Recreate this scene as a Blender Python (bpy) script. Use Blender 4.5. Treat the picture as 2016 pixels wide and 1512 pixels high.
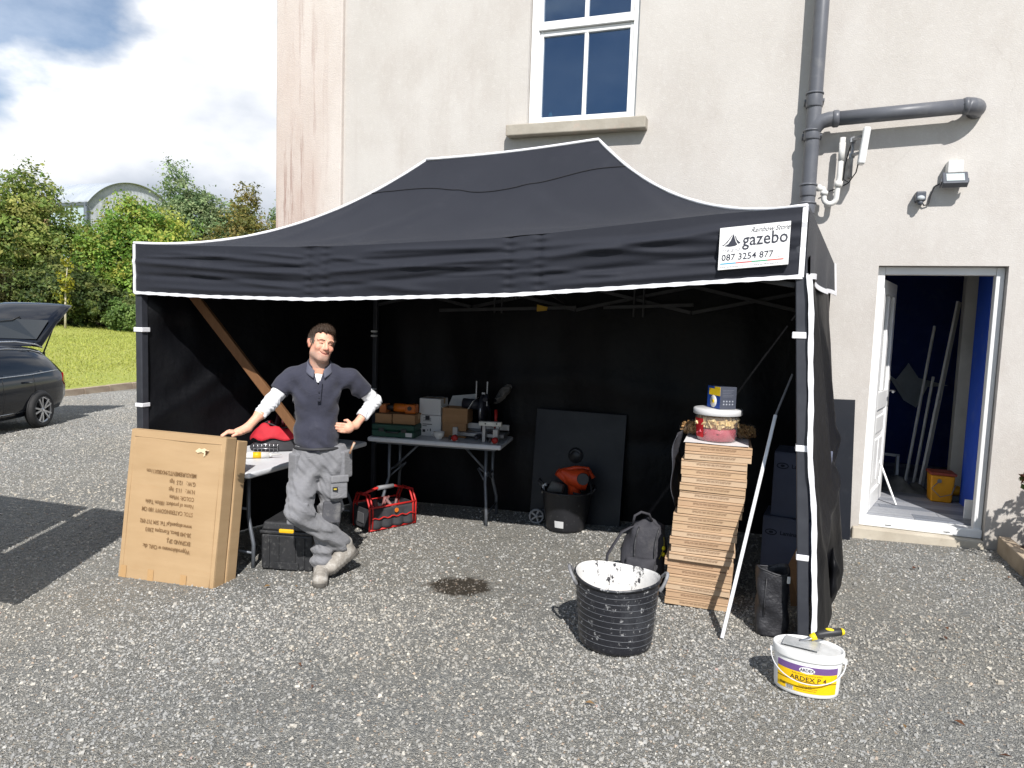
import bpy, bmesh, math, random
import numpy as np
from mathutils import Vector, Matrix, Euler

scene = bpy.context.scene
for o in list(bpy.data.objects):
    bpy.data.objects.remove(o, do_unlink=True)
COL = scene.collection
R = math.radians
PI = math.pi

# ------------------------------------------------------------------ camera
cam_data = bpy.data.cameras.new('camera')
cam = bpy.data.objects.new('camera', cam_data)
COL.objects.link(cam)
cam_data.sensor_width = 36.0
cam_data.lens = 1390.0 / 2016.0 * 36.0
cam_data.clip_start = 0.05
cam_data.clip_end = 3000.0
yaw, pitch, roll = R(20.0), R(4.9), R(1.98)
_f = Vector((-math.sin(yaw) * math.cos(pitch), math.cos(yaw) * math.cos(pitch), -math.sin(pitch)))
_r = Vector((math.cos(yaw), math.sin(yaw), 0))
_u = _r.cross(_f)
_rr = _r * math.cos(roll) + _u * math.sin(roll)
_uu = _rr.cross(_f)
m = Matrix((_rr, _uu, -_f)).transposed().to_4x4()
m.translation = (0.0, 0.0, 1.70)
cam.matrix_world = m
scene.camera = cam

# ------------------------------------------------------------------ light
SUN_TO = Vector((0.47, -0.95, 1.0)).normalized()          # towards the sun
sun_el = math.asin(SUN_TO.z)
sun_az = math.atan2(SUN_TO.x, SUN_TO.y)
sd = bpy.data.lights.new('sun', 'SUN')
sd.energy = 5.0
sd.angle = R(0.53)
sd.color = (1.0, 0.965, 0.925)
sun = bpy.data.objects.new('sun', sd)
COL.objects.link(sun)
sun.rotation_euler = (-SUN_TO).to_track_quat('-Z', 'Y').to_euler()
sun.location = (8, -16, 20)

scene.view_settings.view_transform = 'Standard'
scene.view_settings.look = 'None'
scene.view_settings.exposure = 0.28
scene.view_settings.gamma = 1.0
scene.view_settings.use_curve_mapping = False
scene.cycles.max_bounces = 8
scene.cycles.transparent_max_bounces = 12

world = bpy.data.worlds.new('World')
scene.world = world
world.use_nodes = True
wt = world.node_tree
wt.nodes.clear()
def wn(t, **k):
    n = wt.nodes.new(t)
    for a, b in k.items():
        setattr(n, a, b)
    return n
def wl(a, b): wt.links.new(a, b)
def wmath(op, a, b=None, clamp=False):
    n = wn('ShaderNodeMath', operation=op, use_clamp=clamp)
    for i, v in enumerate((a, b)):
        if v is None: continue
        if isinstance(v, (int, float)): n.inputs[i].default_value = v
        else: wl(v, n.inputs[i])
    return n.outputs[0]
wo = wn('ShaderNodeOutputWorld')
bg = wn('ShaderNodeBackground')
bg.inputs['Strength'].default_value = 0.095
wl(bg.outputs[0], wo.inputs['Surface'])
sky = wn('ShaderNodeTexSky', sky_type='NISHITA')
sky.sun_disc = False
sky.sun_elevation = sun_el
sky.sun_rotation = sun_az
sky.air_density = 1.0
sky.dust_density = 0.15
sky.ozone_density = 1.6
tc = wn('ShaderNodeTexCoord')
def cloud_noise(scale, detail, off, rough=0.55, dist=0.0, stretch=(1.0, 1.0, 1.9)):
    mp = wn('ShaderNodeMapping')
    mp.inputs['Location'].default_value = off
    mp.inputs['Scale'].default_value = stretch
    wl(tc.outputs['Generated'], mp.inputs[0])
    n = wn('ShaderNodeTexNoise')
    n.inputs['Scale'].default_value = scale
    n.inputs['Detail'].default_value = detail
    n.inputs['Roughness'].default_value = rough
    n.inputs['Distortion'].default_value = dist
    wl(mp.outputs[0], n.inputs['Vector'])
    return n.outputs['Fac']
def ramp(fac, stops):
    n = wn('ShaderNodeValToRGB')
    el = n.color_ramp.elements
    el[0].position, el[0].color = stops[0]
    el[1].position, el[1].color = stops[-1]
    for p, c in stops[1:-1]:
        e = el.new(p); e.color = c
    wl(fac, n.inputs[0])
    return n.outputs[0]
g1 = lambda v: (v, v, v, 1)
CO = (12.38, 14.78, 0.61)
CS = 1.7
n1 = cloud_noise(CS, 9, CO, 0.52)
n2 = cloud_noise(CS, 5, (CO[0], CO[1], CO[2] + 0.14), 0.5)          # the same clouds a little higher up
cover = ramp(n1, [(0.475, g1(0)), (0.535, g1(1))])
top = wmath('SUBTRACT', n1, n2)                                        # thinner above: a sunlit head, thicker above: a grey base
lit = wmath('ADD', wmath('MULTIPLY', top, 4.0), 0.40, True)
ccol = ramp(lit, [(0.0, (4.5, 5.0, 5.8, 1)), (0.35, (6.8, 7.2, 7.9, 1)), (0.6, (9.2, 9.4, 9.8, 1)), (0.85, (12.0, 12.0, 12.0, 1))])
wisp = ramp(cloud_noise(3.4, 8, (4.2, 3.1, 0.7), 0.6), [(0.40, g1(0.0)), (0.70, g1(0.62))])
mx0 = wn('ShaderNodeMixRGB'); wl(wisp, mx0.inputs[0]); wl(sky.outputs[0], mx0.inputs[1]); mx0.inputs[2].default_value = (7.6, 8.4, 9.8, 1)
mx = wn('ShaderNodeMixRGB')
wl(cover, mx.inputs[0]); wl(mx0.outputs[0], mx.inputs[1]); wl(ccol, mx.inputs[2])
wl(mx.outputs[0], bg.inputs['Color'])

# ------------------------------------------------------------------ helpers
def S(r, g, b):
    f = lambda c: (c / 255.0) / 12.92 if c <= 10.3 else ((c / 255.0 + 0.055) / 1.055) ** 2.4
    return (f(r), f(g), f(b))

def gz(x, y=0.0):
    """height of the gravel at x"""
    return 0.036 * max(-18.0, min(3.0, x))

MATS = {}
class NT:
    def __init__(s, name):
        s.m = bpy.data.materials.new(name); s.m.use_nodes = True
        s.t = s.m.node_tree; s.t.nodes.clear()
        s.out = s.n('ShaderNodeOutputMaterial')
        s.tc = s.n('ShaderNodeTexCoord')
    def n(s, t, **k):
        x = s.t.nodes.new(t)
        for a, b in k.items(): setattr(x, a, b)
        return x
    def l(s, a, b): s.t.links.new(a, b)
    def math(s, op, a, b=None, c=None, clamp=False):
        n = s.n('ShaderNodeMath', operation=op, use_clamp=clamp)
        for i, v in enumerate((a, b, c)):
            if v is None: continue
            if isinstance(v, (int, float)): n.inputs[i].default_value = v
            else: s.l(v, n.inputs[i])
        return n.outputs[0]
    def noise(s, scale, detail=4, rough=0.55, stretch=(1, 1, 1), off=(0, 0, 0), coord='Object', dist=0.0):
        mp = s.n('ShaderNodeMapping')
        mp.inputs['Scale'].default_value = stretch
        mp.inputs['Location'].default_value = off
        s.l(s.tc.outputs[coord], mp.inputs[0])
        n = s.n('ShaderNodeTexNoise')
        n.inputs['Scale'].default_value = scale
        n.inputs['Detail'].default_value = detail
        n.inputs['Roughness'].default_value = rough
        n.inputs['Distortion'].default_value = dist
        s.l(mp.outputs[0], n.inputs['Vector'])
        return n.outputs['Fac']
    def voronoi(s, scale, feature='F1', out='Distance', stretch=(1, 1, 1), coord='Object'):
        mp = s.n('ShaderNodeMapping'); mp.inputs['Scale'].default_value = stretch
        s.l(s.tc.outputs[coord], mp.inputs[0])
        n = s.n('ShaderNodeTexVoronoi', feature=feature)
        n.inputs['Scale'].default_value = scale
        s.l(mp.outputs[0], n.inputs['Vector'])
        return n.outputs[out]
    def ramp(s, fac, stops, interp='LINEAR'):
        n = s.n('ShaderNodeValToRGB'); n.color_ramp.interpolation = interp
        el = n.color_ramp.elements
        fix = lambda c: (c, c, c, 1) if isinstance(c, (int, float)) else (*c[:3], 1)
        el[0].position = stops[0][0]; el[0].color = fix(stops[0][1])
        el[1].position = stops[-1][0]; el[1].color = fix(stops[-1][1])
        for p, c in stops[1:-1]:
            e = el.new(p); e.color = fix(c)
        s.l(fac, n.inputs[0])
        return n.outputs[0]
    def mix(s, fac, a, b, mode='MIX'):
        n = s.n('ShaderNodeMixRGB', blend_type=mode)
        for i, v in ((0, fac), (1, a), (2, b)):
            if isinstance(v, (int, float)): n.inputs[i].default_value = v if i == 0 else (v, v, v, 1)
            elif isinstance(v, tuple): n.inputs[i].default_value = (*v[:3], 1)
            else: s.l(v, n.inputs[i])
        return n.outputs[0]
    def bump(s, h, strength=0.3, dist=0.01, normal=None):
        n = s.n('ShaderNodeBump'); n.inputs['Strength'].default_value = strength
        n.inputs['Distance'].default_value = dist
        s.l(h, n.inputs['Height'])
        if normal is not None: s.l(normal, n.inputs['Normal'])
        return n.outputs[0]
    def bsdf(s, color, rough=0.6, metal=0.0, spec=0.5, normal=None, coat=0.0, trans=0.0, ior=1.45, sheen=0.0, alpha=None, sss=0.0):
        b = s.n('ShaderNodeBsdfPrincipled')
        def put(k, v):
            if isinstance(v, (int, float)): b.inputs[k].default_value = v
            elif isinstance(v, tuple): b.inputs[k].default_value = (*v[:3], 1)
            else: s.l(v, b.inputs[k])
        put('Base Color', color); put('Roughness', rough); put('Metallic', metal)
        put('Specular IOR Level', spec); put('Coat Weight', coat); put('Transmission Weight', trans); put('IOR', ior); put('Sheen Weight', sheen)
        if alpha is not None: put('Alpha', alpha)
        if sss:
            put('Subsurface Weight', sss); b.inputs['Subsurface Radius'].default_value = (0.02, 0.008, 0.004); b.inputs['Subsurface Scale'].default_value = 0.4
        if normal is not None: s.l(normal, b.inputs['Normal'])
        return b.outputs[0]
    def done(s, sh):
        s.l(sh, s.out.inputs['Surface'])
        return s.m

def mat(name, c, c2=None, scale=6.0, rough=0.6, metal=0.0, spec=0.5, bump=0.0, bscale=80.0, bdist=0.004, coat=0.0, sheen=0.0,
        stretch=(1, 1, 1), detail=5, dirt=0.0, dirtcol=(0.30, 0.28, 0.25), dirtscale=14.0, rvar=0.12, dlo=0.55):
    """mottled procedural surface: two shades of noise, optional dusty patches, fine relief"""
    if name in MATS: return MATS[name]
    if c2 is None: c2 = tuple(v * 0.78 for v in c)
    t = NT(name)
    f = t.ramp(t.noise(scale, detail, 0.6, stretch), [(0.32, 0.0), (0.70, 1.0)])
    col = t.mix(f, c, c2)
    if dirt > 0:
        d = t.ramp(t.noise(dirtscale, 7, 0.68, stretch, (3.3, 1.2, 7.7)), [(dlo, 0.0), (dlo + 0.2, dirt)])
        col = t.mix(d, col, dirtcol)
    rg = t.math('MULTIPLY_ADD', t.noise(scale * 1.7, 4, 0.6, stretch, (9, 2, 4)), rvar * 2, rough - rvar, clamp=True)
    nm = t.bump(t.noise(bscale, 4, 0.6, stretch), bump, bdist) if bump > 0 else None
    MATS[name] = t.done(t.bsdf(col, rg, metal, spec, nm, coat, sheen=sheen))
    return MATS[name]

class MB:
    """collects verts and faces of one piece"""
    def __init__(s): s.v = []; s.f = []; s.smooth = []
    def add(s, verts, faces, M=None, smooth=False):
        k = len(s.v)
        for p in verts:
            p = Vector(p)
            s.v.append(M @ p if M is not None else p)
        for f in faces:
            s.f.append(tuple(k + i for i in f)); s.smooth.append(smooth)
        return s
    def box(s, lo, hi, M=None):
        (a, b, c), (d, e, f) = lo, hi
        V = [(a, b, c), (d, b, c), (d, e, c), (a, e, c), (a, b, f), (d, b, f), (d, e, f), (a, e, f)]
        F = [(0, 3, 2, 1), (4, 5, 6, 7), (0, 1, 5, 4), (1, 2, 6, 5), (2, 3, 7, 6), (3, 0, 4, 7)]
        return s.add(V, F, M)
    def cbox(s, c, d, M=None):
        return s.box([c[i] - d[i] / 2 for i in range(3)], [c[i] + d[i] / 2 for i in range(3)], M)
    def beam(s, p, q, w, h, up=(0, 0, 1)):
        p, q = Vector(p), Vector(q); d = (q - p); L = d.length; d.normalize()
        u = Vector(up); x = d.cross(u)
        if x.length < 1e-4: x = d.cross(Vector((1, 0, 0)))
        x.normalize(); z = x.cross(d)
        M = Matrix((x, d, z)).transposed().to_4x4(); M.translation = p
        return s.box((-w / 2, 0, -h / 2), (w / 2, L, h / 2), M)
    def tube(s, pts, r, n=10, cap=True, smooth=True, flat=None):
        pts = [Vector(p) for p in pts]
        rs = r if isinstance(r, (list, tuple)) else [r] * len(pts)
        k = len(s.v); ref = None
        for i, p in enumerate(pts):
            t = (pts[min(i + 1, len(pts) - 1)] - pts[max(i - 1, 0)])
            if t.length < 1e-9: t = Vector((0, 0, 1))
            t.normalize()
            if ref is None:
                ref = Vector((0, 0, 1)) if abs(t.z) < 0.9 else Vector((1, 0, 0))
            x = t.cross(ref)
            if x.length < 1e-6: x = t.cross(Vector((0.3, 1, 0.2)))
            x.normalize(); y = x.cross(t); ref = y
            for j in range(n):
                a = 2 * PI * j / n
                s.v.append(p + x * (rs[i] * math.cos(a)) + y * (rs[i] * math.sin(a) * (flat or 1.0)))
        for i in range(len(pts) - 1):
            for j in range(n):
                a = k + i * n + j; b = k + i * n + (j + 1) % n
                s.f.append((a, b, b + n, a + n)); s.smooth.append(smooth)
        if cap:
            s.f.append(tuple(k + j for j in range(n))[::-1]); s.smooth.append(False)
            e = k + (len(pts) - 1) * n
            s.f.append(tuple(e + j for j in range(n))); s.smooth.append(False)
        return s
    def lathe(s, prof, n=32, M=None, sx=1.0, sy=1.0, smooth=True, closed=False):
        V = []; F = []
        for (r, z) in prof:
            for j in range(n):
                a = 2 * PI * j / n
                V.append((r * math.cos(a) * sx, r * math.sin(a) * sy, z))
        for i in range(len(prof) - 1):
            for j in range(n):
                a = i * n + j; b = i * n + (j + 1) % n
                F.append((a, b, b + n, a + n))
        s.add(V, F, M, smooth)
        if prof[0][0] > 1e-6 and not closed:
            s.add(V[:n], [tuple(range(n))[::-1]], M)
        if prof[-1][0] > 1e-6 and not closed:
            s.add(V[-n:], [tuple(range(n))], M)
        return s
    def grid(s, fn, nu, nv, smooth=True, closeu=False):
        k = len(s.v)
        for j in range(nv + 1):
            for i in range(nu + 1):
                s.v.append(Vector(fn(i / nu, j / nv)))
        for j in range(nv):
            for i in range(nu):
                a = k + j * (nu + 1) + i
                s.f.append((a, a + 1, a + nu + 2, a + nu + 1)); s.smooth.append(smooth)
        return s
    def prism(s, poly, z0, z1, M=None, smooth=False):
        n = len(poly)
        V = [(x, y, z0) for x, y in poly] + [(x, y, z1) for x, y in poly]
        F = [tuple(range(n))[::-1], tuple(range(n, 2 * n))] + [(i, (i + 1) % n, n + (i + 1) % n, n + i) for i in range(n)]
        return s.add(V, F, M, smooth)
    def sphere(s, c, r, nu=16, nv=10, M=None):
        rx, ry, rz = r if isinstance(r, (tuple, list)) else (r, r, r)
        V = []; F = []
        for j in range(nv + 1):
            p = PI * j / nv
            for i in range(nu):
                a = 2 * PI * i / nu
                V.append((c[0] + rx * math.sin(p) * math.cos(a), c[1] + ry * math.sin(p) * math.sin(a), c[2] - rz * math.cos(p)))
        for j in range(nv):
            for i in range(nu):
                a = j * nu + i; b = j * nu + (i + 1) % nu
                F.append((a, b, b + nu, a + nu))
        return s.add(V, F, M, True)
    def mesh(s, name):
        me = bpy.data.meshes.new(name)
        me.from_pydata([tuple(v) for v in s.v], [], s.f)
        me.polygons.foreach_set('use_smooth', s.smooth)
        me.validate()
        return me
    def build(s, name, material=None, parent=None, bevel=0.0, seg=2, solid=0.0, recalc=False, subsurf=0):
        me = s.mesh(name)
        if recalc:
            b = bmesh.new(); b.from_mesh(me); bmesh.ops.remove_doubles(b, verts=b.verts, dist=1e-5)
            bmesh.ops.recalc_face_normals(b, faces=b.faces); b.to_mesh(me); b.free()
        return link(name, me, material, parent, bevel, seg, solid, subsurf)

def link(name, me, material=None, parent=None, bevel=0.0, seg=2, solid=0.0, subsurf=0):
    o = bpy.data.objects.new(name, me)
    COL.objects.link(o)
    if material is not None: me.materials.append(material)
    if parent is not None: o.parent = parent
    if solid:
        md = o.modifiers.new('thick', 'SOLIDIFY'); md.thickness = solid; md.offset = 0
    if bevel:
        md = o.modifiers.new('bevel', 'BEVEL'); md.width = bevel; md.segments = seg; md.limit_method = 'ANGLE'; md.angle_limit = R(40)
        md.harden_normals = False
    if subsurf:
        md = o.modifiers.new('sub', 'SUBSURF'); md.levels = subsurf; md.render_levels = subsurf
    return o

def thing(name, label, cat, loc=(0, 0, 0), rz=0.0, group=None, rot=None):
    o = bpy.data.objects.new(name, None); COL.objects.link(o)
    o.empty_display_size = 0.1
    o.location = loc
    o.rotation_euler = rot if rot is not None else (0, 0, rz)
    return tag(o, label, cat, group)
def tag(o, label, cat, group=None):
    o['label'] = label; o['category'] = cat
    if group: o['group'] = group
    return o
def struct(o):
    o['kind'] = 'structure'; return o
def stuff(o):
    o['kind'] = 'stuff'; return o
def inst(src, parent, name=None, **kw):
    c = src.copy(); COL.objects.link(c)
    c.parent = parent
    if name: c.name = name
    return c

_bfont = None
def text_geo(string, size, sx=1.0, shear=0.0, bold=0.0, align='LEFT', spacing=1.0):
    cu = bpy.data.curves.new('t', 'FONT'); cu.body = string; cu.size = size
    cu.align_x = align; cu.align_y = 'CENTER'; cu.shear = shear; cu.offset = bold
    cu.space_character = spacing; cu.resolution_u = 2
    o = bpy.data.objects.new('t', cu); COL.objects.link(o)
    dg = bpy.context.evaluated_depsgraph_get()
    me = bpy.data.meshes.new_from_object(o.evaluated_get(dg))
    V = [(v.co.x * sx, v.co.y, 0.0) for v in me.vertices]
    F = [tuple(p.vertices) for p in me.polygons]
    bpy.data.objects.remove(o, do_unlink=True); bpy.data.curves.remove(cu); bpy.data.meshes.remove(me)
    return V, F
def text(name, string, size, material, parent, fn, **k):
    """flat lettering laid on a surface: fn maps (u, v) in metres to a point"""
    V, F = text_geo(string, size, **k)
    b = MB(); b.add([fn(x, y) for x, y, _ in V], F)
    return b.build(name, material, parent)

def npmesh(name, V, F, colors=None, smooth=False):
    """big mesh from numpy arrays; colours per face corner set (one per vertex)"""
    me = bpy.data.meshes.new(name)
    V = np.asarray(V, np.float32); F = np.asarray(F, np.int32)
    n, k = F.shape
    me.vertices.add(len(V)); me.vertices.foreach_set('co', V.ravel())
    me.loops.add(n * k); me.loops.foreach_set('vertex_index', F.ravel())
    me.polygons.add(n)
    me.polygons.foreach_set('loop_start', np.arange(0, n * k, k, dtype=np.int32))
    me.polygons.foreach_set('loop_total', np.full(n, k, np.int32))
    me.polygons.foreach_set('use_smooth', np.full(n, smooth, bool))
    me.update(calc_edges=True)
    if colors is not None:
        ca = me.color_attributes.new('tint', 'FLOAT_COLOR', 'POINT')
        c4 = np.ones((len(V), 4), np.float32); c4[:, :3] = colors
        ca.data.foreach_set('color', c4.ravel())
    return me
# ------------------------------------------------------------------ ground, lawn, kerb
rng = np.random.default_rng(7)
KX = lambda y: -17.5 - 0.17 * (y - 13.4)              # kerb line
def lawn_z(x, y):
    s = KX(y) - x
    return -0.50 + 0.075 * np.clip(s, -5, 27) + 0.02 * np.clip(s - 27, 0, 60)
def ground_z(x, y):
    g = 0.036 * np.clip(x, -18, 3)
    s = KX(y) - x
    return np.where(s > 0.05, lawn_z(x, y) - 0.16, g)

t = NT('gravel bed')
d1 = t.voronoi(105, 'F1', 'Distance'); c1 = t.voronoi(105, 'F1', 'Color')
d2 = t.voronoi(170, 'F1', 'Distance'); c2 = t.voronoi(170, 'F1', 'Color')
hsv = t.n('ShaderNodeSeparateColor'); t.l(c1, hsv.inputs[0])
hsv2 = t.n('ShaderNodeSeparateColor'); t.l(c2, hsv2.inputs[0])
stone = t.ramp(hsv.outputs[0], [(0.0, S(108, 110, 110)), (0.35, S(134, 135, 133)), (0.62, S(150, 150, 146)), (0.82, S(164, 162, 154)), (0.94, S(188, 185, 177)), (1.0, S(176, 152, 128))])
fine = t.ramp(hsv2.outputs[1], [(0.0, S(102, 104, 104)), (0.6, S(137, 137, 134)), (1.0, S(172, 169, 160))])
sel = t.math('GREATER_THAN', t.noise(30, 3), 0.52)
col = t.mix(sel, stone, fine)
col = t.mix(t.ramp(t.noise(7, 6, .75), [(.38, 0.), (.64, .55)]), col, t.mix(1.0, col, (.82, .81, .79), 'MULTIPLY'))
patch = t.ramp(t.noise(0.55, 5, 0.6), [(0.40, 0.0), (0.66, 0.42)])
col = t.mix(patch, col, t.mix(0.4, col, S(172, 160, 136)))
sx_ = t.n('ShaderNodeSeparateXYZ'); t.l(t.tc.outputs['Object'], sx_.inputs[0])
qx = t.math('MULTIPLY', t.math('ADD', sx_.outputs[0], 1.86), 1 / .225); qy = t.math('MULTIPLY', t.math('ADD', sx_.outputs[1], -4.22), 1 / .195)
wr_ = t.math('ADD', t.math('SQRT', t.math('ADD', t.math('MULTIPLY', qx, qx), t.math('MULTIPLY', qy, qy))), t.math('MULTIPLY_ADD', t.noise(9, 5, .7), .9, -.45))
wet = t.ramp(wr_, [(.80, 1.0), (1.05, 0.0)])
col = t.mix(wet, col, t.mix(1.0, col, (.22, .19, .16), 'MULTIPLY'))
col = t.mix(t.ramp(t.noise(.9, 5, .6, (1, 1, 1), (4, 2, 0)), [(.42, 0.), (.68, .5)]), col, t.mix(1.0, col, (.86, .84, .80), 'MULTIPLY'))
h = t.math('SUBTRACT', 1.0, t.math('MINIMUM', t.math('MULTIPLY', d1, 1.4), d2))
t_gr = t.done(t.bsdf(col, 0.88, 0, 0.25, t.bump(h, 0.9, 0.014)))
MATS['gravel'] = t_gr

def axis(lo, hi, fine_lo, fine_hi, step, coarse):
    a = np.arange(fine_lo, fine_hi + 1e-6, step)
    left = fine_lo - np.geomspace(1.0, fine_lo - lo + 1.0, coarse)[1:] + 1.0
    right = fine_hi + np.geomspace(1.0, hi - fine_hi + 1.0, coarse)[1:] - 1.0
    return np.concatenate([left[::-1], a, right])
def sheet(xs, ys, zf):
    X, Y = np.meshgrid(xs, ys)
    Z = zf(X, Y)
    V = np.stack([X, Y, Z], -1).reshape(-1, 3)
    nx, ny = len(xs), len(ys)
    i = (np.arange(ny - 1)[:, None] * nx + np.arange(nx - 1)[None]).ravel()
    F = np.stack([i, i + 1, i + nx + 1, i + nx], -1)
    return V, F
V, F = sheet(axis(-900, 600, -20, 6, 0.4, 30), axis(-600, 1200, -6, 22, 0.5, 30), ground_z)
ground = struct(link('ground', npmesh('ground', V, F, smooth=True), MATS['gravel']))

# loose stones of the gravel: one mass nobody could count
def stones(n, x0, x1, y0, y1, smin, smax, seed, keep=None, pp=(.12, .18, .20, .19, .14, .08, .055, .018, .015, .002)):
    r = np.random.default_rng(seed)
    x = r.uniform(x0, x1, n); y = r.uniform(y0, y1, n)
    if keep is not None:
        k = keep(x, y, r); x = x[k]; y = y[k]; n = len(x)
    s = r.gamma(2.6, 1.0, n); s = smin + (smax - smin) * np.clip(s / 8.0, 0, 1)
    base = np.array([[-1, -1, -1], [1, -1, -1], [1, 1, -1], [-1, 1, -1], [-1, -1, 1], [1, -1, 1], [1, 1, 1], [-1, 1, 1]], float)
    P = base[None] * (1 + r.uniform(-0.42, 0.25, (n, 8, 3)))
    P *= (np.stack([r.uniform(0.7, 1.35, n), r.uniform(0.55, 1.0, n), r.uniform(0.35, 0.7, n)], -1) * s[:, None] * 0.5)[:, None, :]
    P[:, 4:, :2] *= r.uniform(0.45, 0.9, (n, 1, 1))
    a = r.uniform(0, 2 * PI, n); tx = r.normal(0, 0.35, n)
    ca, sa, cb, sb = np.cos(a), np.sin(a), np.cos(tx), np.sin(tx)
    Y0 = P[:, :, 1] * cb[:, None] - P[:, :, 2] * sb[:, None]
    Z0 = P[:, :, 1] * sb[:, None] + P[:, :, 2] * cb[:, None]
    X1 = P[:, :, 0] * ca[:, None] - Y0 * sa[:, None]
    Y1 = P[:, :, 0] * sa[:, None] + Y0 * ca[:, None]
    z = ground_z(x, y) + s * 0.12 + r.uniform(-0.002, 0.004, n)
    V = np.stack([X1 + x[:, None], Y1 + y[:, None], Z0 + z[:, None]], -1)
    F0 = np.array([[0, 3, 2, 1], [4, 5, 6, 7], [0, 1, 5, 4], [1, 2, 6, 5], [2, 3, 7, 6], [3, 0, 4, 7]])
    F = F0[None] + (np.arange(n) * 8)[:, None, None]
    pal = np.array([S(92, 95, 97), S(112, 115, 116), S(128, 130, 129), S(142, 143, 140), S(158, 156, 150), S(178, 170, 154), S(208, 203, 192), S(228, 224, 214), S(190, 158, 124), S(158, 104, 84)])
    pi = r.choice(10, n, p=pp)
    C = pal[pi] * r.uniform(0.85, 1.12, (n, 1))
    C = 0.215 * np.array([1.015, 0.99, 0.94]) * 0.88 + C * np.array([1.0, .985, .95]) * 0.49
    big = np.sin(x * 0.9 + 1.1 * np.sin(y * 0.8)) * np.sin(y * 1.15 + 0.7 * np.sin(x * 1.3))
    C *= (1 + 0.10 * big)[:, None]
    tan = np.clip(np.sin(x * 1.3 + 0.7) * np.sin(y * 1.7 + x * 0.6) + 0.15, 0, 1)[:, None] * 0.35
    C = C * (1 - tan) + C * np.array([1.12, 1.0, 0.80]) * tan
    # spilt water: dark wet patch with a ragged edge and a tail
    ex = (x + 1.86 - 0.3 * (y - 4.22)) / 0.215; ey = (y - 4.22) / 0.185
    w = np.sqrt(ex ** 2 + ey ** 2) + r.normal(0, 0.16, n) + 0.22 * np.sin(7 * np.arctan2(ey, ex))
    ex2 = (x + 1.60 - 0.6 * (y - 4.34)) / 0.10; ey2 = (y - 4.34) / 0.03
    w = np.minimum(w, np.sqrt(ex2 ** 2 + ey2 ** 2) + r.normal(0, 0.15, n))
    C = np.where((w < 1)[:, None], C * np.array([0.27, 0.23, 0.19]), C)
    return V.reshape(-1, 3), F.reshape(-1, 4), np.repeat(C, 8, 0)
def kp_near(x, y, r):
    d = np.hypot(x, y)
    return (d > 1.2) & (d < 7.4) & (r.uniform(0, 1, len(x)) < np.clip(1.25 - d / 7.0, 0.25, 1) * np.clip(0.72 + 0.5 * np.sin(x * 1.7 + 2 * np.sin(y)) * np.sin(y * 1.3 + x), 0.35, 1)) & (y < 6.35) & (np.arctan2(x, y) > -1.02) & (np.arctan2(x, y) < 0.36)
def kp_far(x, y, r):
    d = np.hypot(x, y)
    a = np.arctan2(x, y)
    return (d > 6.0) & (d < 23) & (x > KX(y) + .12) & (a > -1.05) & (a < -0.55) & (x < -4.6)
Va, Fa, Ca = stones(285000, -7.0, 2.6, 0.8, 6.36, 0.004, 0.020, 3, kp_near)
Vb, Fb, Cb = stones(140000, -18.6, -4.6, 2.5, 19.5, 0.010, 0.028, 5, kp_far)
Vc, Fc, Cc = stones(1700, -7.0, 2.6, 0.8, 6.36, 0.008, 0.036, 13, kp_near, (.10, .14, .14, .14, .16, .16, .08, .02, .06, .0))
t = NT('loose stone')
at = t.n('ShaderNodeAttribute'); at.attribute_name = 'tint'
colr = t.mix(t.ramp(t.noise(160, 3), [(0.35, 0.0), (0.7, 0.35)]), at.outputs['Color'], t.mix(0.5, at.outputs['Color'], 0.62))
MATS['stone'] = t.done(t.bsdf(colr, 0.85, 0, 0.3, t.bump(t.noise(420, 2), 0.25, 0.002)))
me = npmesh('gravel_stones', np.concatenate([Va, Vb, Vc]), np.concatenate([Fa, Fb + len(Va), Fc + len(Va) + len(Vb)]), np.concatenate([Ca, Cb, Cc]))
gs = stuff(tag(link('gravel_stones', me, MATS['stone']), 'loose grey and tan gravel stones covering the yard', 'gravel'))

# lawn
t = NT('mown grass')
g = t.mix(t.ramp(t.noise(0.35, 5, 0.6), [(0.35, 0.0), (0.65, 1.0)]), (0.33, 0.39, 0.085), (0.43, 0.45, 0.12))
g = t.mix(t.ramp(t.noise(9, 6, 0.7, (1, 2.6, 1)), [(0.4, 0.0), (0.75, 0.6)]), g, (0.50, 0.45, 0.16))
g = t.mix(t.ramp(t.noise(24, 4, 0.7), [(0.45, 0.0), (0.8, 0.5)]), g, (0.20, 0.23, 0.05))
MATS['lawn'] = t.done(t.bsdf(g, 0.85, 0, 0.2, t.bump(t.noise(40, 5, 0.7), 0.9, 0.05)))
xs = np.concatenate([-np.geomspace(1, 420, 40)[::-1] + 1, [0.0]]) ; xs = np.unique(xs)
ys = np.concatenate([np.linspace(-40, 60, 90), np.geomspace(62, 700, 14)])
S_, Y_ = np.meshgrid(xs, ys)
X_ = KX(Y_) - 0.14 + S_
V = np.stack([X_, Y_, lawn_z(X_, Y_) + 0.03 * np.sin(X_ * 0.6) * np.sin(Y_ * 0.45)], -1).reshape(-1, 3)
nx, ny = len(xs), len(ys)
i = (np.arange(ny - 1)[:, None] * nx + np.arange(nx - 1)[None]).ravel()
lawn = struct(link('lawn', npmesh('lawn', V, np.stack([i, i + 1, i + nx + 1, i + nx], -1), smooth=True), MATS['lawn']))
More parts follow.
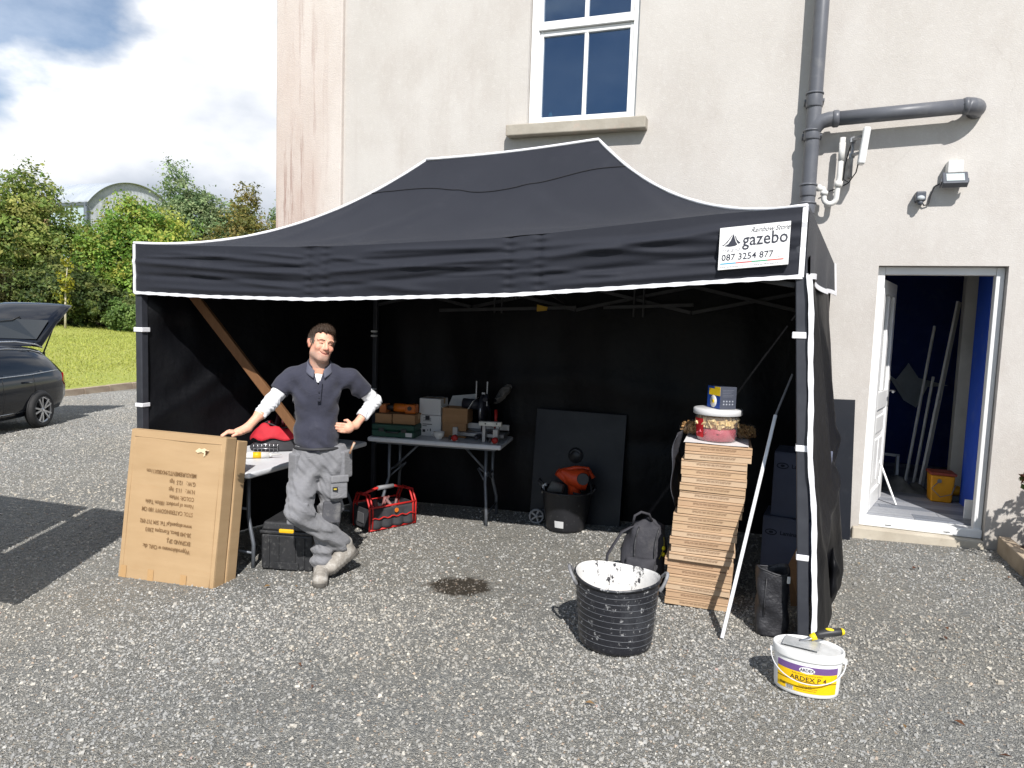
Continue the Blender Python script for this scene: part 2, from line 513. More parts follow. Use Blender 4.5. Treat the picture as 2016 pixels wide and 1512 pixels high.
# standing blades
def blades(n, seed):
    r = np.random.default_rng(seed)
    y = r.uniform(6, 42, n); s = r.uniform(0.02, 1, n) ** 1.2 * 27
    x = KX(y) - 0.16 - s
    k = (np.arctan2(x, y) > -1.05) & (np.arctan2(x, y) < -0.68); x, y = x[k], y[k]; n = len(x)
    z = lawn_z(x, y)
    a = r.uniform(0, PI, n); w = r.uniform(0.010, 0.028, n); h = r.uniform(0.03, 0.085, n)
    dx, dy = np.cos(a) * w, np.sin(a) * w
    lx, ly = r.normal(0, 0.03, n), r.normal(0, 0.03, n)
    V = np.stack([np.stack([x - dx, y - dy, z], -1), np.stack([x + dx, y + dy, z], -1), np.stack([x + lx, y + ly, z + h], -1)], 1)
    C = np.array([0.40, 0.44, 0.10]) * r.uniform(0.6, 1.35, (n, 1)) + np.array([0.12, 0.07, 0.02]) * (r.uniform(0, 1, (n, 1)) ** 3)
    return V.reshape(-1, 3), np.arange(n * 3).reshape(-1, 3), np.repeat(C, 3, 0)
t = NT('leaf tissue')
at = t.n('ShaderNodeAttribute'); at.attribute_name = 'tint'
df = t.n('ShaderNodeBsdfPrincipled'); t.l(at.outputs['Color'], df.inputs['Base Color']); df.inputs['Roughness'].default_value = 0.55; df.inputs['Specular IOR Level'].default_value = 0.35
tr = t.n('ShaderNodeBsdfTranslucent'); t.l(at.outputs['Color'], tr.inputs['Color'])
ms = t.n('ShaderNodeMixShader'); ms.inputs[0].default_value = 0.46
t.l(df.outputs[0], ms.inputs[1]); t.l(tr.outputs[0], ms.inputs[2])
MATS['leaf'] = t.done(ms.outputs[0])
Vg, Fg, Cg = blades(130000, 11)
stuff(tag(link('grass_blades', npmesh('grass_blades', Vg, Fg, Cg), MATS['leaf']), 'short mown grass of the sunny lawn behind the car', 'grass'))

# strip of bare earth and mulch under the trees
def earth(u, v):
    y = 14 + 34 * u
    x = -38.5 + (y - 28) * 0.62 - 2.2 * v + 0.25 * math.sin(y * 1.7)
    return (x, y, float(lawn_z(x, y)) + 0.05 + 0.05 * math.sin(y * 5 + v * 9))
t = NT('bare earth')
MATS['earth'] = t.done(t.bsdf(t.mix(t.noise(3, 6, 0.7), S(150, 122, 92), S(104, 80, 58)), 0.95, 0, 0.1, t.bump(t.noise(30, 5), 0.9, 0.05)))
struct(MB().grid(earth, 120, 6).build('earth_strip', MATS['earth']))

# kerb: concrete blocks laid end to end
kerb = bpy.data.objects.new('kerb', None); COL.objects.link(kerb); struct(kerb)
kerb.location = (KX(13.4), 13.4, 0)
cm = mat('kerb concrete', S(176, 160, 140), S(140, 122, 106), 2.2, 0.9, bump=0.5, bscale=60, dirt=0.4, dirtcol=S(98, 86, 66), dirtscale=3)
src = MB().box((-0.07, 0.006, -0.30), (0.07, 0.906, 0.0)).build('kerb_stone', cm, kerb, bevel=0.012)
for k in range(36):
    o = src if k == 0 else inst(src, kerb)
    y = 4 + 0.912 * k
    x = KX(y)
    o.location = (x - kerb.location.x + random.Random(k).uniform(-.008, .008), y - 13.4, float(lawn_z(np.float64(x), np.float64(y))) + 0.04 + random.Random(k + 50).uniform(-.008, .008))
    o.rotation_euler = (0, 0, math.atan(0.17))

# ------------------------------------------------------------------ trees
bark = mat('bark', S(96, 82, 66), S(60, 52, 42), 9, 0.95, bump=0.8, bscale=30, bdist=0.02, stretch=(3, 3, 0.6))
def crown_mesh(name, seed, blobs, n, leaf, palette, gap=0.5, up=0.25, csize=(0.35, 0.8)):
    """leaf-sized faces gathered in sprays through a lumpy volume; blobs = (x, y, z, rx, ry, rz)"""
    r = np.random.default_rng(seed)
    B = np.array(blobs, float)
    vol = B[:, 3] * B[:, 4] * B[:, 5]; vol = vol ** 0.8
    nc = max(40, n // 34)
    bi = r.choice(len(B), nc, p=vol / vol.sum())
    d = r.normal(size=(nc, 3)); d /= np.linalg.norm(d, axis=1)[:, None]
    rad = r.uniform(0.25, 1.0, nc) ** 0.45
    lump = 1 + 0.22 * np.sin(d[:, 0] * 5 + seed) * np.sin(d[:, 2] * 6 + seed * 2) + 0.16 * np.sin(d[:, 1] * 9 + seed)
    cc = B[bi, :3] + d * B[bi, 3:] * (rad * lump)[:, None]
    cr = r.uniform(*csize, nc)
    shade = r.uniform(0.66, 1.25, nc)
    hue = r.uniform(0, 1, nc)
    ci = r.integers(0, nc, n)
    off = r.normal(0, 0.42, (n, 3)); off[:, 2] *= 0.75
    p = cc[ci] + off * cr[ci][:, None]
    nrm = d[ci] * 0.9 + r.normal(0, 0.55, (n, 3)); nrm[:, 2] += up
    nrm /= np.linalg.norm(nrm, axis=1)[:, None]
    ref = r.normal(size=(n, 3))
    t1 = np.cross(nrm, ref); t1 /= np.linalg.norm(t1, axis=1)[:, None]
    t2 = np.cross(nrm, t1)
    L = leaf * r.uniform(0.45, 1.25, n)[:, None]; W = L * r.uniform(0.45, 0.7, n)[:, None]
    V = np.stack([p - t1 * L * 0.5, p + t2 * W * 0.5 + nrm * L * 0.08, p + t1 * L * 0.5, p - t2 * W * 0.5 + nrm * L * 0.08], 1)
    pal = np.array(palette)
    k = np.clip(hue[ci] * (len(pal) - 1) + r.normal(0, 0.35, n), 0, len(pal) - 1)
    k0 = np.floor(k).astype(int); k1 = np.minimum(k0 + 1, len(pal) - 1); fr = (k - k0)[:, None]
    C = (pal[k0] * (1 - fr) + pal[k1] * fr) * (shade[ci] * r.uniform(0.8, 1.2, n))[:, None]
    return npmesh(name, V.reshape(-1, 3), np.arange(n * 4).reshape(-1, 4), np.repeat(C, 4, 0))
def limb_tree(parent, seed, h, r0, blobs, nl=9, name='trunk'):
    r = random.Random(seed)
    b = MB()
    lean = (r.uniform(-.3, .3), r.uniform(-.3, .3))
    pts = [(lean[0] * k * k, lean[1] * k * k, h * k - 0.2 * (k == 0)) for k in (0, .15, .35, .55, .75, .92)]
    b.tube(pts, [r0 * 1.35, r0, r0 * .85, r0 * .62, r0 * .38, r0 * .12], 8)
    for k in range(nl):
        z = h * r.uniform(0.25, 0.8)
        bl = r.choice(blobs)
        e = Vector((bl[0] + r.uniform(-.8, .8) * bl[3], bl[1] + r.uniform(-.8, .8) * bl[4], bl[2] + r.uniform(-.2, .8) * bl[5]))
        s0 = Vector((lean[0] * (z / h) ** 2, lean[1] * (z / h) ** 2, z * 0.85))
        mid = s0.lerp(e, 0.5) + Vector((0, 0, 0.12 * (e - s0).length))
        b.tube([s0, mid, e], [r0 * .36, r0 * .2, r0 * .05], 6)
    return b.build(name, bark, parent)
def tree(name, label, cat, x, y, h, blobs, n, leaf, pal, seed, r0=0.16, nl=9, csize=(.28, .95), group=None, z=None):
    zb = float(lawn_z(np.float64(x), np.float64(y))) if z is None else z
    o = thing(name, label, cat, (x, y, zb), group=group)
    limb_tree(o, seed, h * 0.86, r0, blobs, nl)
    link('crown', crown_mesh('crown', seed, blobs, n, leaf, pal, csize=csize), MATS['leaf'], o)
    return o
G_olive = [(0.111, 0.189, 0.039), (0.195, 0.280, 0.065), (0.312, 0.370, 0.098), (0.403, 0.390, 0.117)]
G_lime = [(0.111, 0.221, 0.036), (0.202, 0.351, 0.058), (0.338, 0.442, 0.085), (0.481, 0.468, 0.104)]
G_grey = [(0.104, 0.182, 0.072), (0.189, 0.286, 0.117), (0.286, 0.377, 0.176), (0.364, 0.416, 0.215)]
G_dark = [(0.046, 0.074, 0.026), (0.088, 0.137, 0.040), (0.151, 0.202, 0.056), (0.226, 0.239, 0.074)]
G_laur = [(0.088, 0.165, 0.039), (0.184, 0.290, 0.077), (0.271, 0.369, 0.116)]
G_yel = [(0.30, 0.30, 0.030), (0.42, 0.38, 0.04), (0.25, 0.30, 0.05)]
TG = 'broadleaf trees beyond the lawn'
tree('broadleaf_tree', 'large olive green tree at the far left edge beyond the lawn', 'tree', -40.9, 29.0, 8.8,
     [(0, 0, 4.6, 3.1, 3.1, 3.6), (1.3, 1.2, 3.6, 2.2, 2.2, 2.6), (-1.8, -1.0, 4.0, 2.4, 2.4, 3.0), (0.2, 0.2, 6.9, 1.7, 1.7, 1.7), (1.0, 1.4, 2.2, 2.0, 2.0, 1.6)], 34000, 0.25, G_olive, 21, 0.22, group=TG)
tree('broadleaf_tree', 'rounded yellow green tree in front of the barn gable', 'tree', -36.4, 32.2, 7.6,
     [(0, 0, 4.4, 2.3, 2.3, 3.0), (-0.8, -0.9, 3.2, 2.1, 2.1, 2.4), (0.9, 1.1, 3.5, 2.0, 2.0, 2.5), (0.2, 0.1, 6.5, 1.2, 1.2, 1.4), (1.2, 1.4, 5.6, 1.5, 1.5, 1.6), (0.5, 0.6, 1.9, 2.4, 2.4, 1.6)], 38000, 0.24, G_lime, 22, 0.2, group=TG)
tree('broadleaf_tree', 'tallest grey green tree rising behind the yellow green tree', 'tree', -40.1, 41.5, 12.2,
     [(0, 0, 6.6, 2.7, 2.7, 3.4), (-0.9, -1.0, 9.4, 1.1, 1.1, 2.2), (1.6, 1.8, 6.4, 2.2, 2.2, 2.8), (-0.4, -0.3, 8.2, 1.7, 1.7, 2.0), (0.4, 0.4, 4.0, 3.2, 3.2, 2.6), (-1.9, -2.1, 7.2, .9, .9, 1.5)], 38000, 0.24, G_grey, 23, 0.24, 12, group=TG)
tree('broadleaf_tree', 'yellowing tree beside the house corner, right of the tallest tree', 'tree', -35.2, 40.6, 8.6,
     [(0, 0, 5.2, 2.4, 2.4, 3.0), (1.5, 1.4, 4.8, 2.2, 2.2, 2.8), (-1.4, -1.4, 4.0, 2.0, 2.0, 2.5), (0.1, 0.0, 8.4, 1.0, 1.0, 1.9), (0.2, 0.2, 2.5, 3.0, 3.0, 2.0)], 36000, 0.22, [(0.09, 0.11, 0.03), (0.18, 0.185, 0.05), (0.29, 0.255, 0.07), (0.36, 0.28, 0.09)], 24, 0.2, group=TG)
tree('broadleaf_tree', 'pale grey green tree top showing right against the house corner', 'tree', -36.0, 46.5, 9.4,
     [(0, 0, 7.2, 1.9, 1.9, 3.0), (2.4, 2.1, 7.6, 1.4, 1.4, 2.6), (0, 0, 4.2, 2.8, 2.8, 2.6)], 22000, 0.24, G_grey, 29, 0.2, group=TG)
SG = 'shrubs along the lawn edge'
tree('conifer_shrub', 'dark feathery evergreen shrub behind the young staked tree', 'shrub', -37.0, 28.2, 3.4,
     [(0, 0, 1.5, 2.0, 2.3, 1.6), (0.9, 1.1, 1.3, 1.6, 1.6, 1.4), (-0.8, -1.2, 1.4, 1.5, 1.5, 1.5), (0.1, 0.2, 2.6, 1.2, 1.2, 0.9)], 26000, 0.2, G_dark, 25, 0.12, csize=(.25, .5), group=SG)
tree('conifer_shrub', 'low brownish thicket under the large tree above the car tailgate', 'shrub', -39.4, 25.4, 2.6,
     [(0, 0, 1.2, 1.9, 2.4, 1.5), (-1.2, -1.5, 1.3, 1.8, 1.8, 1.5)], 17000, 0.2, [(0.04, 0.045, 0.016), (0.075, 0.075, 0.024), (0.115, 0.10, 0.036)], 26, 0.1, csize=(.25, .5), group=SG)
tree('conifer_shrub', 'dark shaded hedge filling the gap under the yellow green tree', 'shrub', -35.3, 31.9, 2.6,
     [(0, 0, 1.2, 1.6, 2.0, 1.4), (0.9, 1.8, 1.3, 1.6, 1.8, 1.5)], 15000, 0.2, G_dark, 27, 0.1, csize=(.25, .5), group=SG)
tree('laurel_bush', 'bright green laurel bush by the fence stakes at the lawn edge', 'bush', -34.0, 29.5, 1.7,
     [(0, 0, 0.85, 0.8, 0.9, 0.85), (0.4, 0.5, 0.7, 0.8, 0.7, 0.7)], 7000, 0.17, G_laur, 28, 0.05, 6, csize=(.2, .4), group=SG)
# young staked tree with a pale trunk
o = thing('young_tree', 'thin young tree with pale trunk and few yellow leaves', 'tree', (-34.85, 26.85, float(lawn_z(np.float64(-34.85), np.float64(26.85)))))
MB().tube([(0, 0, -.1), (.02, .01, 1.1), (.05, .02, 2.2), (.16, .1, 3.5)], [.06, .05, .03, .012], 8).build('trunk', mat('pale bark', S(205, 196, 178), S(160, 150, 130), 10, .9), o)
link('crown', crown_mesh('crown', 31, [(.03, .02, 1.7, .35, .35, .5), (.08, .05, 2.5, .32, .32, .5), (.15, .1, 3.3, .22, .22, .45)], 420, 0.19, G_yel, csize=(.12, .3)), MATS['leaf'], o)
wd = mat('weathered stake', S(176, 158, 120), S(132, 112, 82), 6, .9, bump=.5, bscale=40, stretch=(4, 4, .6))
for k, (x, y, h, lb) in enumerate([(-33.55, 30.2, 1.05, 'weathered wooden stake standing right beside the laurel bush'), (-33.2, 30.75, .85, 'shorter wooden stake seen against the gazebo front leg')]):
    s = thing('wooden_stake', lb, 'stake', (x, y, float(lawn_z(np.float64(x), np.float64(y)))), group='stakes at the lawn edge')
    MB().tube([(0, 0, -.2), (.01, 0, h * .6), (.02, .01, h)], [.075, .07, .06], 9).build('post', wd, s, bevel=.01)

# ------------------------------------------------------------------ barn
bz = 3.2
barn = thing('barn', 'grey corrugated farm barn with rounded roof behind the trees', 'barn', (-58.4, 47.1, bz))
eh, ph, bw, bl_ = 7.95, 10.55, 10.4, 24.0
def arch(u):
    """eave to eave; returns y, z"""
    a = (u - 0.5) * 2.0
    rr = (bw * bw / 4 + (ph - eh) ** 2) / (2 * (ph - eh))
    am = math.asin(bw / 2 / rr)
    return bw / 2 + rr * math.sin(a * am), eh + rr * math.cos(a * am) - (rr - (ph - eh))
steel = mat('galvanised sheet', S(186, 190, 194), S(160, 165, 170), .6, .5, .35, bump=.15, bscale=30, stretch=(1, 1, 3))
pale = mat('pale cladding', S(176, 190, 200), S(158, 174, 186), .8, .6)
dks = mat('barn trim', S(92, 100, 108), None, 2, .6)
# corrugated gable
b = MB(); N = 150
for k in range(N):
    u0, u1 = k / N, (k + 1) / N
    (y0, z0), (y1, z1) = arch(u0), arch(u1)
    x0 = 0.07 * (k % 2); x1 = 0.07 * ((k + 1) % 2)
    b.add([(x0, y0, -1), (x1, y1, -1), (x1, y1, z1 - .02), (x0, y0, z0 - .02)], [(0, 1, 2, 3)])
b.build('gable_wall', steel, barn)
def rf(u, v):
    y, z = arch(u); n = 0.03 * math.sin(v * bl_ * 8)
    return (0.35 - v * (bl_ + .7), y, z + .04 + n)
MB().grid(rf, 40, 160).build('roof', mat('barn roof sheet', S(168, 174, 182), S(150, 157, 166), .5, .6, .0, bump=.1), barn, solid=.06)
b = MB()
for k in range(6):
    b.box((-.1 - k * 4, -.06, -1), (-3.9 - k * 4, .04, eh - .25))
b.build('side_wall', pale, barn)
MB().tube([(.2, -.1, -1), (.2, -.1, eh)], .14, 8).build('downpipe', dks, barn)
MB().box((-bl_, -.22, eh - .28), (.35, -.02, eh - .06)).build('gutter', dks, barn)
MB().box((-8.4, -.12, -1), (-4.4, -.06, eh - 1.2)).build('sliding_door', mat('rusty door', S(150, 118, 96), S(120, 92, 74), 1.5, .8), barn)

# a few fallen leaves blown over the gravel
r_ = np.random.default_rng(77); n_ = 24
lx = np.concatenate([r_.uniform(.5, 2.0, 15), r_.uniform(-3.5, .5, 9)]); ly = np.concatenate([r_.uniform(3.2, 6.2, 15), r_.uniform(2.4, 5.4, 9)])
la = r_.uniform(0, 6.28, n_); ls = r_.uniform(.012, .026, n_); lz = ground_z(lx, ly) + .016
P_ = np.stack([np.stack([lx + np.cos(la + k_) * ls * (1.0 if q_ % 2 == 0 else .5), ly + np.sin(la + k_) * ls * (1.0 if q_ % 2 == 0 else .5), lz + (.008 if q_ in (1, 3) else 0) + r_.uniform(-.003, .006, n_)], -1) for q_, k_ in enumerate((0, PI / 2, PI, 3 * PI / 2))], 1)
lc = np.array([S(120, 82, 58), S(150, 120, 82), S(104, 70, 54), S(160, 136, 100)])[r_.integers(0, 4, n_)]
stuff(tag(link('fallen_leaves', npmesh('fallen_leaves', P_.reshape(-1, 3), np.arange(n_ * 4).reshape(-1, 4), np.repeat(lc, 4, 0)), MATS['leaf']), 'small dry brown leaves scattered over the gravel', 'leaves'))
# ------------------------------------------------------------------ house
WY = 6.40
house = thing('house', 'grey rendered two storey house wall behind the gazebo', 'house', (0, WY, 0))
t = NT('lime render')
base = t.mix(t.ramp(t.noise(0.8, 6, 0.6, (1, 1, .7)), [(0.35, 0.0), (0.68, 1.0)]), S(194, 190, 185), S(183, 178, 172))
base = t.mix(t.ramp(t.noise(3.4, 7, 0.68, (1, 1, .45), (4, 1, 2)), [(0.48, 0.0), (0.8, 0.55)]), base, S(170, 162, 155))
base = t.mix(t.ramp(t.noise(26, 5, 0.7), [(0.52, 0.0), (0.72, 0.28)]), base, S(212, 209, 205))
# faint vertical run marks and cracks
run = t.ramp(t.noise(2.4, 6, 0.7, (3.5, 1, .16), (11, 0, 3)), [(0.56, 0.0), (0.80, 0.22)])
base = t.mix(run, base, S(166, 156, 148))
crack = t.n('ShaderNodeTexVoronoi', feature='DISTANCE_TO_EDGE'); crack.inputs['Scale'].default_value = 0.55
wv = t.n('ShaderNodeMixRGB', blend_type='ADD'); wv.inputs[0].default_value = .35
t.l(t.tc.outputs['Object'], wv.inputs[1])
nz = t.n('ShaderNodeTexNoise'); nz.inputs['Scale'].default_value = 2.6; nz.inputs['Detail'].default_value = 6
t.l(t.tc.outputs['Object'], nz.inputs['Vector']); t.l(nz.outputs['Color'], wv.inputs[2]); t.l(wv.outputs[0], crack.inputs['Vector'])
ck = t.ramp(crack.outputs['Distance'], [(0.0, 1.0), (0.004, 0.0)])
base = t.mix(t.math('MULTIPLY', ck, t.ramp(t.noise(.7, 3), [(.55, 0.), (.65, .12)])), base, S(130, 122, 114))
# damp low on the wall
sp = t.n('ShaderNodeSeparateXYZ'); t.l(t.tc.outputs['Object'], sp.inputs[0])
low = t.ramp(t.math('ADD', sp.outputs[2], t.math('MULTIPLY', t.noise(2.2, 5), 0.4)), [(0.22, 0.6), (0.55, 0.0)])
base = t.mix(low, base, S(150, 142, 128))
rel = t.math('ADD', t.math('MULTIPLY', t.noise(95, 5, .7), .6), t.math('MULTIPLY', t.noise(2.0, 4), 1.6))
MATS['render'] = t.done(t.bsdf(base, 0.9, 0, 0.2, t.bump(rel, 0.42, 0.012)))
# the corner pier: same render with red brown water stains
t = NT('stained render')
base = t.mix(t.ramp(t.noise(2.2, 6, 0.62, (1, 1, .4)), [(0.35, 0.0), (0.7, 1.0)]), S(204, 196, 189), S(190, 180, 172))
sp = t.n('ShaderNodeSeparateXYZ'); t.l(t.tc.outputs['Object'], sp.inputs[0])
zf = t.ramp(t.math('MULTIPLY_ADD', sp.outputs[2], -0.36, 2.05), [(0.05, 0.0), (1.0, 1.0)])
xf = t.ramp(t.math('MULTIPLY_ADD', sp.outputs[0], -1.5, -6.55), [(0.0, 0.0), (0.45, 1.0)])
wash = t.math('MULTIPLY', t.math('MULTIPLY', zf, xf), t.ramp(t.noise(3.0, 6, .65, (1.6, 1, .3), (2, 0, 1)), [(.30, .25), (.62, .95)]))
base = t.mix(wash, base, S(182, 164, 154))
st = t.ramp(t.noise(3.6, 6, 0.72, (3.4, 1, .22), (5, 0, 9)), [(0.52, 0.0), (0.63, 1.0)])
base = t.mix(t.math('MULTIPLY', t.math('MULTIPLY', st, xf), t.math('MULTIPLY_ADD', zf, .7, .18, clamp=True)), base, S(154, 130, 121))
base = t.mix(t.ramp(t.noise(60, 4, .7), [(.62, 0.), (.74, .55)]), base, S(226, 220, 212))
MATS['stained'] = t.done(t.bsdf(base, 0.9, 0, 0.2, t.bump(t.math('ADD', t.noise(95, 5, .7), t.math('MULTIPLY', t.noise(4, 4), 1.5)), 0.4, 0.012)))

WX0, WX1, WZ0, WZ1 = -2.275, -1.255, 3.545, 5.42       # window opening
DX0, DX1, DZ0, DZ1 = 0.775, 1.665, 0.06, 2.265         # door opening
xs = [-5.0, WX0, WX1, DX0, DX1, 7.0]; zs = [-.6, DZ0, DZ1, WZ0, WZ1, 7.6]
b = MB()
for i in range(5):
    for j in range(5):
        if (i == 1 and j == 3) or (i == 3 and j in (1,)): continue
        b.add([(xs[i], 0, zs[j]), (xs[i + 1], 0, zs[j]), (xs[i + 1], 0, zs[j + 1]), (xs[i], 0, zs[j + 1])], [(0, 1, 2, 3)])
def reveal(b, x0, x1, z0, z1, d, bottom=True):
    b.add([(x0, 0, z0), (x0, 0, z1), (x0, d, z1), (x0, d, z0)], [(0, 1, 2, 3)])
    b.add([(x1, 0, z0), (x1, d, z0), (x1, d, z1), (x1, 0, z1)], [(0, 1, 2, 3)])
    b.add([(x0, 0, z1), (x1, 0, z1), (x1, d, z1), (x0, d, z1)], [(0, 1, 2, 3)])
    if bottom: b.add([(x0, 0, z0), (x0, d, z0), (x1, d, z0), (x1, 0, z0)], [(0, 1, 2, 3)])
reveal(b, WX0, WX1, WZ0, WZ1, 0.35)
reveal(b, DX0, DX1, DZ0, DZ1, 0.35)
b.add([(7, 0, -.6), (7, 9, -.6), (7, 9, 7.6), (7, 0, 7.6)], [(0, 1, 2, 3)])
b.add([(-5, 9, -.6), (-5, 0, -.6), (-5, 0, 7.6), (-5, 9, 7.6)], [(0, 1, 2, 3)])
b.add([(7, 9, -.6), (-5, 9, -.6), (-5, 9, 7.6), (7, 9, 7.6)], [(0, 1, 2, 3)])
b.build('wall', MATS['render'], house)
MB().box((-5.08, -.05, -.7), (-4.27, .9, 7.58)).build('corner_pier', MATS['stained'], house, bevel=.012)
slate = mat('slate', S(86, 90, 98), S(66, 70, 78), 2, .6, bump=.3, bscale=18)
b = MB(); b.add([(-5.4, -.35, 7.58), (7.4, -.35, 7.58), (7.4, 9.4, 7.58), (-5.4, 9.4, 7.58), (-1.5, 4.5, 10.2), (3.5, 4.5, 10.2)],
      [(0, 1, 5, 4), (1, 2, 5), (2, 3, 4, 5), (3, 0, 4), (3, 2, 1, 0)])
b.build('roof', slate, house)
# window
upvc = mat('white upvc', (0.80, 0.80, 0.79), (0.74, 0.74, 0.73), 3, .35, spec=.5, bump=.03, rvar=.08)
seal = mat('grey seal', (.16, .17, .18), None, 5, .7)
win = bpy.data.objects.new('window', None); COL.objects.link(win); win.parent = house
FD = 0.045       # frame setback
def bars(items, name, m_, parent, bevel=.006):
    b = MB()
    for lo, hi in items: b.box(lo, hi)
    return b.build(name, m_, parent, bevel=bevel)
bars([((WX0 + .004, FD, WZ0 + .004), (WX0 + .085, FD + .10, WZ1 - .004)), ((WX1 - .06, FD, WZ0 + .004), (WX1 - .004, FD + .10, WZ1 - .004)),
      ((WX0 + .0855, FD + .001, WZ0 + .004), (WX1 - .0605, FD + .10, WZ0 + .045)), ((WX0 + .0855, FD + .001, WZ1 - .07), (WX1 - .0605, FD + .10, WZ1 - .004))], 'frame', upvc, win)
a0, a1 = WX0 + .087, WX1 - .062
bars([((a0, FD + .014, WZ0 + .047), (a0 + .032, FD + .07, 4.405)), ((a1 - .03, FD + .014, WZ0 + .047), (a1, FD + .07, 4.405)),
      ((a0 + .0325, FD + .015, WZ0 + .047), (a1 - .0305, FD + .07, WZ0 + .085)), ((a0 + .0325, FD + .015, 4.36), (a1 - .0305, FD + .07, 4.404))], 'lower_sash', upvc, win, .004)
bars([((a0, FD - .012, 4.41), (a0 + .03, FD + .055, WZ1 - .072)), ((a1 - .03, FD - .012, 4.41), (a1, FD + .055, WZ1 - .072)),
      ((a0 - .008, FD - .014, 4.408), (a1 + .008, FD + .055, 4.482)), ((a0 + .0305, FD - .011, WZ1 - .13), (a1 - .0305, FD + .055, WZ1 - .073))], 'upper_sash', upvc, win, .004)
cx = (a0 + a1) / 2 + .005
bars([((cx - .018, FD + .018, WZ0 + .086), (cx + .018, FD + .062, 4.359))], 'glazing_bar', upvc, win, .004)
bars([((cx - .018, FD - .008, 4.483), (cx + .018, FD + .045, WZ1 - .131))], 'glazing_bar', upvc, win, .004)
t = NT('sky tinted window glass')
gl = t.n('ShaderNodeBsdfGlossy'); gl.inputs['Roughness'].default_value = 0.015; gl.inputs['Color'].default_value = (.60, .78, 1, 1)  # blue of a clear sky put into the reflection colour
wob = t.bump(t.noise(1.6, 2), .02, .02); t.l(wob, gl.inputs['Normal'])
tp = t.n('ShaderNodeBsdfTransparent'); tp.inputs['Color'].default_value = (.55, .62, .70, 1)
lw_ = t.n('ShaderNodeLayerWeight'); lw_.inputs['Blend'].default_value = .5
rf_ = t.math('MULTIPLY_ADD', t.math('POWER', lw_.outputs['Facing'], 5.0), .8, .17)
mxs = t.n('ShaderNodeMixShader'); t.l(rf_, mxs.inputs[0]); t.l(tp.outputs[0], mxs.inputs[1]); t.l(gl.outputs[0], mxs.inputs[2])
MATS['glass'] = t.done(mxs.outputs[0])
for (x0, x1, z0, z1, y) in ((a0 + .03, cx - .016, WZ0 + .083, 4.362, FD + .04), (cx + .016, a1 - .028, WZ0 + .083, 4.362, FD + .04),
                            (a0 + .028, cx - .016, 4.48, WZ1 - .128, FD + .018), (cx + .016, a1 - .028, 4.48, WZ1 - .128, FD + .018)):
    MB().box((x0, y, z0), (x1, y + .006, z1)).build('pane', MATS['glass'], win)
stone_sill = mat('stone sill', S(178, 172, 160), S(152, 145, 133), 3, .9, bump=.5, bscale=50, dirt=.6, dirtcol=S(196, 158, 142), dirtscale=5)
MB().box((-2.44, -.115, 3.435), (-1.14, .34, 3.538)).build('sill', stone_sill, win, bevel=.01)
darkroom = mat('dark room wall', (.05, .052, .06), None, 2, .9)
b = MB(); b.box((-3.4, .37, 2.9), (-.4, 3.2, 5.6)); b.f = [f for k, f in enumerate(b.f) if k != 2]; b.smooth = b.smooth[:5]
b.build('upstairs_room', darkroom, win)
MB().sphere((a0 + .085, FD + .14, WZ0 + .12), (.022, .012, .045)).build('ornament', mat('sea green glass', S(90, 160, 150), None, 8, .3), win)

# door opening
frm = bpy.data.objects.new('door_frame', None); COL.objects.link(frm); frm.parent = house
fd = .07
TZ = 0.205
bars([((DX0 + .003, fd, DZ0 + .07), (DX0 + .06, fd + .08, DZ1 - .003))], 'jamb', upvc, frm)
bars([((DX1 - .06, fd, DZ0 + .07), (DX1 - .003, fd + .08, DZ1 - .003))], 'jamb', upvc, frm)
bars([((DX0 + .0605, fd + .001, DZ1 - .066), (DX1 - .0605, fd + .08, DZ1 - .003))], 'head', upvc, frm)
bars([((DX0 + .003, fd - .03, DZ0 + .065), (DX1 - .003, fd + .09, TZ - .01))], 'threshold', upvc, frm, .008)
for x_ in (DX0 + .2, DX1 - .27): bars([((x_, fd - .032, DZ0 + .085), (x_ + .045, fd - .028, DZ0 + .093))], 'drain_slot', seal, frm, 0)
bars([((DX0 - .05, -.03, -.3), (DX1 + .0, .33, DZ0 + .062))], 'door_step', mat('step concrete', S(196, 188, 172), S(164, 154, 138), 3, .92, bump=.5, bscale=45, dirt=.5, dirtcol=S(140, 126, 108)), frm, .012)
# door leaf, hinged on the left jamb and swung into the hall
leaf = bpy.data.objects.new('door', None); COL.objects.link(leaf); leaf.parent = house
leaf.location = (DX0 + .075, fd + .085, TZ); leaf.rotation_euler = (0, 0, R(75))
LW, LH, LT = .765, 1.965, .062
def lb(x0, x1, z0, z1, y0=0, y1=LT): return ((x0, y0, z0), (x1, y1, z1))
bars([lb(0, .11, 0, LH), lb(LW - .11, LW, 0, LH), lb(.1105, LW - .1105, 0, .15), lb(.1105, LW - .1105, .86, 1.02), lb(.1105, LW - .1105, LH - .12, LH),
      lb(LW / 2 - .045, LW / 2 + .045, 1.0205, LH - .1205)], 'leaf_frame', upvc, leaf, .008)
bars([lb(.111, LW - .111, .1505, .8595, .018, LT - .018)], 'lower_panel', upvc, leaf, .004)
bars([lb(.16, LW / 2 - .02, .22, .60, .006, LT - .006)], 'raised_panel', upvc, leaf, .01)
bars([lb(LW / 2 + .02, LW - .16, .22, .60, .006, LT - .006)], 'raised_panel', upvc, leaf, .01)
bars([lb(.16, LW - .16, .65, .80, .006, LT - .006)], 'raised_panel', upvc, leaf, .01)
t = NT('obscure door glass')
MATS['dglass'] = t.done(t.bsdf(S(54, 60, 66), .12, 0, .8, t.bump(t.noise(40, 3), .3, .01)))
for x0, x1 in ((.1115, LW / 2 - .046), (LW / 2 + .046, LW - .1115)):
    bars([lb(x0, x1, 1.021, LH - .121, .026, .036)], 'door_pane', MATS['dglass'], leaf, 0)
chrome = mat('brushed steel', (.55, .55, .56), (.42, .42, .44), 20, .28, 1.0)
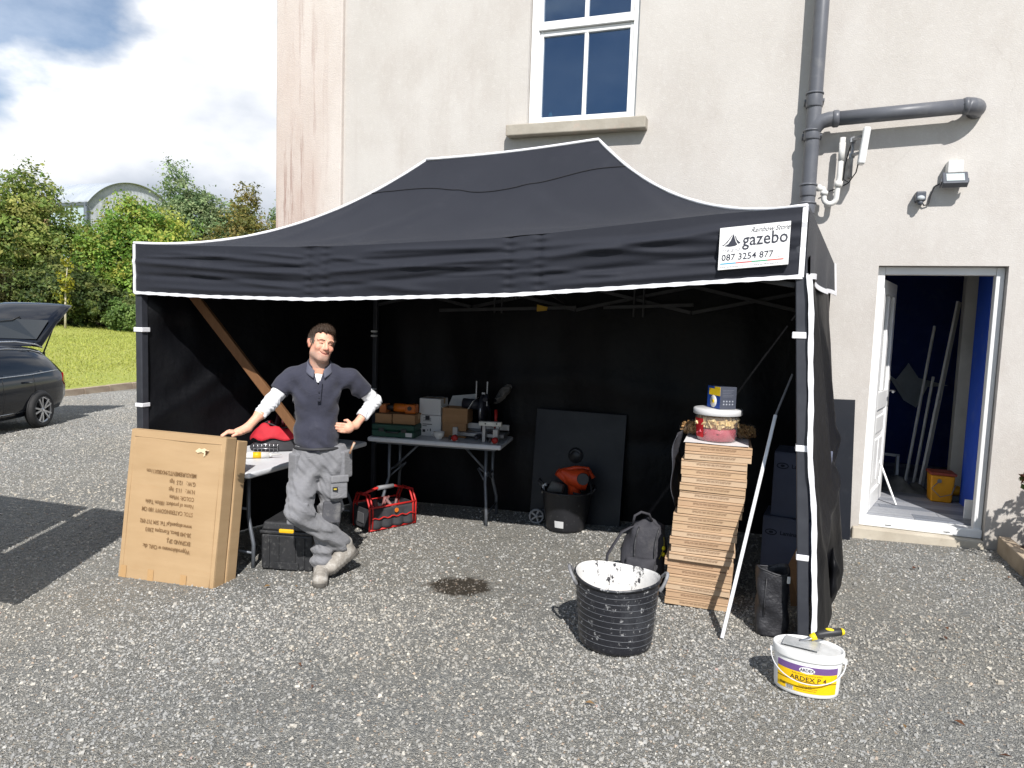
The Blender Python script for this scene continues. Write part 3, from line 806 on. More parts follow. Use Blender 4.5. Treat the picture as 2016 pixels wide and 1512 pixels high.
hd = MB(); hd.box((LW - .075, -.008, .86), (LW - .035, 0, 1.10)).tube([(LW - .055, -.004, 1.0), (LW - .055, -.05, 1.0), (LW - .17, -.052, 1.0)], .011, 8)
hd.box((LW - .075, LT, .86), (LW - .035, LT + .008, 1.10)).tube([(LW - .055, LT + .004, 1.0), (LW - .055, LT + .05, 1.0), (LW - .17, LT + .052, 1.0)], .011, 8)
hd.build('handle', chrome, leaf)
# hall behind the door
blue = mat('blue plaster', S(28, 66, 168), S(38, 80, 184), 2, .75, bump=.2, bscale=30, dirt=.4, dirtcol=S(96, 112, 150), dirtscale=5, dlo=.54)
blue2 = mat('shaded blue plaster', S(20, 44, 108), S(26, 52, 120), 2, .8, bump=.2, bscale=30, dirt=.4, dirtcol=S(92, 104, 134), dirtscale=5, dlo=.54)  # darker copy of the blue, the hall's shade put into its colour
grey = mat('hall plaster', S(196, 194, 188), S(174, 172, 166), 3, .9, bump=.2)
hall = bpy.data.objects.new('hall', None); COL.objects.link(hall); hall.parent = house
HX0, HX1, HY0, HY1, HZ = .50, 2.85, .352, 3.0, 2.60
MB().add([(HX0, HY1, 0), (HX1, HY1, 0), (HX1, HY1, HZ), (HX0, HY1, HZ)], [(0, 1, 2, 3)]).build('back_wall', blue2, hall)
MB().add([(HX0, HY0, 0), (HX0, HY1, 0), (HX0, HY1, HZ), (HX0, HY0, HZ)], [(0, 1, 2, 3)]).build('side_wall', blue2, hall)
MB().add([(HX1, HY0, 0), (HX1, HY1, 0), (HX1, HY1, HZ), (HX1, HY0, HZ)], [(3, 2, 1, 0)]).build('side_wall', grey, hall)
MB().add([(HX0, HY0, HZ), (HX1, HY0, HZ), (HX1, HY1, HZ), (HX0, HY1, HZ)], [(0, 1, 2, 3)]).build('ceiling', grey, hall)
MB().add([(HX0, HY0, 0), (DX0, HY0, 0), (DX0, HY0, HZ), (HX0, HY0, HZ), (DX1, HY0, 0), (HX1, HY0, 0), (HX1, HY0, HZ), (DX1, HY0, HZ), (DX0, HY0, DZ1), (DX1, HY0, DZ1)], [(3, 2, 1, 0), (7, 6, 5, 4), (3, 7, 9, 8)]).build('inner_wall', grey, hall)
MB().box((HX0, .02 + fd + .09, -.2), (HX1, HY1, TZ - .02)).build('subfloor', mat('screed', S(120, 118, 114), None, 4, .9), hall)
plk = [mat('grey plank %s' % q, S(*c1), S(*c2), 2.5, .5, bump=.15, bscale=30, stretch=(.5, 6, 6)) for q, c1, c2 in (('pale', (158, 160, 164), (134, 136, 142)), ('mid', (140, 143, 150), (118, 121, 128)), ('dark', (126, 130, 138), (108, 112, 120)))]
rr = random.Random(4)
for k in range(19):
    y0 = .165 + k * .148
    xq = rr.uniform(.9, 2.2)
    for x0, x1 in ((HX0 + .01, xq - .001), (xq + .001, HX1 - .01)):
        if y0 < .352: x0, x1 = max(x0, DX0 + .012), min(x1, DX1 - .012)
        if x1 - x0 < .05: continue
        MB().box((x0, y0, TZ - .0195), (x1, y0 + .1455, TZ)).build('floor_plank', rr.choice(plk), hall, bevel=.002, seg=1)
# blue painted nib wall just inside on the right
MB().box((1.70, .56, TZ), (1.93, .98, HZ)).build('nib_wall', blue, hall, bevel=.006)
MB().box((1.60, .36, TZ), (1.66, .375, TZ + .16)).build('skirting', upvc, hall, bevel=.003)
MB().box((1.72, 1.5, TZ), (2.6, 1.62, HZ)).build('nib_wall', grey, hall, bevel=.006)

# things in the hall
def hp(x, y, z=TZ): return (x, WY + y, z)
timber = mat('grey primed board', S(212, 210, 204), S(184, 182, 176), 6, .8, bump=.2, stretch=(4, 4, .5))
for k, (x0, y0, x1, y1, h, w, lb_) in enumerate([(1.49, 1.55, 1.71, 1.68, 1.86, .085, 'wide grey door lining board leaning behind the yellow bucket'), (1.38, 1.72, 1.56, 1.9, 1.62, .03, 'thin trim strip leaning left of the wide board, longest'),
                                             (1.46, 1.74, 1.58, 1.86, 1.10, .03, 'short trim strip leaning between the long strip and the wide board'), (1.80, 1.35, 1.86, 1.47, 1.2, .05, 'grey batten leaning by the blue wall end in the hall')]):
    o = thing('leaning_board', lb_, 'board', hp(x0, y0), group='boards leaning in the hall')
    MB().beam((0, 0, 0), (x1 - x0, y1 - y0, h), w, .022, up=(1, -.6, 0)).build('board', timber, o, bevel=.003)
    if k == 0:
        MB().cbox(((x1 - x0) * .52 - .012, (y1 - y0) * .52 - .016, h * .52), (.028, .012, .17)).build('lock_slot', seal, o)
yb = thing('yellow_bucket', 'square yellow bucket with red lid inside the doorway', 'bucket', hp(1.545, 1.0))
ymat = mat('yellow plastic', S(214, 150, 22), S(196, 130, 16), 9, .45, dirt=.25, dirtcol=S(120, 100, 70))
b = MB(); b.prism([(-.085, -.085), (.085, -.085), (.085, .085), (-.085, .085)], 0, .25)
for i in range(4, 8): b.v[i] = Vector((b.v[i].x * 1.16, b.v[i].y * 1.16, b.v[i].z))
b.build('bucket_body', ymat, yb, bevel=.015, seg=3)
MB().box((-.108, -.108, .2505), (.108, .108, .275)).build('lid', mat('dull red plastic', S(150, 66, 44), S(120, 54, 40), 8, .6), yb, bevel=.008)
MB().tube([(-.03, -.101, .2), (-.09, -.12, .13), (-.02, -.13, .06), (.07, -.12, .09), (.10, -.11, .18)], .004, 6).build('cable', seal, yb)
MB().tube([(-.03, -.099, .2), (-.03, -.106, .2)], .018, 12).build('knob', seal, yb)
yt = thing('yellow_tool', 'small yellow cordless tool lying right of the yellow bucket', 'tool', hp(1.70, 1.06))
MB().tube([(-.06, 0, .09), (.0, 0, .10), (.08, .01, .085)], [.04, .045, .025], 10).build('tool_body', ymat, yt)
MB().box((-.10, -.03, .0), (.06, .05, .05)).build('tool_base', seal, yt, bevel=.008)
rail = thing('white_strip', 'bent white plastic strip propped against the open door', 'strip', hp(.93, .78))
MB().beam((.0, .0, .52), (.11, -.11, .24), .03, .012, up=(1, 0, 0)).beam((.11, -.11, .24), (.20, -.20, .004), .03, .012, up=(1, 0, 0)).build('strip', upvc, rail, bevel=.002)
bench = thing('metal_trestle', 'pale metal trestle frame at the back of the hall', 'trestle', hp(1.2, 1.75))
b = MB(); b.beam((-.5, 0, .30), (.12, .02, .27), .03, .03)
for x in (-.48, .1): b.beam((x, 0, .27), (x - .01, -.1, .002), .03, .03); b.beam((x, .02, .27), (x + .01, .16, .002), .03, .03)
b.build('frame', mat('dusty metal', S(150, 152, 154), S(120, 122, 126), 9, .5, .4), bench, bevel=.004)
sh = thing('packing_sheet', 'torn pale packing sheet hanging on the blue back wall', 'sheet', (1.52, WY + 2.94, 1.18))
poly = [(-.42, .25), (-.12, .02), (.0, .22), (.12, .05), (.42, -.02), (.22, -.05), (.12, -.30), (-.02, -.22), (-.2, .06)]
b = MB(); b.add([(x, .02 * math.sin(9 * x), z) for x, z in poly], [tuple(range(len(poly)))[::-1]]); b.build('sheet', mat('pale sheet', S(170, 176, 180), None, 6, .8), sh, solid=.004)
clut = thing('rubble_bag', 'dark flattened rubble bag on the hall floor by the trestle', 'bag', hp(1.28, 1.35))
MB().grid(lambda u, v: ((u - .5) * .5, (v - .5) * .3, max(.002, .10 * math.sin(PI * u) * math.sin(PI * v) * (1 + .5 * math.sin(13 * u + 5 * v)))), 14, 10).build('sack', mat('dusty sack', S(92, 92, 90), S(66, 66, 64), 12, .8, bump=.4), clut)
# ------------------------------------------------------------------ pipes and fittings on the wall
pg = mat('grey drain plastic', S(96, 98, 104), S(86, 88, 94), 5, .42, spec=.5, dirt=.25, dirtcol=S(150, 148, 144), dirtscale=8)
pw = mat('white waste plastic', (.72, .71, .68), (.62, .61, .58), 6, .4, dirt=.2, dirtcol=(.35, .33, .30))
blk = mat('black plastic', (.022, .022, .024), (.03, .03, .032), 8, .45)
PY = WY - .13
sp_ = thing('soil_pipe', 'grey vertical soil pipe with horizontal branch on house wall', 'pipe', (.205, PY, 0))
MB().tube([(0.012, 0, 7.5), (0.006, 0, 4), (0, 0, 2.2), (.005, 0, .05)], .055, 20).build('stack', pg, sp_)
for z0, z1, r in ((3.50, 3.62, .0625), (3.245, 3.33, .0625), (2.80, 2.905, .0615), (2.66, 2.76, .0615), (2.18, 2.26, .0615)):
    b = MB().tube([(0, 0, z0), (0, 0, z0 + .012), (0, 0, z1 - .012), (0, 0, z1)], [r - .003, r, r, r - .003], 20)
    b.tube([(0, 0, z1 - .018), (0, 0, z1 - .006)], r + .006, 20)
    b.build('coupling', pg, sp_)
for z in (3.56, 3.29, 2.5): MB().box((-.075, .0, z - .012), (.075, .125, z + .012)).build('wall_bracket', pg, sp_, bevel=.004)
br = [(0, 0, 3.30), (.02, -.01, 3.345), (.06, -.015, 3.385), (.12, -.015, 3.40), (.16, -.015, 3.401)]
b = MB().tube(br, [.056, .057, .058, .058, .058], 20, False)
b.tube([(.14, -.015, 3.40), (.15, -.015, 3.40), (.18, -.015, 3.401), (.19, -.015, 3.401)], [.058, .066, .066, .058], 20)
b.tube([(.16, -.015, 3.40), (1.06, -.015, 3.435)], .055, 20)
b.tube([(1.03, -.015, 3.434), (1.05, -.015, 3.435), (1.07, -.015, 3.435)], [.056, .064, .062], 20)
el = [(1.05 + .09 * math.sin(a), -.015 + .09 * (1 - math.cos(a)), 3.435) for a in np.linspace(0, PI / 2, 8)]
b.tube([(1.05, -.015, 3.435)] + el + [(1.14, .13, 3.436)], .062, 20)
b.build('branch', pg, sp_)
wp = thing('waste_trap', 'white waste pipe with U bend joining the grey stack', 'pipe', (.36, WY - .11, 2.86))
U = [(.075, 0, .40), (.07, 0, .1), (.062, 0, .0), (.058, 0, -.06)] + [(.012 + .046 * math.cos(a), 0, -.07 + .046 * -math.sin(a)) for a in np.linspace(.2, PI - .2, 7)] + [(-.034, 0, -.05), (-.034, 0, -.02), (-.045, 0, .005), (-.075, 0, .012), (-.155, -.01, .014)]
MB().tube(U, .021, 12).build('pipe', pw, wp)
for p, q, r in (((.0745, 0, .36), (.073, 0, .22), .0245), ((.067, 0, .06), (.064, 0, .015), .031), ((-.034, 0, -.045), (-.034, 0, -.015), .029), ((-.09, 0, .012), (-.06, 0, .012), .027)):
    MB().tube([p, q], r, 14).build('compression_nut', pw, wp)
an = thing('wireless_antenna', 'white flat wireless antenna on a bracket by the waste pipe', 'antenna', (.555, WY, 3.17))
MB().box((.0, -.27, -.13), (.052, -.155, .145)).build('panel', mat('off white shell', (.78, .78, .77), None, 5, .4), an, bevel=.014, seg=3).rotation_euler = (R(4), R(5), 0)
b = MB().tube([(-.045, -.09, -.22), (-.045, -.09, .10)], .013, 10).beam((-.045, 0, -.2), (-.045, -.1, -.2), .02, .02).beam((-.045, 0, -.12), (-.045, -.1, -.12), .02, .02)
b.beam((-.05, -.09, .07), (.01, -.2, .07), .025, .02).beam((-.05, -.09, -.05), (.01, -.2, -.05), .025, .02).cbox((-.045, -.09, .07), (.04, .04, .035)).cbox((-.045, -.09, -.05), (.04, .04, .035))
b.build('bracket', mat('zinc bracket', (.34, .35, .36), (.25, .25, .26), 14, .45, .7), an)
MB().tube([(.0, -.21, -.10), (-.01, -.14, -.19), (-.05, -.05, -.25), (-.09, -.03, -.22), (-.085, -.04, -.10), (-.06, -.06, .02), (-.05, -.09, .05)], .005, 6).tube([(-.05, -.03, -.25), (-.13, -.02, -.29), (-.25, -.03, -.33)], .005, 6).build('cable', blk, an)
fl = thing('floodlight', 'small dark floodlight mounted on the wall above the door', 'floodlight', (1.235, WY, 2.93))
MB().cbox((0, -.05, .075), (.105, .10, .095)).build('junction_box', mat('bleached box', (.74, .74, .72), None, 6, .5), fl, bevel=.008)
Mt = Matrix.Translation((0, -.10, -.02)) @ Matrix.Rotation(R(-32), 4, 'X')
hs = mat('lamp housing', S(84, 88, 96), S(70, 74, 82), 6, .45)
MB().box((-.085, -.02, -.055), (.085, .035, .055), Mt).build('lamp_housing', hs, fl, bevel=.006)
MB().box((-.06, -.0235, -.035), (.06, -.0205, .035), Mt).build('lens', mat('lamp lens', S(196, 206, 206), None, 5, .2), fl)
MB().box((-.092, -.01, -.03), (-.086, .06, .0), Mt).box((.086, -.01, -.03), (.092, .06, .0), Mt).build('yoke', hs, fl)
MB().tube([(-.085, -.05, -.04), (-.12, -.03, -.06), (-.14, -.02, -.12), (-.15, -.02, -.19), (-.18, -.02, -.20), (-.20, -.03, -.17)], .0055, 8).build('cable', blk, fl)
pr = thing('motion_sensor', 'small grey motion sensor left of the floodlight', 'sensor', (1.02, WY, 2.79))
MB().box((-.035, -.09, -.035), (.035, 0, .04)).build('sensor_body', hs, pr, bevel=.01, seg=3)
MB().sphere((0, -.085, -.012), (.028, .02, .02)).build('sensor_lens', mat('sensor lens', S(190, 196, 200), None, 8, .3), pr)
MB().sphere((0, -.07, -.045), (.02, .02, .022)).build('swivel', hs, pr)

# ------------------------------------------------------------------ planting bed by the wall, right of the door
bed = thing('planting_bed', 'low concrete edged planting bed right of the doorway', 'planter', (1.74, 5.9, gz(1.74)))
ce = mat('edging concrete', S(188, 172, 150), S(156, 140, 120), 4, .92, bump=.5, bscale=50)
for k in range(3):
    y0 = .44 - k * .62
    MB().box((0.0, y0 - .61, -.15), (.085, y0, .13)).build('edging_stone', ce, bed, bevel=.012)
MB().grid(lambda u, v: (.086 + u * 2.0, .46 - v * 1.8, .07 + .03 * math.sin(20 * u) * math.sin(17 * v)), 30, 26).build('soil', mat('bed soil', S(84, 62, 46), S(58, 44, 34), 12, .95, bump=.8, bscale=40, bdist=.02), bed)
pl = thing('garden_shrub', 'red tipped garden shrub at right edge beside the door', 'shrub', (2.08, 5.72, gz(2.0) + .07))
b = MB()
rr = random.Random(8); tips = []
for k in range(20):
    a = rr.uniform(0, 2 * PI); rad = rr.uniform(.08, .34); h = rr.uniform(.3, .95)
    e = (rad * math.cos(a), rad * math.sin(a), h); tips.append(e)
    b.tube([(0, 0, 0), (e[0] * .35, e[1] * .35, h * .55), e], [.009, .006, .003], 6)
b.build('stem', bark, pl)
link('foliage', crown_mesh('foliage', 41, [(e[0], e[1], e[2], .09, .09, .10) for e in tips], 1500, .06, [(.05, .09, .02), (.09, .13, .03), (.16, .05, .035), (.22, .06, .05)], csize=(.05, .10)), MATS['leaf'], pl)
tp_ = thing('terracotta_pot', 'small orange terracotta pot in the planting bed', 'pot', (1.96, 6.06, gz(1.9) + .08))
MB().lathe([(.0, 0), (.06, 0), (.085, .13), (.095, .13), (.095, .16), (.08, .16), (.07, .03), (0, .03)], 24, closed=True).build('pot', mat('terracotta', S(206, 104, 58), S(176, 84, 48), 8, .85, bump=.2), tp_)
# ------------------------------------------------------------------ gazebo
gaz = thing('gazebo', 'large black pop-up gazebo with white piping in front of the house', 'gazebo', (-2.1, 5.1, gz(-2.1)))
GB = Vector(gaz.location)
def gp(x, y, z): return (x - GB.x, y - GB.y, z - GB.z)
t = NT('black polyester')
wv_ = t.math('MULTIPLY', t.noise(900, 1, .5, (1, 1, 1)), 1.0)
cb = t.mix(t.ramp(t.noise(1.4, 5, .6), [(.35, 0.), (.7, 1.)]), (.0170, .0188, .0262), (.0212, .0232, .0315))
cb = t.mix(t.ramp(t.noise(5, 7, .7, (1, 1, 1), (2, 5, 1)), [(.56, 0.), (.8, .22)]), cb, (.055, .058, .070))
rel = t.math('ADD', t.math('MULTIPLY', wv_, .25), t.math('MULTIPLY', t.noise(5.5, 5, .6), 1.0))
MATS['poly'] = t.done(t.bsdf(cb, .68, 0, .22, t.bump(rel, .30, .012), sheen=.05))
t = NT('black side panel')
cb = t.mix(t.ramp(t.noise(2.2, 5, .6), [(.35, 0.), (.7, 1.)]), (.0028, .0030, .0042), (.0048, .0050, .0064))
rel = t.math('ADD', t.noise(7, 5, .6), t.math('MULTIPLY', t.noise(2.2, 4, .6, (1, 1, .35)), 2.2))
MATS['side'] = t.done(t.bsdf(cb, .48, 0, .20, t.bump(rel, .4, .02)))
piping = mat('white piping', (.78, .78, .80), (.70, .70, .73), 9, .6, bump=.2, bscale=60, dirt=.2, dirtcol=(.5, .5, .52), dirtscale=20)
legm = mat('grey powder coat', S(58, 60, 66), S(48, 50, 56), 9, .45, spec=.5)
FL, FRc, BRc, BLc = Vector((-4.42, 3.95)), Vector((.13, 3.95)), Vector((.42, 6.2)), Vector((-3.72, 6.2))
RL, RRg = Vector((-2.65, 5.12, 2.96)), Vector((-1.26, 5.12, 3.04))
def lerp(a, b, t_): return a + (b - a) * t_
def interp(u, tab):
    for (a, x), (b, y) in zip(tab, tab[1:]):
        if u <= b:
            k = (u - a) / (b - a); k = k * k * (3 - 2 * k) if False else k
            return x + (y - x) * k
    return tab[-1][1]
ETOP = [(0, 2.185), (.08, 2.172), (.34, 2.152), (.65, 2.205), (.9, 2.315), (1, 2.345)]
EBOT = [(0, 1.825), (.15, 1.808), (.34, 1.806), (.65, 1.862), (1, 1.985)]
def gauss(x, s): return math.exp(-(x / s) ** 2)
def folds(u, v, L):
    """soft creases: (u0, v0, u1, v1, width, height)"""
    h = 0
    for (a, b, c, d, w, q) in L:
        dx, dy = c - a, d - b; L2 = dx * dx + dy * dy
        k = ((u - a) * dx + (v - b) * dy) / L2
        if k < -.15 or k > 1.15: continue
        e = max(0, min(1, (k + .15) / .3)) * max(0, min(1, (1.15 - k) / .3))
        dist = abs((u - a) * dy - (v - b) * dx) / math.sqrt(L2)
        h += q * e * gauss(dist, w)
    return h
# top cloth
EXP = 2.1
RPF = [(.02, .05, .45, .35, .03, .012), (.03, .02, .60, .12, .03, -.012), (.98, .05, .60, .40, .03, .014), (.97, .02, .45, .10, .03, -.012), (.20, .30, .40, .85, .03, .010), (.80, .30, .62, .85, .03, .010), (.34, .0, .38, .30, .02, .014), (.66, .0, .64, .30, .02, .014), (.5, .15, .52, .7, .05, -.012), (.9, .25, .97, .75, .02, .012), (.1, .3, .04, .8, .02, .012)]
def roof_panel(c0, c1, e0, e1, r0, r1, ztab=None):
    def f(u, v):
        a = lerp(c0, c1, u); r = lerp(r0, r1, u)
        ze = interp(u, ztab) if ztab else lerp(e0, e1, u)
        x, y = lerp(a.x, r.x, v), lerp(a.y, r.y, v)
        z = ze + (r.z - ze) * v ** EXP
        z -= .012 * math.sin(PI * u) * math.sin(PI * v) + .012 * math.sin(PI * u) * (v > .98) * 0
        z += .008 * math.sin(19 * u + 3 * v) * v * (1 - v) * 4 * math.sin(PI * u)
        z += folds(u, v, RPF) * math.sin(PI * min(1, max(0, u))) ** .3
        return gp(x, y, z)
    return f
MB().grid(roof_panel(FL, FRc, 0, 0, RL, RRg, ETOP), 90, 36).build('front_roof_panel', MATS['poly'], gaz)
MB().grid(roof_panel(FRc, BRc, 2.345, 2.26, RRg, RRg), 30, 36).build('side_roof_panel', MATS['poly'], gaz)
MB().grid(roof_panel(BRc, BLc, 2.26, 2.2, RRg, RL), 50, 30).build('back_roof_panel', MATS['poly'], gaz)
MB().grid(roof_panel(BLc, FL, 2.2, 2.185, RL, RL), 30, 36).build('side_roof_panel', MATS['poly'], gaz)
# front valance with pull creases
VF = [(.04, .25, .20, .20, .02, .010), (.14, .55, .30, .78, .03, .012), (.42, .66, .52, .9, .03, .012), (.74, .30, .86, .52, .025, .013), (.82, .62, .97, .74, .025, .011), (.5, .45, .6, .48, .02, .010), (.25, .12, .33, .20, .018, .009), (.375, .2, .46, .38, .02, .010), (.70, .6, .78, .78, .02, .010),
      (.02, .35, .33, .52, .05, .016), (.03, .62, .32, .66, .05, -.014), (.10, .15, .33, .33, .035, .012), (.36, .5, .64, .36, .05, .017), (.38, .75, .63, .55, .045, -.014), (.40, .30, .66, .24, .04, -.012),
      (.69, .42, .99, .18, .05, .018), (.70, .20, .97, .42, .045, .012), (.69, .70, .98, .58, .05, -.016), (.45, .12, .62, .16, .04, .012), (.05, .85, .30, .88, .05, .010), (.72, .88, .95, .84, .05, .012), (.2, .42, .34, .38, .025, -.010), (.55, .62, .66, .60, .025, .010)]
def puck(u, v):
    h = 0
    for c in (.338, .366, .647, .688):
        h += .0065 * gauss(u - c, .009) * math.sin(v * 44 + 7 * c) - .006 * gauss(u - c, .003)
    return h
def val_front(u, v):
    x = lerp(FL.x, FRc.x, u)
    zt, zb = interp(u, ETOP), interp(u, EBOT)
    z = lerp(zt, zb, v)
    rnd = .02 * (1 - v) * 0
    y = 3.95 - .018 * math.sin(PI * v) * math.sin(PI * u) - folds(u, v, VF) * 1.3 - puck(u, v)
    k = max(0, 1 - min(u, 1 - u) / .012)
    y += .012 * k * k
    return gp(x, y, z)
MB().grid(val_front, 260, 40).build('front_valance', MATS['poly'], gaz)
def val_right(u, v):
    p = lerp(FRc, BRc, u); wob = .02 * math.sin(u * 14) * v
    zt = lerp(2.345, 2.26, u); zb = 1.985 - .10 * math.sin(PI * u) ** 2 * 0 + .02 * math.sin(u * 9) + .02 * u
    return gp(p.x + wob + .012, p.y, lerp(zt, zb, v))
MB().grid(val_right, 60, 14).build('side_valance', MATS['poly'], gaz)
MB().grid(lambda u, v: gp(lerp(FL.x, BLc.x, u) - .012 + .015 * math.sin(u * 12) * v, lerp(FL.y, BLc.y, u), lerp(lerp(2.185, 2.2, u), lerp(1.825, 1.84, u), v)), 50, 12).build('side_valance', MATS['poly'], gaz)
MB().grid(lambda u, v: gp(lerp(BLc.x, BRc.x, u), 6.212, lerp(lerp(2.2, 2.26, u), lerp(1.84, 2.0, u), v)), 50, 8).build('back_valance', MATS['poly'], gaz)
# piping
def ribbon(name, pts, w, nrm=(0, -1, 0), th=.006, jit=0.0):
    b = MB(); n = Vector(nrm).normalized(); pts = [Vector(gp(*p)) for p in pts]
    V = []; F = []
    for i, p in enumerate(pts):
        tdir = (pts[min(i + 1, len(pts) - 1)] - pts[max(i - 1, 0)]).normalized()
        s_ = tdir.cross(n).normalized() * (w / 2) * (1 + jit * math.sin(i * 1.9))
        V += [p - s_ + n * .004, p + s_ + n * .004, p + s_ + n * (.004 + th), p - s_ + n * (.004 + th)]
    for i in range(len(pts) - 1):
        a = i * 4
        for k in range(4): F.append((a + k, a + (k + 1) % 4, a + 4 + (k + 1) % 4, a + 4 + k))
    F += [(0, 1, 2, 3), tuple(len(V) - 4 + k for k in (3, 2, 1, 0))]
    b.add(V, F)
    return b.build(name, piping, gaz, recalc=True)
def vf_world(u, v):
    p = val_front(u, v); return (p[0] + GB.x, p[1] + GB.y - .002, p[2] + GB.z)
ribbon('front_hem_piping', [vf_world(i / 120, .982) for i in range(121)], .021, jit=.18)
ribbon('corner_piping', [vf_world(.0015, j / 14 * .98 + .01) for j in range(15)], .022)
ribbon('corner_piping', [vf_world(.9985, j / 14 * .98 + .01) for j in range(15)], .026)
def hip(c, ze, r, n=28, lift=.006):
    return [gp(lerp(c.x, r.x, k / n), lerp(c.y, r.y, k / n), ze + (r.z - ze) * (k / n) ** EXP + lift) for k in range(n + 1)]
for c, ze, r in ((FL, 2.185, RL), (FRc, 2.345, RRg), (BRc, 2.26, RRg), (BLc, 2.2, RL)):
    MB().tube(hip(c, ze, r), [.0105 + .0014 * math.sin(k * 1.7) for k in range(29)], 8).build('hip_piping', piping, gaz)
rp = [gp(*(RL.lerp(RRg, k / 14) + Vector((0, -.004, .008 - .016 * math.sin(PI * k / 14))))) for k in range(15)]
MB().tube(rp, .0115, 8).build('ridge_piping', piping, gaz)
def vr_world(u, v):
    p = val_right(u, v); return (p[0] + GB.x + .002, p[1] + GB.y, p[2] + GB.z)
ribbon('side_hem_piping', [vr_world(i / 50, .98) for i in range(51)], .03, (1, -.1, 0))
ribbon('corner_piping', [vr_world(.995, j / 10) for j in range(11)], .03, (1, -.3, 0))
# stitched seam high on the front roof
fr_ = roof_panel(FL, FRc, 0, 0, RL, RRg, ETOP)
MB().tube([Vector(fr_(k / 40, .80 + .025 * math.sin(k * .22))) + Vector((0, -.002, .002)) for k in range(41)], .0035, 6).build('roof_seam', mat('black seam', (.006, .006, .008), None, 9, .7), gaz)
# legs
def leg(p, q, s_=.045):
    b = MB(); b.beam(gp(*p), gp(*q), s_, s_, up=(0, 1, 0))
    o = b.build('leg', legm, gaz, bevel=.006)
    bb = MB(); q2 = gp(*q); bb.box((q2[0] - .05, q2[1] - .05, q2[2]), (q2[0] + .05, q2[1] + .05, q2[2] + .008)); bb.build('foot_plate', legm, o, bevel=.002)
    return o
leg((-4.385, 3.985, 2.16), (-4.385, 3.985, gz(-4.385)), .06)
leg((.105, 3.985, 2.3), (.262, 3.985, gz(.26)), .058)
leg((-3.70, 6.15, 2.15), (-3.70, 6.15, gz(-3.7)))
leg((.38, 6.15, 2.2), (.44, 6.15, gz(.44)))
def strap(x, y, z, w=.075, d=.075, h=.028):
    MB().cbox(gp(x, y, z), (w, d, h)).build('strap', piping, gaz, bevel=.004)
strap(-4.385, 3.985, 1.56, .085, .075, .034); strap(-4.385, 3.985, 1.0, .072, .075, .03)
strap(.135, 3.985, 1.69, .07, .07, .034); strap(.185, 3.985, 1.10, .062, .066, .034); strap(.225, 3.985, .52, .062, .066, .032)
strap(-3.70, 6.12, 1.575, .05, .05, .018); strap(-3.70, 6.12, 1.53, .05, .05, .018); strap(-3.70, 6.12, 1.0, .05, .05, .02); strap(-3.70, 6.12, .96, .05, .05, .02)
# side walls
LWF = [(.02, .20, .16, .06, .05, .05), (.02, .20, .18, .20, .04, .045), (.02, .22, .14, .42, .05, .035), (.02, .55, .20, .26, .05, .03), (.03, .56, .34, .36, .03, .055), (.10, .57, .42, .42, .035, .045), (.02, .56, .12, .80, .04, .03),
       (.45, .30, .70, .75, .08, .03), (.60, .20, .9, .6, .08, -.03), (.3, .75, .5, .9, .05, .03)]
nl = Vector((2.25, -.7)).normalized()
def wall_left(u, v):
    p = lerp(FL, BLc, u); zt = lerp(2.15, 2.15, u); zb = gz(p.x) + .01
    h = folds(u, v, LWF) * .8 + .012 * math.sin(u * 31 + 4 * v) * v
    return gp(p.x + nl.x * h + .02, p.y + nl.y * h + .05 * (1 - u), lerp(zt, zb, v))
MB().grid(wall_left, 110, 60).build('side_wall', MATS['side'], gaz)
BWF = [(.05 + .13 * k, .1 + .05 * (k % 3), .13 + .13 * k, .95, .04, .03 * (-1) ** k) for k in range(7)] + [(.1, .5, .5, .42, .05, .02), (.5, .42, .95, .55, .05, .02), (.2, .7, .8, .66, .04, -.02)]
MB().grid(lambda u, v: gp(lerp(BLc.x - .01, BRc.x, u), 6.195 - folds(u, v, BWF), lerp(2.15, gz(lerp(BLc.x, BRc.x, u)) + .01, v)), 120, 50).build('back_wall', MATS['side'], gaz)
RWF = [(.06, .1, .10, .9, .035, .03), (.16, .05, .22, .7, .04, -.03), (.28, .1, .36, .65, .04, .035), (.42, .05, .60, .75, .05, -.03), (.55, .2, .72, .6, .05, .045), (.15, .78, .85, .50, .035, .05), (.3, .7, .34, 1, .05, -.04), (.5, .65, .52, 1, .06, .05), (.7, .6, .74, 1, .05, -.04), (.85, .1, .9, .9, .05, .03)]
BOT = [(0, .325), (.12, .385), (.31, .465), (.5, .515), (.63, .54), (.8, .56), (1, .57)]
def wall_right(u, v):
    p = lerp(FRc, BRc, u); xt = p.x + .032 * max(0, 1 - u * 10) - .012 * min(1, u * 10); xb = interp(u, BOT)
    k = v ** 1.15
    x = lerp(xt, xb, k) + .02 * math.sin(PI * u) * math.sin(PI * v) + folds(u, v, RWF) * (.5 + .4 * v) * min(1, u * 8)
    zb = gz(xb) + .005
    return gp(x, p.y - .0, lerp(2.10, zb, v))
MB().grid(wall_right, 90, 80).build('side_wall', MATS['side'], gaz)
wpts = []
for j in range(41):
    v = j / 40
    x = lerp(.160, .318, v) + .006 * math.sin(v * 11) + .003 * math.sin(v * 23)
    wpts.append((x, 3.945 - .006 * math.sin(v * 17), lerp(2.0, .02, v)))
ribbon('wall_edge_piping', wpts, .026, (0, -1, 0), jit=.12)
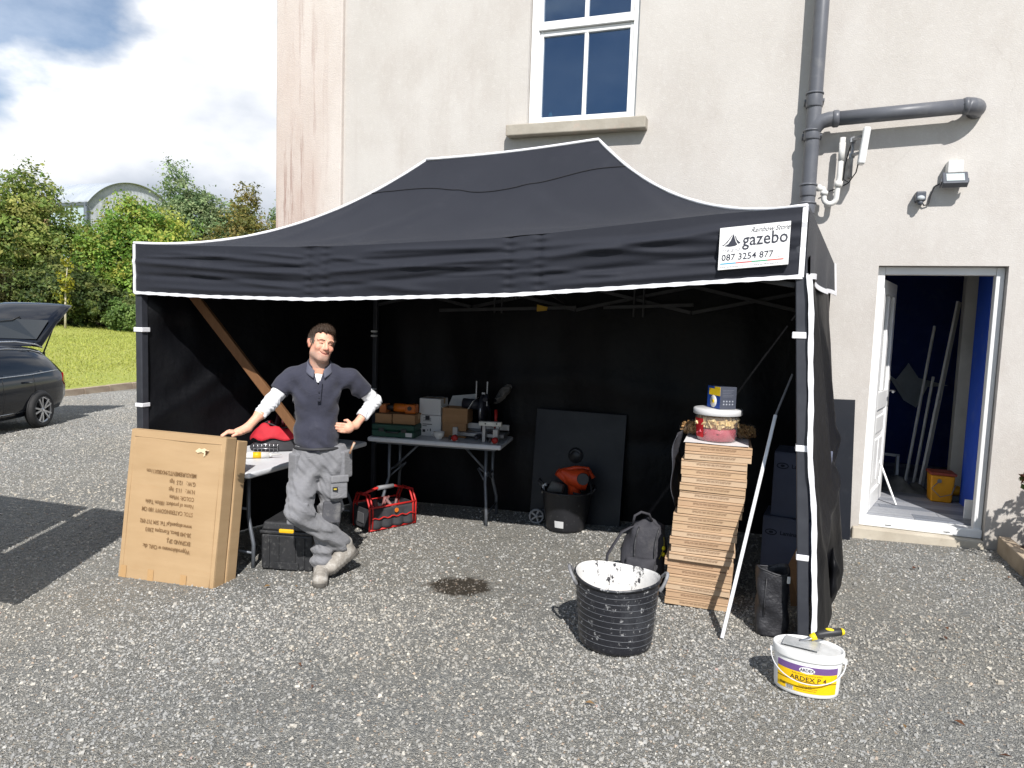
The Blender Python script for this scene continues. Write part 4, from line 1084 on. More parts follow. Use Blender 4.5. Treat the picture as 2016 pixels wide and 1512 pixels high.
# roof frame: scissor trusses
frm_ = bpy.data.objects.new('roof_frame', None); COL.objects.link(frm_); frm_.parent = gaz
alu = mat('frame bar', S(66, 66, 68), S(54, 54, 56), 9, .5, .3)
def bar(a, b_, w=.022, h=.03): MB().beam(gp(*a), gp(*b_), w, h).build('truss_bar', alu, frm_, bevel=.003, seg=1)
def truss(p, q, n, zt, zb):
    for k in range(n):
        a = lerp(p, q, k / n); c = lerp(p, q, (k + 1) / n); e = lerp(zt, zb, 0)
        bar((a.x, a.y, zt), (c.x, c.y, zb)); bar((a.x, a.y + .03, zb), (c.x, c.y + .03, zt))
truss(Vector((-3.66, 6.1)), Vector((.36, 6.1)), 4, 2.06, 1.84)
truss(Vector((-4.36, 4.02)), Vector((.1, 4.02)), 4, 2.14, 1.95)
truss(Vector((-1.95, 4.02)), Vector((-1.75, 6.1)), 2, 2.12, 1.9)
bar((-2.95, 6.04, 1.80), (-1.62, 6.04, 1.86)); bar((-1.38, 6.04, 1.865), (-.62, 6.04, 1.905))
for x in (-2.40, -2.33, -1.12, -1.04): bar((x, 6.06, 2.14), (x, 6.06, 1.79), .016, .016)
MB().tube([gp(-1.95, 5.12, 1.95), gp(-1.95, 5.12, 2.95)], .02, 10).build('centre_pole', alu, frm_)
MB().prism([(-.05, -.03), (.04, -.02), (.05, .01), (-.05, .03)], -.01, .01, Matrix.Translation(gp(-1.93, 6.03, 1.845)) @ Matrix.Rotation(PI / 2, 4, 'X')).build('clip', mat('yellow clip', S(190, 150, 40), None, 8, .5), frm_)
# printed sign on the valance
sg = bpy.data.objects.new('sign', None); COL.objects.link(sg); sg.parent = gaz
SW, SH = .345, .218
sx0, sz0 = -.288, 2.018
def sgp(u, v, d=0.0):
    x = sx0 + u; z = sz0 + v + u * .095 - .0
    uu = (x - FL.x) / (FRc.x - FL.x)
    return gp(x, 3.908 - d, z)
MB().add([sgp(0, 0), sgp(SW, 0), sgp(SW, SH), sgp(0, SH), sgp(0, 0, -.03), sgp(SW, 0, -.03), sgp(SW, SH, -.03), sgp(0, SH, -.03)], [(0, 1, 2, 3), (7, 6, 5, 4), (0, 4, 5, 1), (1, 5, 6, 2), (2, 6, 7, 3), (3, 7, 4, 0)]).build('sign_board', mat('sign white', (.80, .80, .79), (.77, .77, .76), 5, .5), sg)
ink = mat('sign ink', S(52, 54, 66), None, 9, .6)
inkl = mat('sign ink light', S(150, 150, 158), None, 9, .6)
def st(s_, u, v, size, mm, **k): text('lettering', s_, size, mm, sg, lambda a, b_: sgp(u * SW + a, v * SH + b_, .0015), **k)
st('Rainbow Store', .44, .875, .036, ink, shear=.45, sx=.92, spacing=.95)
st('gazebo', .335, .655, .092, ink, sx=.86, bold=.0008)
st('Ireland', .045, .455, .030, inkl, shear=.5, sx=.95, spacing=1.1)
st('087 3254 877', .042, .275, .047, ink, sx=.98, bold=.0004)
st('mobile', .80, .195, .012, inkl, shear=.3)
st('www.rainbowstore.ie', .03, .055, .0115, ink, spacing=1.15)
st('www.gazeboireland.ie', .52, .06, .0115, ink, spacing=1.15)
for k, c in enumerate(((60, 165, 200), (205, 90, 90), (70, 165, 120), (215, 105, 90))):
    u0, u1 = .03 + k * .225, .03 + (k + 1) * .225
    MB().add([sgp(u0 * SW, .125 * SH, .0015), sgp(u1 * SW, .125 * SH, .0015), sgp(u1 * SW, .15 * SH, .0015), sgp(u0 * SW, .15 * SH, .0015)], [(0, 1, 2, 3)]).build('colour_stripe', mat('stripe %d' % k, S(*c), None, 9, .6), sg)
def logo(poly): MB().add([sgp(u * SW, v * SH, .0016) for u, v in poly], [tuple(range(len(poly)))]).build('logo_shape', ink, sg)
logo([(.075, .56), (.13, .60), (.165, .68), (.19, .79), (.205, .84), (.217, .74), (.24, .63), (.265, .575), (.23, .545), (.15, .535)])
logo([(.04, .575), (.06, .565), (.12, .64), (.185, .80), (.182, .815), (.13, .70), (.08, .61)])
logo([(.232, .80), (.25, .70), (.29, .63), (.31, .615), (.285, .585), (.262, .615), (.24, .69), (.225, .76)])
# ------------------------------------------------------------------ folding tables and what stands on them
ptop = mat('table plastic', (.66, .67, .69), (.58, .59, .61), 3, .5, bump=.15, bscale=120, dirt=.25, dirtcol=(.3, .29, .28))
ptube = mat('grey table tube', S(112, 116, 122), S(92, 96, 102), 8, .4, .4)
def table(label, loc, rz, L, Wd, H, group):
    o = thing('folding_table', label, 'table', loc, rz, group)
    MB().box((-L / 2, -Wd / 2, H - .042), (L / 2, Wd / 2, H)).build('table_top', ptop, o, bevel=.016, seg=3)
    MB().box((-L / 2 + .06, -Wd / 2 + .06, H - .062), (L / 2 - .06, Wd / 2 - .06, H - .0425)).build('underframe', ptube, o)
    for s in (-1, 1):
        xe = s * (L / 2 - .16)
        for q in (-1, 1):
            y0 = q * (Wd / 2 - .14); y1 = q * (Wd / 2 - .07)
            MB().tube([(xe, y0, H - .06), (xe, y0, H * .50), (xe + s * .01, y0 + (y1 - y0) * .3, H * .42), (xe + s * .03, y1, H * .25), (xe + s * .035, y1, .003)], .0145, 10).build('leg', ptube, o)
        MB().tube([(xe, -Wd / 2 + .14, H * .58), (xe, Wd / 2 - .14, H * .58)], .010, 8).build('crossbar', ptube, o)
        MB().tube([(xe + s * .032, -Wd / 2 + .07, H * .16), (xe + s * .032, Wd / 2 - .07, H * .16)], .010, 8).build('crossbar', ptube, o)
        MB().tube([(xe, 0, H * .58), (s * L * .16, 0, H - .065)], .011, 8).tube([(xe, -.12, H * .5), (xe - s * .1, -.02, H * .64)], .008, 8).tube([(xe, .12, H * .5), (xe - s * .1, .02, H * .64)], .008, 8).build('brace', ptube, o)
    return o
T1 = (-3.715, 4.685); T1Z = .60
table('white folding table along the left gazebo wall behind the man', (T1[0], T1[1], gz(T1[0])), R(90), 1.53, .74, T1Z - gz(T1[0]), 'white folding tables')
T2 = (-2.765, 5.78); T2Z = .652
table('shorter white folding table across the back, loaded with boxes', (T2[0], T2[1], gz(T2[0])), R(9), 1.22, .56, T2Z - gz(T2[0]), 'white folding tables')

def carton(name, label, loc, rz, d, mm, group=None, cat='box', open_=False, tape=True, text_=None):
    o = thing(name, label, cat, loc, rz, group)
    w, e, h = d
    if open_:
        b = MB()
        for lo, hi in (((-w / 2, -e / 2, 0), (w / 2, e / 2, .004)), ((-w / 2, -e / 2, .004), (w / 2, -e / 2 + .004, h)), ((-w / 2, e / 2 - .004, .004), (w / 2, e / 2, h)), ((-w / 2, -e / 2 + .004, .004), (-w / 2 + .004, e / 2 - .004, h)), ((w / 2 - .004, -e / 2 + .004, .004), (w / 2, e / 2 - .004, h))):
            b.box(lo, hi)
        b.build('carton_body', mm, o)
    else:
        MB().box((-w / 2, -e / 2, 0), (w / 2, e / 2, h)).build('carton_body', mm, o, bevel=min(.004, h * .06))
        if tape:
            MB().box((-w / 2 - .0008, -.022, h - .05), (w / 2 + .0008, .022, h + .0008)).build('tape', mat('packing tape', S(176, 140, 92), None, 9, .35), o)
    return o
brown = mat('brown card', S(158, 122, 86), S(140, 106, 74), 5, .85, bump=.12, bscale=90, stretch=(1, 1, 4))
whitec = mat('white card', (.60, .60, .60), (.54, .54, .54), 4, .8, bump=.08)
z2 = T2Z + .001
# green tool case
gc = thing('tool_case', 'dark green plastic tool case at the left end of the back table', 'tool case', (-3.13, 5.62, z2), R(9))
gm = mat('green case plastic', S(28, 74, 58), S(22, 60, 48), 8, .5, bump=.1)
MB().box((-.2, -.14, .001), (.2, .14, .06)).build('case_base', gm, gc, bevel=.012, seg=3)
MB().box((-.2, -.14, .0615), (.2, .14, .115)).build('case_lid', gm, gc, bevel=.012, seg=3)
MB().box((-.13, -.15, .05), (-.08, -.139, .08)).build('latch', blk, gc, bevel=.003); MB().box((.08, -.15, .05), (.13, -.139, .08)).build('latch', blk, gc, bevel=.003)
MB().tube([(-.06, -.14, .055), (-.055, -.165, .05), (.055, -.165, .05), (.06, -.14, .055)], .008, 8).build('handle', blk, gc)
MB().box((.12, -.1412, .012), (.18, -.1402, .048)).build('sticker', whitec, gc)
o = carton('small_carton', 'brown carton stacked on the green tool case, left of the pair', (-3.24, 5.62, z2 + .117), R(9), (.155, .22, .085), brown, 'small cartons on the back table')
o = carton('small_carton', 'brown carton stacked on the green tool case, right of the pair', (-3.05, 5.65, z2 + .117), R(9), (.21, .22, .088), brown, 'small cartons on the back table')
on = thing('sander', 'orange power tool lying on the brown cartons of the back table', 'power tool', (-3.06, 5.64, z2 + .206), R(9))
om = mat('orange plastic', S(204, 108, 26), S(180, 90, 20), 8, .45, dirt=.3, dirtcol=S(120, 96, 70))
MB().tube([(-.10, -.03, .05), (-.04, -.03, .048), (.02, -.02, .048), (.07, 0, .042)], [.038, .042, .036, .03], 14).build('motor_body', om, on)
MB().box((.0, -.06, .001), (.10, .05, .085)).build('tool_head', om, on, bevel=.014, seg=3)
MB().tube([(.05, -.061, .05), (.05, -.066, .05)], .02, 14).build('dial', blk, on)
MB().tube([(-.10, -.03, .05), (-.17, -.02, .045)], [.025, .022], 12).build('grip', blk, on)
sb = carton('small_carton', 'small orange printed box at the far left of the back table', (-3.27, 5.62, z2 + .203), R(9), (.06, .12, .075), mat('orange card', S(196, 120, 66), S(180, 100, 52), 8, .7), 'small cartons on the back table', tape=False)
wb = carton('white_carton', 'white printed carton standing on the back table, lower one', (-2.905, 5.83, z2), R(9), (.255, .22, .19), whitec, 'white cartons on the back table')
pk = mat('black print', (.03, .03, .035), None, 9, .7)
b = MB()
for k in range(5): b.box((-.04 + (k % 2) * .02, -.1112, .165 - k * .007), (.035, -.1106, .168 - k * .007))
b.box((-.02, -.1112, .148), (.02, -.1106, .186)); b.box((-.045, -.1112, .105), (.045, -.1106, .112)); b.box((-.045, -.1112, .09), (-.005, -.1106, .096))
b.box((-.045, -.1112, .035), (-.018, -.1106, .06)); b.box((.0, -.1112, .05), (.01, -.1106, .06)); b.box((.025, -.1112, .045), (.035, -.1106, .07))
b.build('printing', pk, wb)
wb2 = carton('white_carton', 'smaller white carton on top of the printed white carton', (-2.885, 5.84, z2 + .191), R(6), (.205, .2, .15), whitec, 'white cartons on the back table')
bb = carton('brown_carton', 'small brown carton under the open carton on the back table', (-2.66, 5.87, z2), R(9), (.22, .2, .13), brown, 'brown cartons on the back table')
ob = carton('brown_carton', 'open carton with raised white flaps on the back table', (-2.655, 5.87, z2 + .131), R(9), (.235, .2, .135), brown, 'brown cartons on the back table', open_=True)
flap = mat('white card inside', (.62, .62, .61), None, 5, .8)
MB().add([(-.1175, -.1, .134), (-.1175, .1, .134), (-.20, .09, .20), (-.20, -.09, .20)], [(0, 1, 2, 3)]).build('flap', flap, ob, solid=.004)
MB().add([(-.1175, .1, .134), (.1175, .1, .134), (.13, .16, .25), (-.10, .16, .22)], [(0, 1, 2, 3)]).build('flap', flap, ob, solid=.004)
MB().add([(.1175, .1, .134), (.1175, -.1, .134), (.17, -.11, .215), (.17, .08, .23)], [(0, 1, 2, 3)]).build('flap', flap, ob, solid=.004)
cup = thing('cup', 'white cup standing at the front edge of the back table', 'cup', (-2.72, 5.62, z2))
china = mat('white china', (.72, .71, .68), None, 8, .25)
MB().lathe([(0, .0), (.024, .0), (.026, .006), (.046, .035), (.05, .068), (.046, .068), (.042, .036), (.02, .01), (0, .01)], 24, closed=True).build('bowl', china, cup)
MB().tube([(-.047, 0, .055), (-.07, 0, .05), (-.072, 0, .03), (-.042, 0, .022)], .005, 8).build('handle', china, cup)
# mitre saw
ms_ = thing('mitre_saw', 'mitre saw with grey dust bag at the right of the back table', 'saw', (-2.40, 5.86, z2), R(9))
smet = mat('cast aluminium', (.34, .34, .35), (.26, .26, .27), 12, .4, .8, dirt=.4, dirtcol=(.25, .22, .18))
dkp = mat('dark tool plastic', (.018, .02, .03), (.03, .03, .04), 10, .5)
MB().box((-.22, -.12, .03), (.22, .14, .065)).lathe([(0, .066), (.13, .066), (.13, .08), (0, .08)], 28, closed=True).build('base', smet, ms_, bevel=.006)
MB().box((-.24, .02, .081), (-.02, .035, .135)).build('fence', smet, ms_, bevel=.004); MB().box((.02, .02, .081), (.24, .035, .135)).build('fence', smet, ms_, bevel=.004)
MB().box((-.02, -.22, .03), (.02, -.1, .06)).sphere((0, -.235, .045), .022).build('mitre_lock', dkp, ms_)
MB().lathe([(0, -.004), (.125, -.004), (.125, .004), (0, .004)], 40, Matrix.Translation((.0, .0, .25)) @ Matrix.Rotation(PI / 2, 4, 'Y'), closed=True).build('blade', chrome, ms_)
MB().lathe([(0, -.02), (.135, -.02), (.14, .0), (.135, .02), (0, .02)], 36, Matrix.Translation((.0, .02, .27)) @ Matrix.Rotation(PI / 2, 4, 'Y'), closed=True).build('blade_guard', dkp, ms_)
MB().tube([(-.03, .03, .30), (-.20, .04, .31)], [.05, .045], 16).tube([(.0, .05, .32), (.0, .16, .24), (.0, .16, .08)], [.035, .035, .04], 12).build('motor', dkp, ms_)
MB().tube([(.03, -.02, .36), (.05, -.10, .40), (.05, -.16, .37)], .02, 10).build('handle', dkp, ms_)
MB().box((-.015, -.015, .38), (.015, .02, .42)).box((.03, -.02, .30), (.04, -.01, .52)).box((-.07, -.02, .36), (-.06, -.01, .52)).build('bracket', smet, ms_)
def bagf(u, v):
    a = 2 * PI * u; k = math.sin(PI * min(1, max(0, v)) * .9 + .3)
    r = .06 * k + .004
    return (.10 + .12 * v + r * .5 * math.cos(a) + .02 * math.sin(5 * a + 7 * v), .09 + r * math.sin(a), .36 + .10 * v + r * 1.3 * math.cos(a) + .008 * math.sin(9 * v + 3 * a))
MB().grid(bagf, 22, 14).build('dust_bag', mat('grey bag cloth', S(98, 96, 94), S(74, 72, 70), 9, .9, bump=.5, bscale=30, bdist=.01), ms_)
MB().tube([(.12, -.01, .10), (.12, -.01, .27)], .014, 10).build('clamp_screw', mat('red tool plastic', S(170, 34, 30), S(140, 26, 24), 8, .5), ms_)
wf = thing('white_fence_rail', 'pale metal rail lying across the mitre saw base', 'rail', (-2.27, 5.72, z2 + .0), R(11))
MB().box((-.10, -.03, .145), (.10, .03, .182)).build('rail', mat('pale rail', (.66, .65, .60), (.54, .53, .48), 8, .4), wf, bevel=.004)
for x_ in (-.07, .05): MB().box((x_, -.02, .0), (x_ + .03, .02, .1445)).build('rail_post', smet, wf, bevel=.003)
MB().tube([(-.04, -.031, .165), (-.04, -.034, .165)], .007, 10).tube([(.06, -.031, .168), (.06, -.034, .168)], .007, 10).build('screw_hole', blk, wf)
redp = MATS['red tool plastic']
for k, (x, y, lb_) in enumerate(((-2.555, 5.60, 'red knobbed metal clamp beside the white cup on the back table'), (-2.20, 5.66, 'red knobbed metal clamp at the right corner of the back table'))):
    c = thing('bench_clamp', lb_, 'clamp', (x, y, z2), R(9), 'red knobbed clamps')
    MB().box((-.03, -.02, .0), (.03, .025, .018)).box((-.02, -.01, .018), (.025, .02, .125)).build('clamp_body', smet, c, bevel=.003)
    MB().lathe([(0, -.02), (.026, -.02), (.028, 0), (.026, .02), (0, .02)], 14, Matrix.Translation((.008, -.034, .035)) @ Matrix.Rotation(PI / 2, 4, 'X'), closed=True).build('knob', redp, c)
    MB().box((-.05, -.03, .012), (-.031, .0, .05)).build('screw_block', blk, c, bevel=.003)

# left table: red tool bag, clutter, sealant tube
z1 = T1Z + .001
rb = thing('red_holdall', 'open red and black holdall on the left table beside the man', 'holdall', (-3.735, 4.86, z1), R(52))
redc = mat('red canvas', S(196, 36, 50), S(160, 26, 40), 7, .75, bump=.35, bscale=50, bdist=.006)
netm = mat('black canvas', (.03, .03, .034), (.045, .045, .05), 9, .8, bump=.3)
MB().grid(lambda u, v: ((.30 - .02 * v + .02 * math.sin(6 * v)) * math.cos(2 * PI * u) * (1 + .08 * math.sin(4 * PI * u)), (.17 + .01 * math.sin(9 * u)) * math.sin(2 * PI * u), .002 + .10 * v), 40, 6).build('bag_body', netm, rb, solid=.006)
def redtop(u, v):
    a = 2 * PI * u
    rx, ry = .315 - .11 * v, .185 - .09 * v
    return (rx * math.cos(a) + .02 * math.sin(3 * a), ry * math.sin(a) - .03 * v, .10 + .10 * math.sin(v * 1.9) + .022 * math.sin(5 * a + 2) * v + .012 * math.sin(11 * a))
MB().grid(redtop, 60, 10).build('bag_top', redc, rb, solid=.006)
MB().tube([(.22 * math.cos(a), .10 * math.sin(a) - .03, .205 + .02 * math.sin(5 * a + 2)) for a in np.linspace(0, 2 * PI, 30)], .006, 6).build('zip', netm, rb)
rj = random.Random(5); b = MB()
for k in range(7):
    x, y = rj.uniform(-.16, .16), rj.uniform(-.08, .06)
    b.tube([(x, y, .06), (x + rj.uniform(-.08, .08), y + rj.uniform(-.03, .03), .24 + rj.uniform(0, .1))], rj.uniform(.012, .025), 8)
b.build('tool_bundle', mat('maroon tools', S(92, 24, 30), S(40, 16, 20), 14, .5), rb)
MB().tube([(.05, -.02, .2), (.05, -.02, .29), (.045, -.02, .31)], [.02, .02, .012], 10).build('spray_cap', mat('dull silver', (.4, .4, .4), None, 9, .35, .6), rb)
wr = thing('wire_basket', 'small grey wire basket beside the red holdall', 'basket', (-3.78, 4.62, z1), R(40))
b = MB()
for k in range(7):
    x = -.09 + .03 * k
    b.tube([(x, -.06, .07), (x, -.06, .003), (x, .06, .003), (x, .06, .07)], .0022, 5)
for z in (.07, .035): b.tube([(-.09, -.06, z), (.09, -.06, z), (.09, .06, z), (-.09, .06, z), (-.09, -.06, z)], .003, 5)
b.build('wire_frame', chrome, wr)
sl = thing('sealant_tube', 'white and yellow sealant cartridge lying on the left table', 'tube', (-3.66, 4.36, z1 + .024), R(38))
MB().tube([(-.11, 0, 0), (.10, 0, 0)], .024, 18).build('cartridge', china, sl)
MB().tube([(-.02, 0, 0), (.04, 0, 0)], .0246, 18).build('yellow_label', mat('yellow print', S(232, 186, 20), None, 9, .5), sl)
MB().tube([(.10, 0, 0), (.115, 0, 0), (.12, 0, 0), (.19, 0, 0)], [.02, .016, .008, .004], 12).build('nozzle', china, sl)

# prop timber
pb = thing('timber_prop', 'slanting sawn timber prop bracing the left gazebo wall', 'timber', (-3.38, 4.70, T1Z + .0))
t = NT('sawn pine')
wcol = t.mix(t.noise(6, 6, .6, (6, 6, .5)), S(128, 92, 62), S(98, 68, 44))
MATS['pine'] = t.done(t.bsdf(wcol, .7, 0, .3, t.bump(t.noise(30, 4, .6, (4, 4, .3)), .3, .004)))
MB().beam((0, 0, 0.02), (-.925, -.50, 1.43), .068, .045, up=(.3, -1, 0)).build('beam', MATS['pine'], pb, bevel=.004)

# ------------------------------------------------------------------ on the ground under the gazebo
tbx = thing('toolbox', 'black plastic toolbox with yellow latch on the gravel behind the man', 'toolbox', (-3.20, 4.30, gz(-3.2) + .006), R(14))
tbm = mat('toolbox plastic', (.018, .019, .021), (.03, .03, .032), 9, .5, bump=.15, bscale=60, dirt=.5, dirtcol=(.16, .16, .155), dirtscale=34, dlo=.54)
b = MB(); b.box((-.19, -.24, 0), (.19, .24, .26)); b.build('box_body', tbm, tbx, bevel=.014, seg=2)
b = MB()
for x in (-.13, -.06, .06, .13): b.box((x - .006, -.248, .02), (x + .006, -.2405, .24))
for y in (-.15, -.05, .05, .15): b.box((.1905, y - .006, .02), (.198, y + .006, .24))
b.box((-.09, -.25, .01), (.09, -.241, .06)); b.build('rib', tbm, tbx, bevel=.002)
MB().box((-.20, -.25, .2605), (.20, .25, .285)).build('rim', tbm, tbx, bevel=.008)
b = MB(); b.box((-.19, -.24, .2855), (.19, .24, .345))
for i in range(4, 8): b.v[i] = Vector((b.v[i].x * .93, b.v[i].y * .95, b.v[i].z))
b.build('lid', tbm, tbx, bevel=.014, seg=3)
MB().tube([(-.06, -.09, .345), (-.06, -.085, .37), (-.06, .085, .37), (-.06, .09, .345)], .016, 10).build('carry_handle', tbm, tbx)
MB().box((-.055, -.252, .272), (.055, -.236, .302)).build('yellow_latch', mat('yellow latch', S(224, 176, 24), S(206, 160, 20), 9, .5), tbx, bevel=.008)
MB().box((.196, -.20, .205), (.206, -.13, .30)).build('metal_latch', chrome, tbx, bevel=.003); MB().box((.207, -.185, .20), (.213, -.145, .235)).build('metal_latch', chrome, tbx, bevel=.003)

tote = thing('tool_tote', 'red framed open tool tote with black pockets on the gravel', 'tool bag', (-3.10, 5.36, gz(-3.1) + .008), R(63))
rt = mat('red tubular frame', S(196, 44, 40), S(170, 34, 32), 8, .5)
for s in (-1, 1):
    x = s * .235
    prof = [(-.13, .0), (-.13, .20), (-.075, .30), (.075, .30), (.13, .20), (.13, .0)]
    for dx in (0, s * -.03):
        MB().tube([(x + dx, y, z + .004) for y, z in prof], .009, 8).build('end_frame', rt, tote)
    MB().box((x - .004, -.122, .02), (x + .004, .122, .19)).build('end_panel', netm, tote)
    MB().box((x + s * .006, -.05, .06), (x + s * .012, .05, .15)).build('pocket', mat('grey mesh', (.10, .10, .105), None, 20, .8), tote, bevel=.003)
for y in (-.13, .13):
    MB().tube([(-.235, y, .205), (.235, y, .205)], .009, 8).build('side_rail', rt, tote); MB().tube([(-.235, y, .012), (.235, y, .012)], .009, 8).build('side_rail', rt, tote)
    q = 1 if y > 0 else -1
    MB().grid(lambda u, v: (-.22 + .44 * u, y + q * (-.004 + .022 * abs(math.sin(u * PI * 4)) * (1 - v)), .02 + .17 * v), 40, 8).build('side_panel', netm, tote, solid=.004)
    MB().tube([(-.22 + .44 * k / 20, y + q * .016, .11 + .008 * math.sin(k * 1.5)) for k in range(21)], .006, 6).build('pocket_trim', rt, tote)
MB().box((-.23, -.125, .006), (.23, .125, .012)).build('bottom', netm, tote)
MB().tube([(-.235, 0, .30), (-.10, 0, .335), (.10, 0, .335), (.235, 0, .30)], .012, 10).build('bar', rt, tote)
MB().tube([(-.08, 0, .336), (.08, 0, .336)], .02, 12).build('grip', mat('grey grip', (.22, .22, .23), None, 12, .6), tote)
MB().tube([(.02, -.149, .16), (.02, -.155, .16)], .02, 12).build('badge', mat('orange badge', S(220, 120, 40), None, 9, .5), tote)
b = MB(); rj = random.Random(9)
for k in range(6): b.tube([(rj.uniform(-.18, .18), rj.uniform(-.08, .08), .04), (rj.uniform(-.18, .18), rj.uniform(-.08, .08), .22 + rj.uniform(0, .04))], rj.uniform(.01, .022), 8)
b.build('hand_tools', mat('worn tools', (.12, .1, .1), (.3, .08, .07), 20, .5), tote)

# tub with orange blower
def rubber_tub(o, r0, r1, h, mm, inner, ribs=0):
    prof = [(0, .0), (r0, .0), (r0 + .01, .012)]
    n = 24
    for k in range(1, n + 1):
        q = k / n; prof.append((r0 + .01 + (r1 - r0 - .01) * q ** .85, .012 + (h - .012) * q))
    prof += [(r1 + .008, h - .012), (r1 + .010, h), (r1 + .001, h + .004)]
    MB().lathe(prof, 48, closed=True).build('tub_wall', mm, o)
    MB().lathe([(r1 + .0005, h + .003), (r1 - .007, h - .01), (r0 + .004, .03), (0, .026)], 48, closed=True).build('tub_lining', inner, o)
    return o
tubm = mat('black tub rubber', (.013, .0135, .016), (.02, .02, .023), 7, .42, dirt=.65, dirtcol=(.22, .22, .22), dirtscale=26, dlo=.60)
tb2 = thing('rubble_tub', 'black rubber tub with pale sticker, shaded at the back', 'tub', (-1.575, 5.80, gz(-1.57) + .008))
rubber_tub(tb2, .155, .215, .345, tubm, tubm)
MB().tube([(-.215, 0, .33), (-.26, 0, .38), (-.25, 0, .41), (-.2, 0, .35)], .01, 8).build('tub_handle', tubm, tb2)
MB().tube([(.215, 0, .33), (.25, 0, .37), (.24, 0, .40), (.2, 0, .35)], .01, 8).build('tub_handle', tubm, tb2)
def lab(u, v):
    a = R(-92) + (u - .5) * .42; z = .045 + .06 * v; r = .168 + .055 * (z / .345) + .005
    return (r * math.cos(a), r * math.sin(a), z)
MB().grid(lab, 8, 4).build('sticker', whitec, tb2)
bl = thing('leaf_blower', 'orange blower tool lying in the shaded black tub', 'blower', (-1.50, 5.80, gz(-1.5) + .35), R(15))
orm = mat('bright orange plastic', S(214, 74, 30), S(196, 62, 24), 8, .45, dirt=.3, dirtcol=S(120, 80, 60))
MB().tube([(-.15, 0, .14), (-.12, .0, .15), (-.04, 0, .11), (.04, -.01, .10), (.10, -.01, .09)], [.018, .03, .07, .095, .09], 18).build('casing', orm, bl)
MB().tube([(-.16, 0, .15), (-.02, .02, .06), (.0, .02, -.10)], [.035, .055, .06], 14).build('nozzle_body', orm, bl)
MB().tube([(.06, -.105, .12), (.06, -.12, .122)], [.052, .048], 20).build('fan_intake', blk, bl)
MB().tube([(-.13, 0, .16), (.0, .02, .19), (.10, .02, .185), (.15, .0, .11)], .018, 10).build('carry_handle', orm, bl)
MB().tube([(.12, -.06, .1), (.14, -.10, .0), (.06, -.13, -.01), (-.02, -.12, .0)], .009, 8).build('cord', blk, bl)
gi = thing('dusty_machine', 'dusty grey grinder head lying at the left of the tub', 'tool', (-1.68, 5.77, gz(-1.68) + .33))
MB().tube([(-.05, 0, -.02), (.0, 0, .04), (.08, 0, .03)], [.03, .055, .04], 12).build('head', mat('dusty grey', (.16, .155, .14), (.09, .09, .085), 14, .8, bump=.4), gi)
MB().tube([(-.09, -.02, -.02), (-.09, -.03, .05), (-.06, -.03, .06)], .014, 8).build('hose', mat('pale hose', (.5, .5, .5), None, 9, .5), gi)
wh = thing('trolley_wheel', 'grey spoked trolley wheel on the gravel by the shaded tub', 'wheel', (-1.86, 5.86, gz(-1.86) + .072), R(20))
Mw = Matrix.Rotation(PI / 2, 4, 'X')
MB().lathe([(.052, -.014), (.066, -.014), (.068, 0), (.066, .014), (.052, .014), (.05, 0), (.052, -.014)], 28, Mw, closed=True).build('tyre', mat('grey wheel rubber', S(140, 142, 146), S(110, 112, 116), 9, .6), wh)
b = MB()
for k in range(5): a = 2 * PI * k / 5; b.beam((0, 0, 0), (.052 * math.cos(a), 0, .052 * math.sin(a)), .014, .014, up=(0, 1, 0))
b.lathe([(0, -.018), (.016, -.018), (.016, .018), (0, .018)], 14, Mw, closed=True).build('spoke', mat('grey wheel plastic', S(160, 160, 162), None, 9, .5), wh)
MB().beam((0, 0, 0), (.10, .03, .09), .03, .02).build('axle_arm', legm, wh, bevel=.003)
navy = mat('dark navy panel', (.0035, .005, .010), (.005, .007, .013), 3, .5, bump=.05, dirt=.15, dirtcol=(.06, .065, .08))
pn = thing('dark_panel', 'large dark navy panel leaning on the back gazebo wall', 'panel', (-1.56, 6.03, gz(-1.56)))
MB().beam((0, 0, .0), (.0, .10, .99), .83, .03, up=(0, -1, 0)).build('panel_board', navy, pn, bevel=.004)
MB().lathe([(0, -.004), (.07, -.004), (.07, .004), (0, .004)], 28, Matrix.Translation((-.02, .045, .60)) @ Matrix.Rotation(PI / 2 - R(6), 4, 'X'), closed=True).build('handle_plate', blk, pn)
MB().tube([(-.02 + .05 * math.cos(a), .036, .60 + .05 * math.sin(a)) for a in np.linspace(R(20), R(170), 10)], .007, 8).build('handle_ring', mat('dull ring', (.1, .1, .11), None, 9, .3, .5), pn)
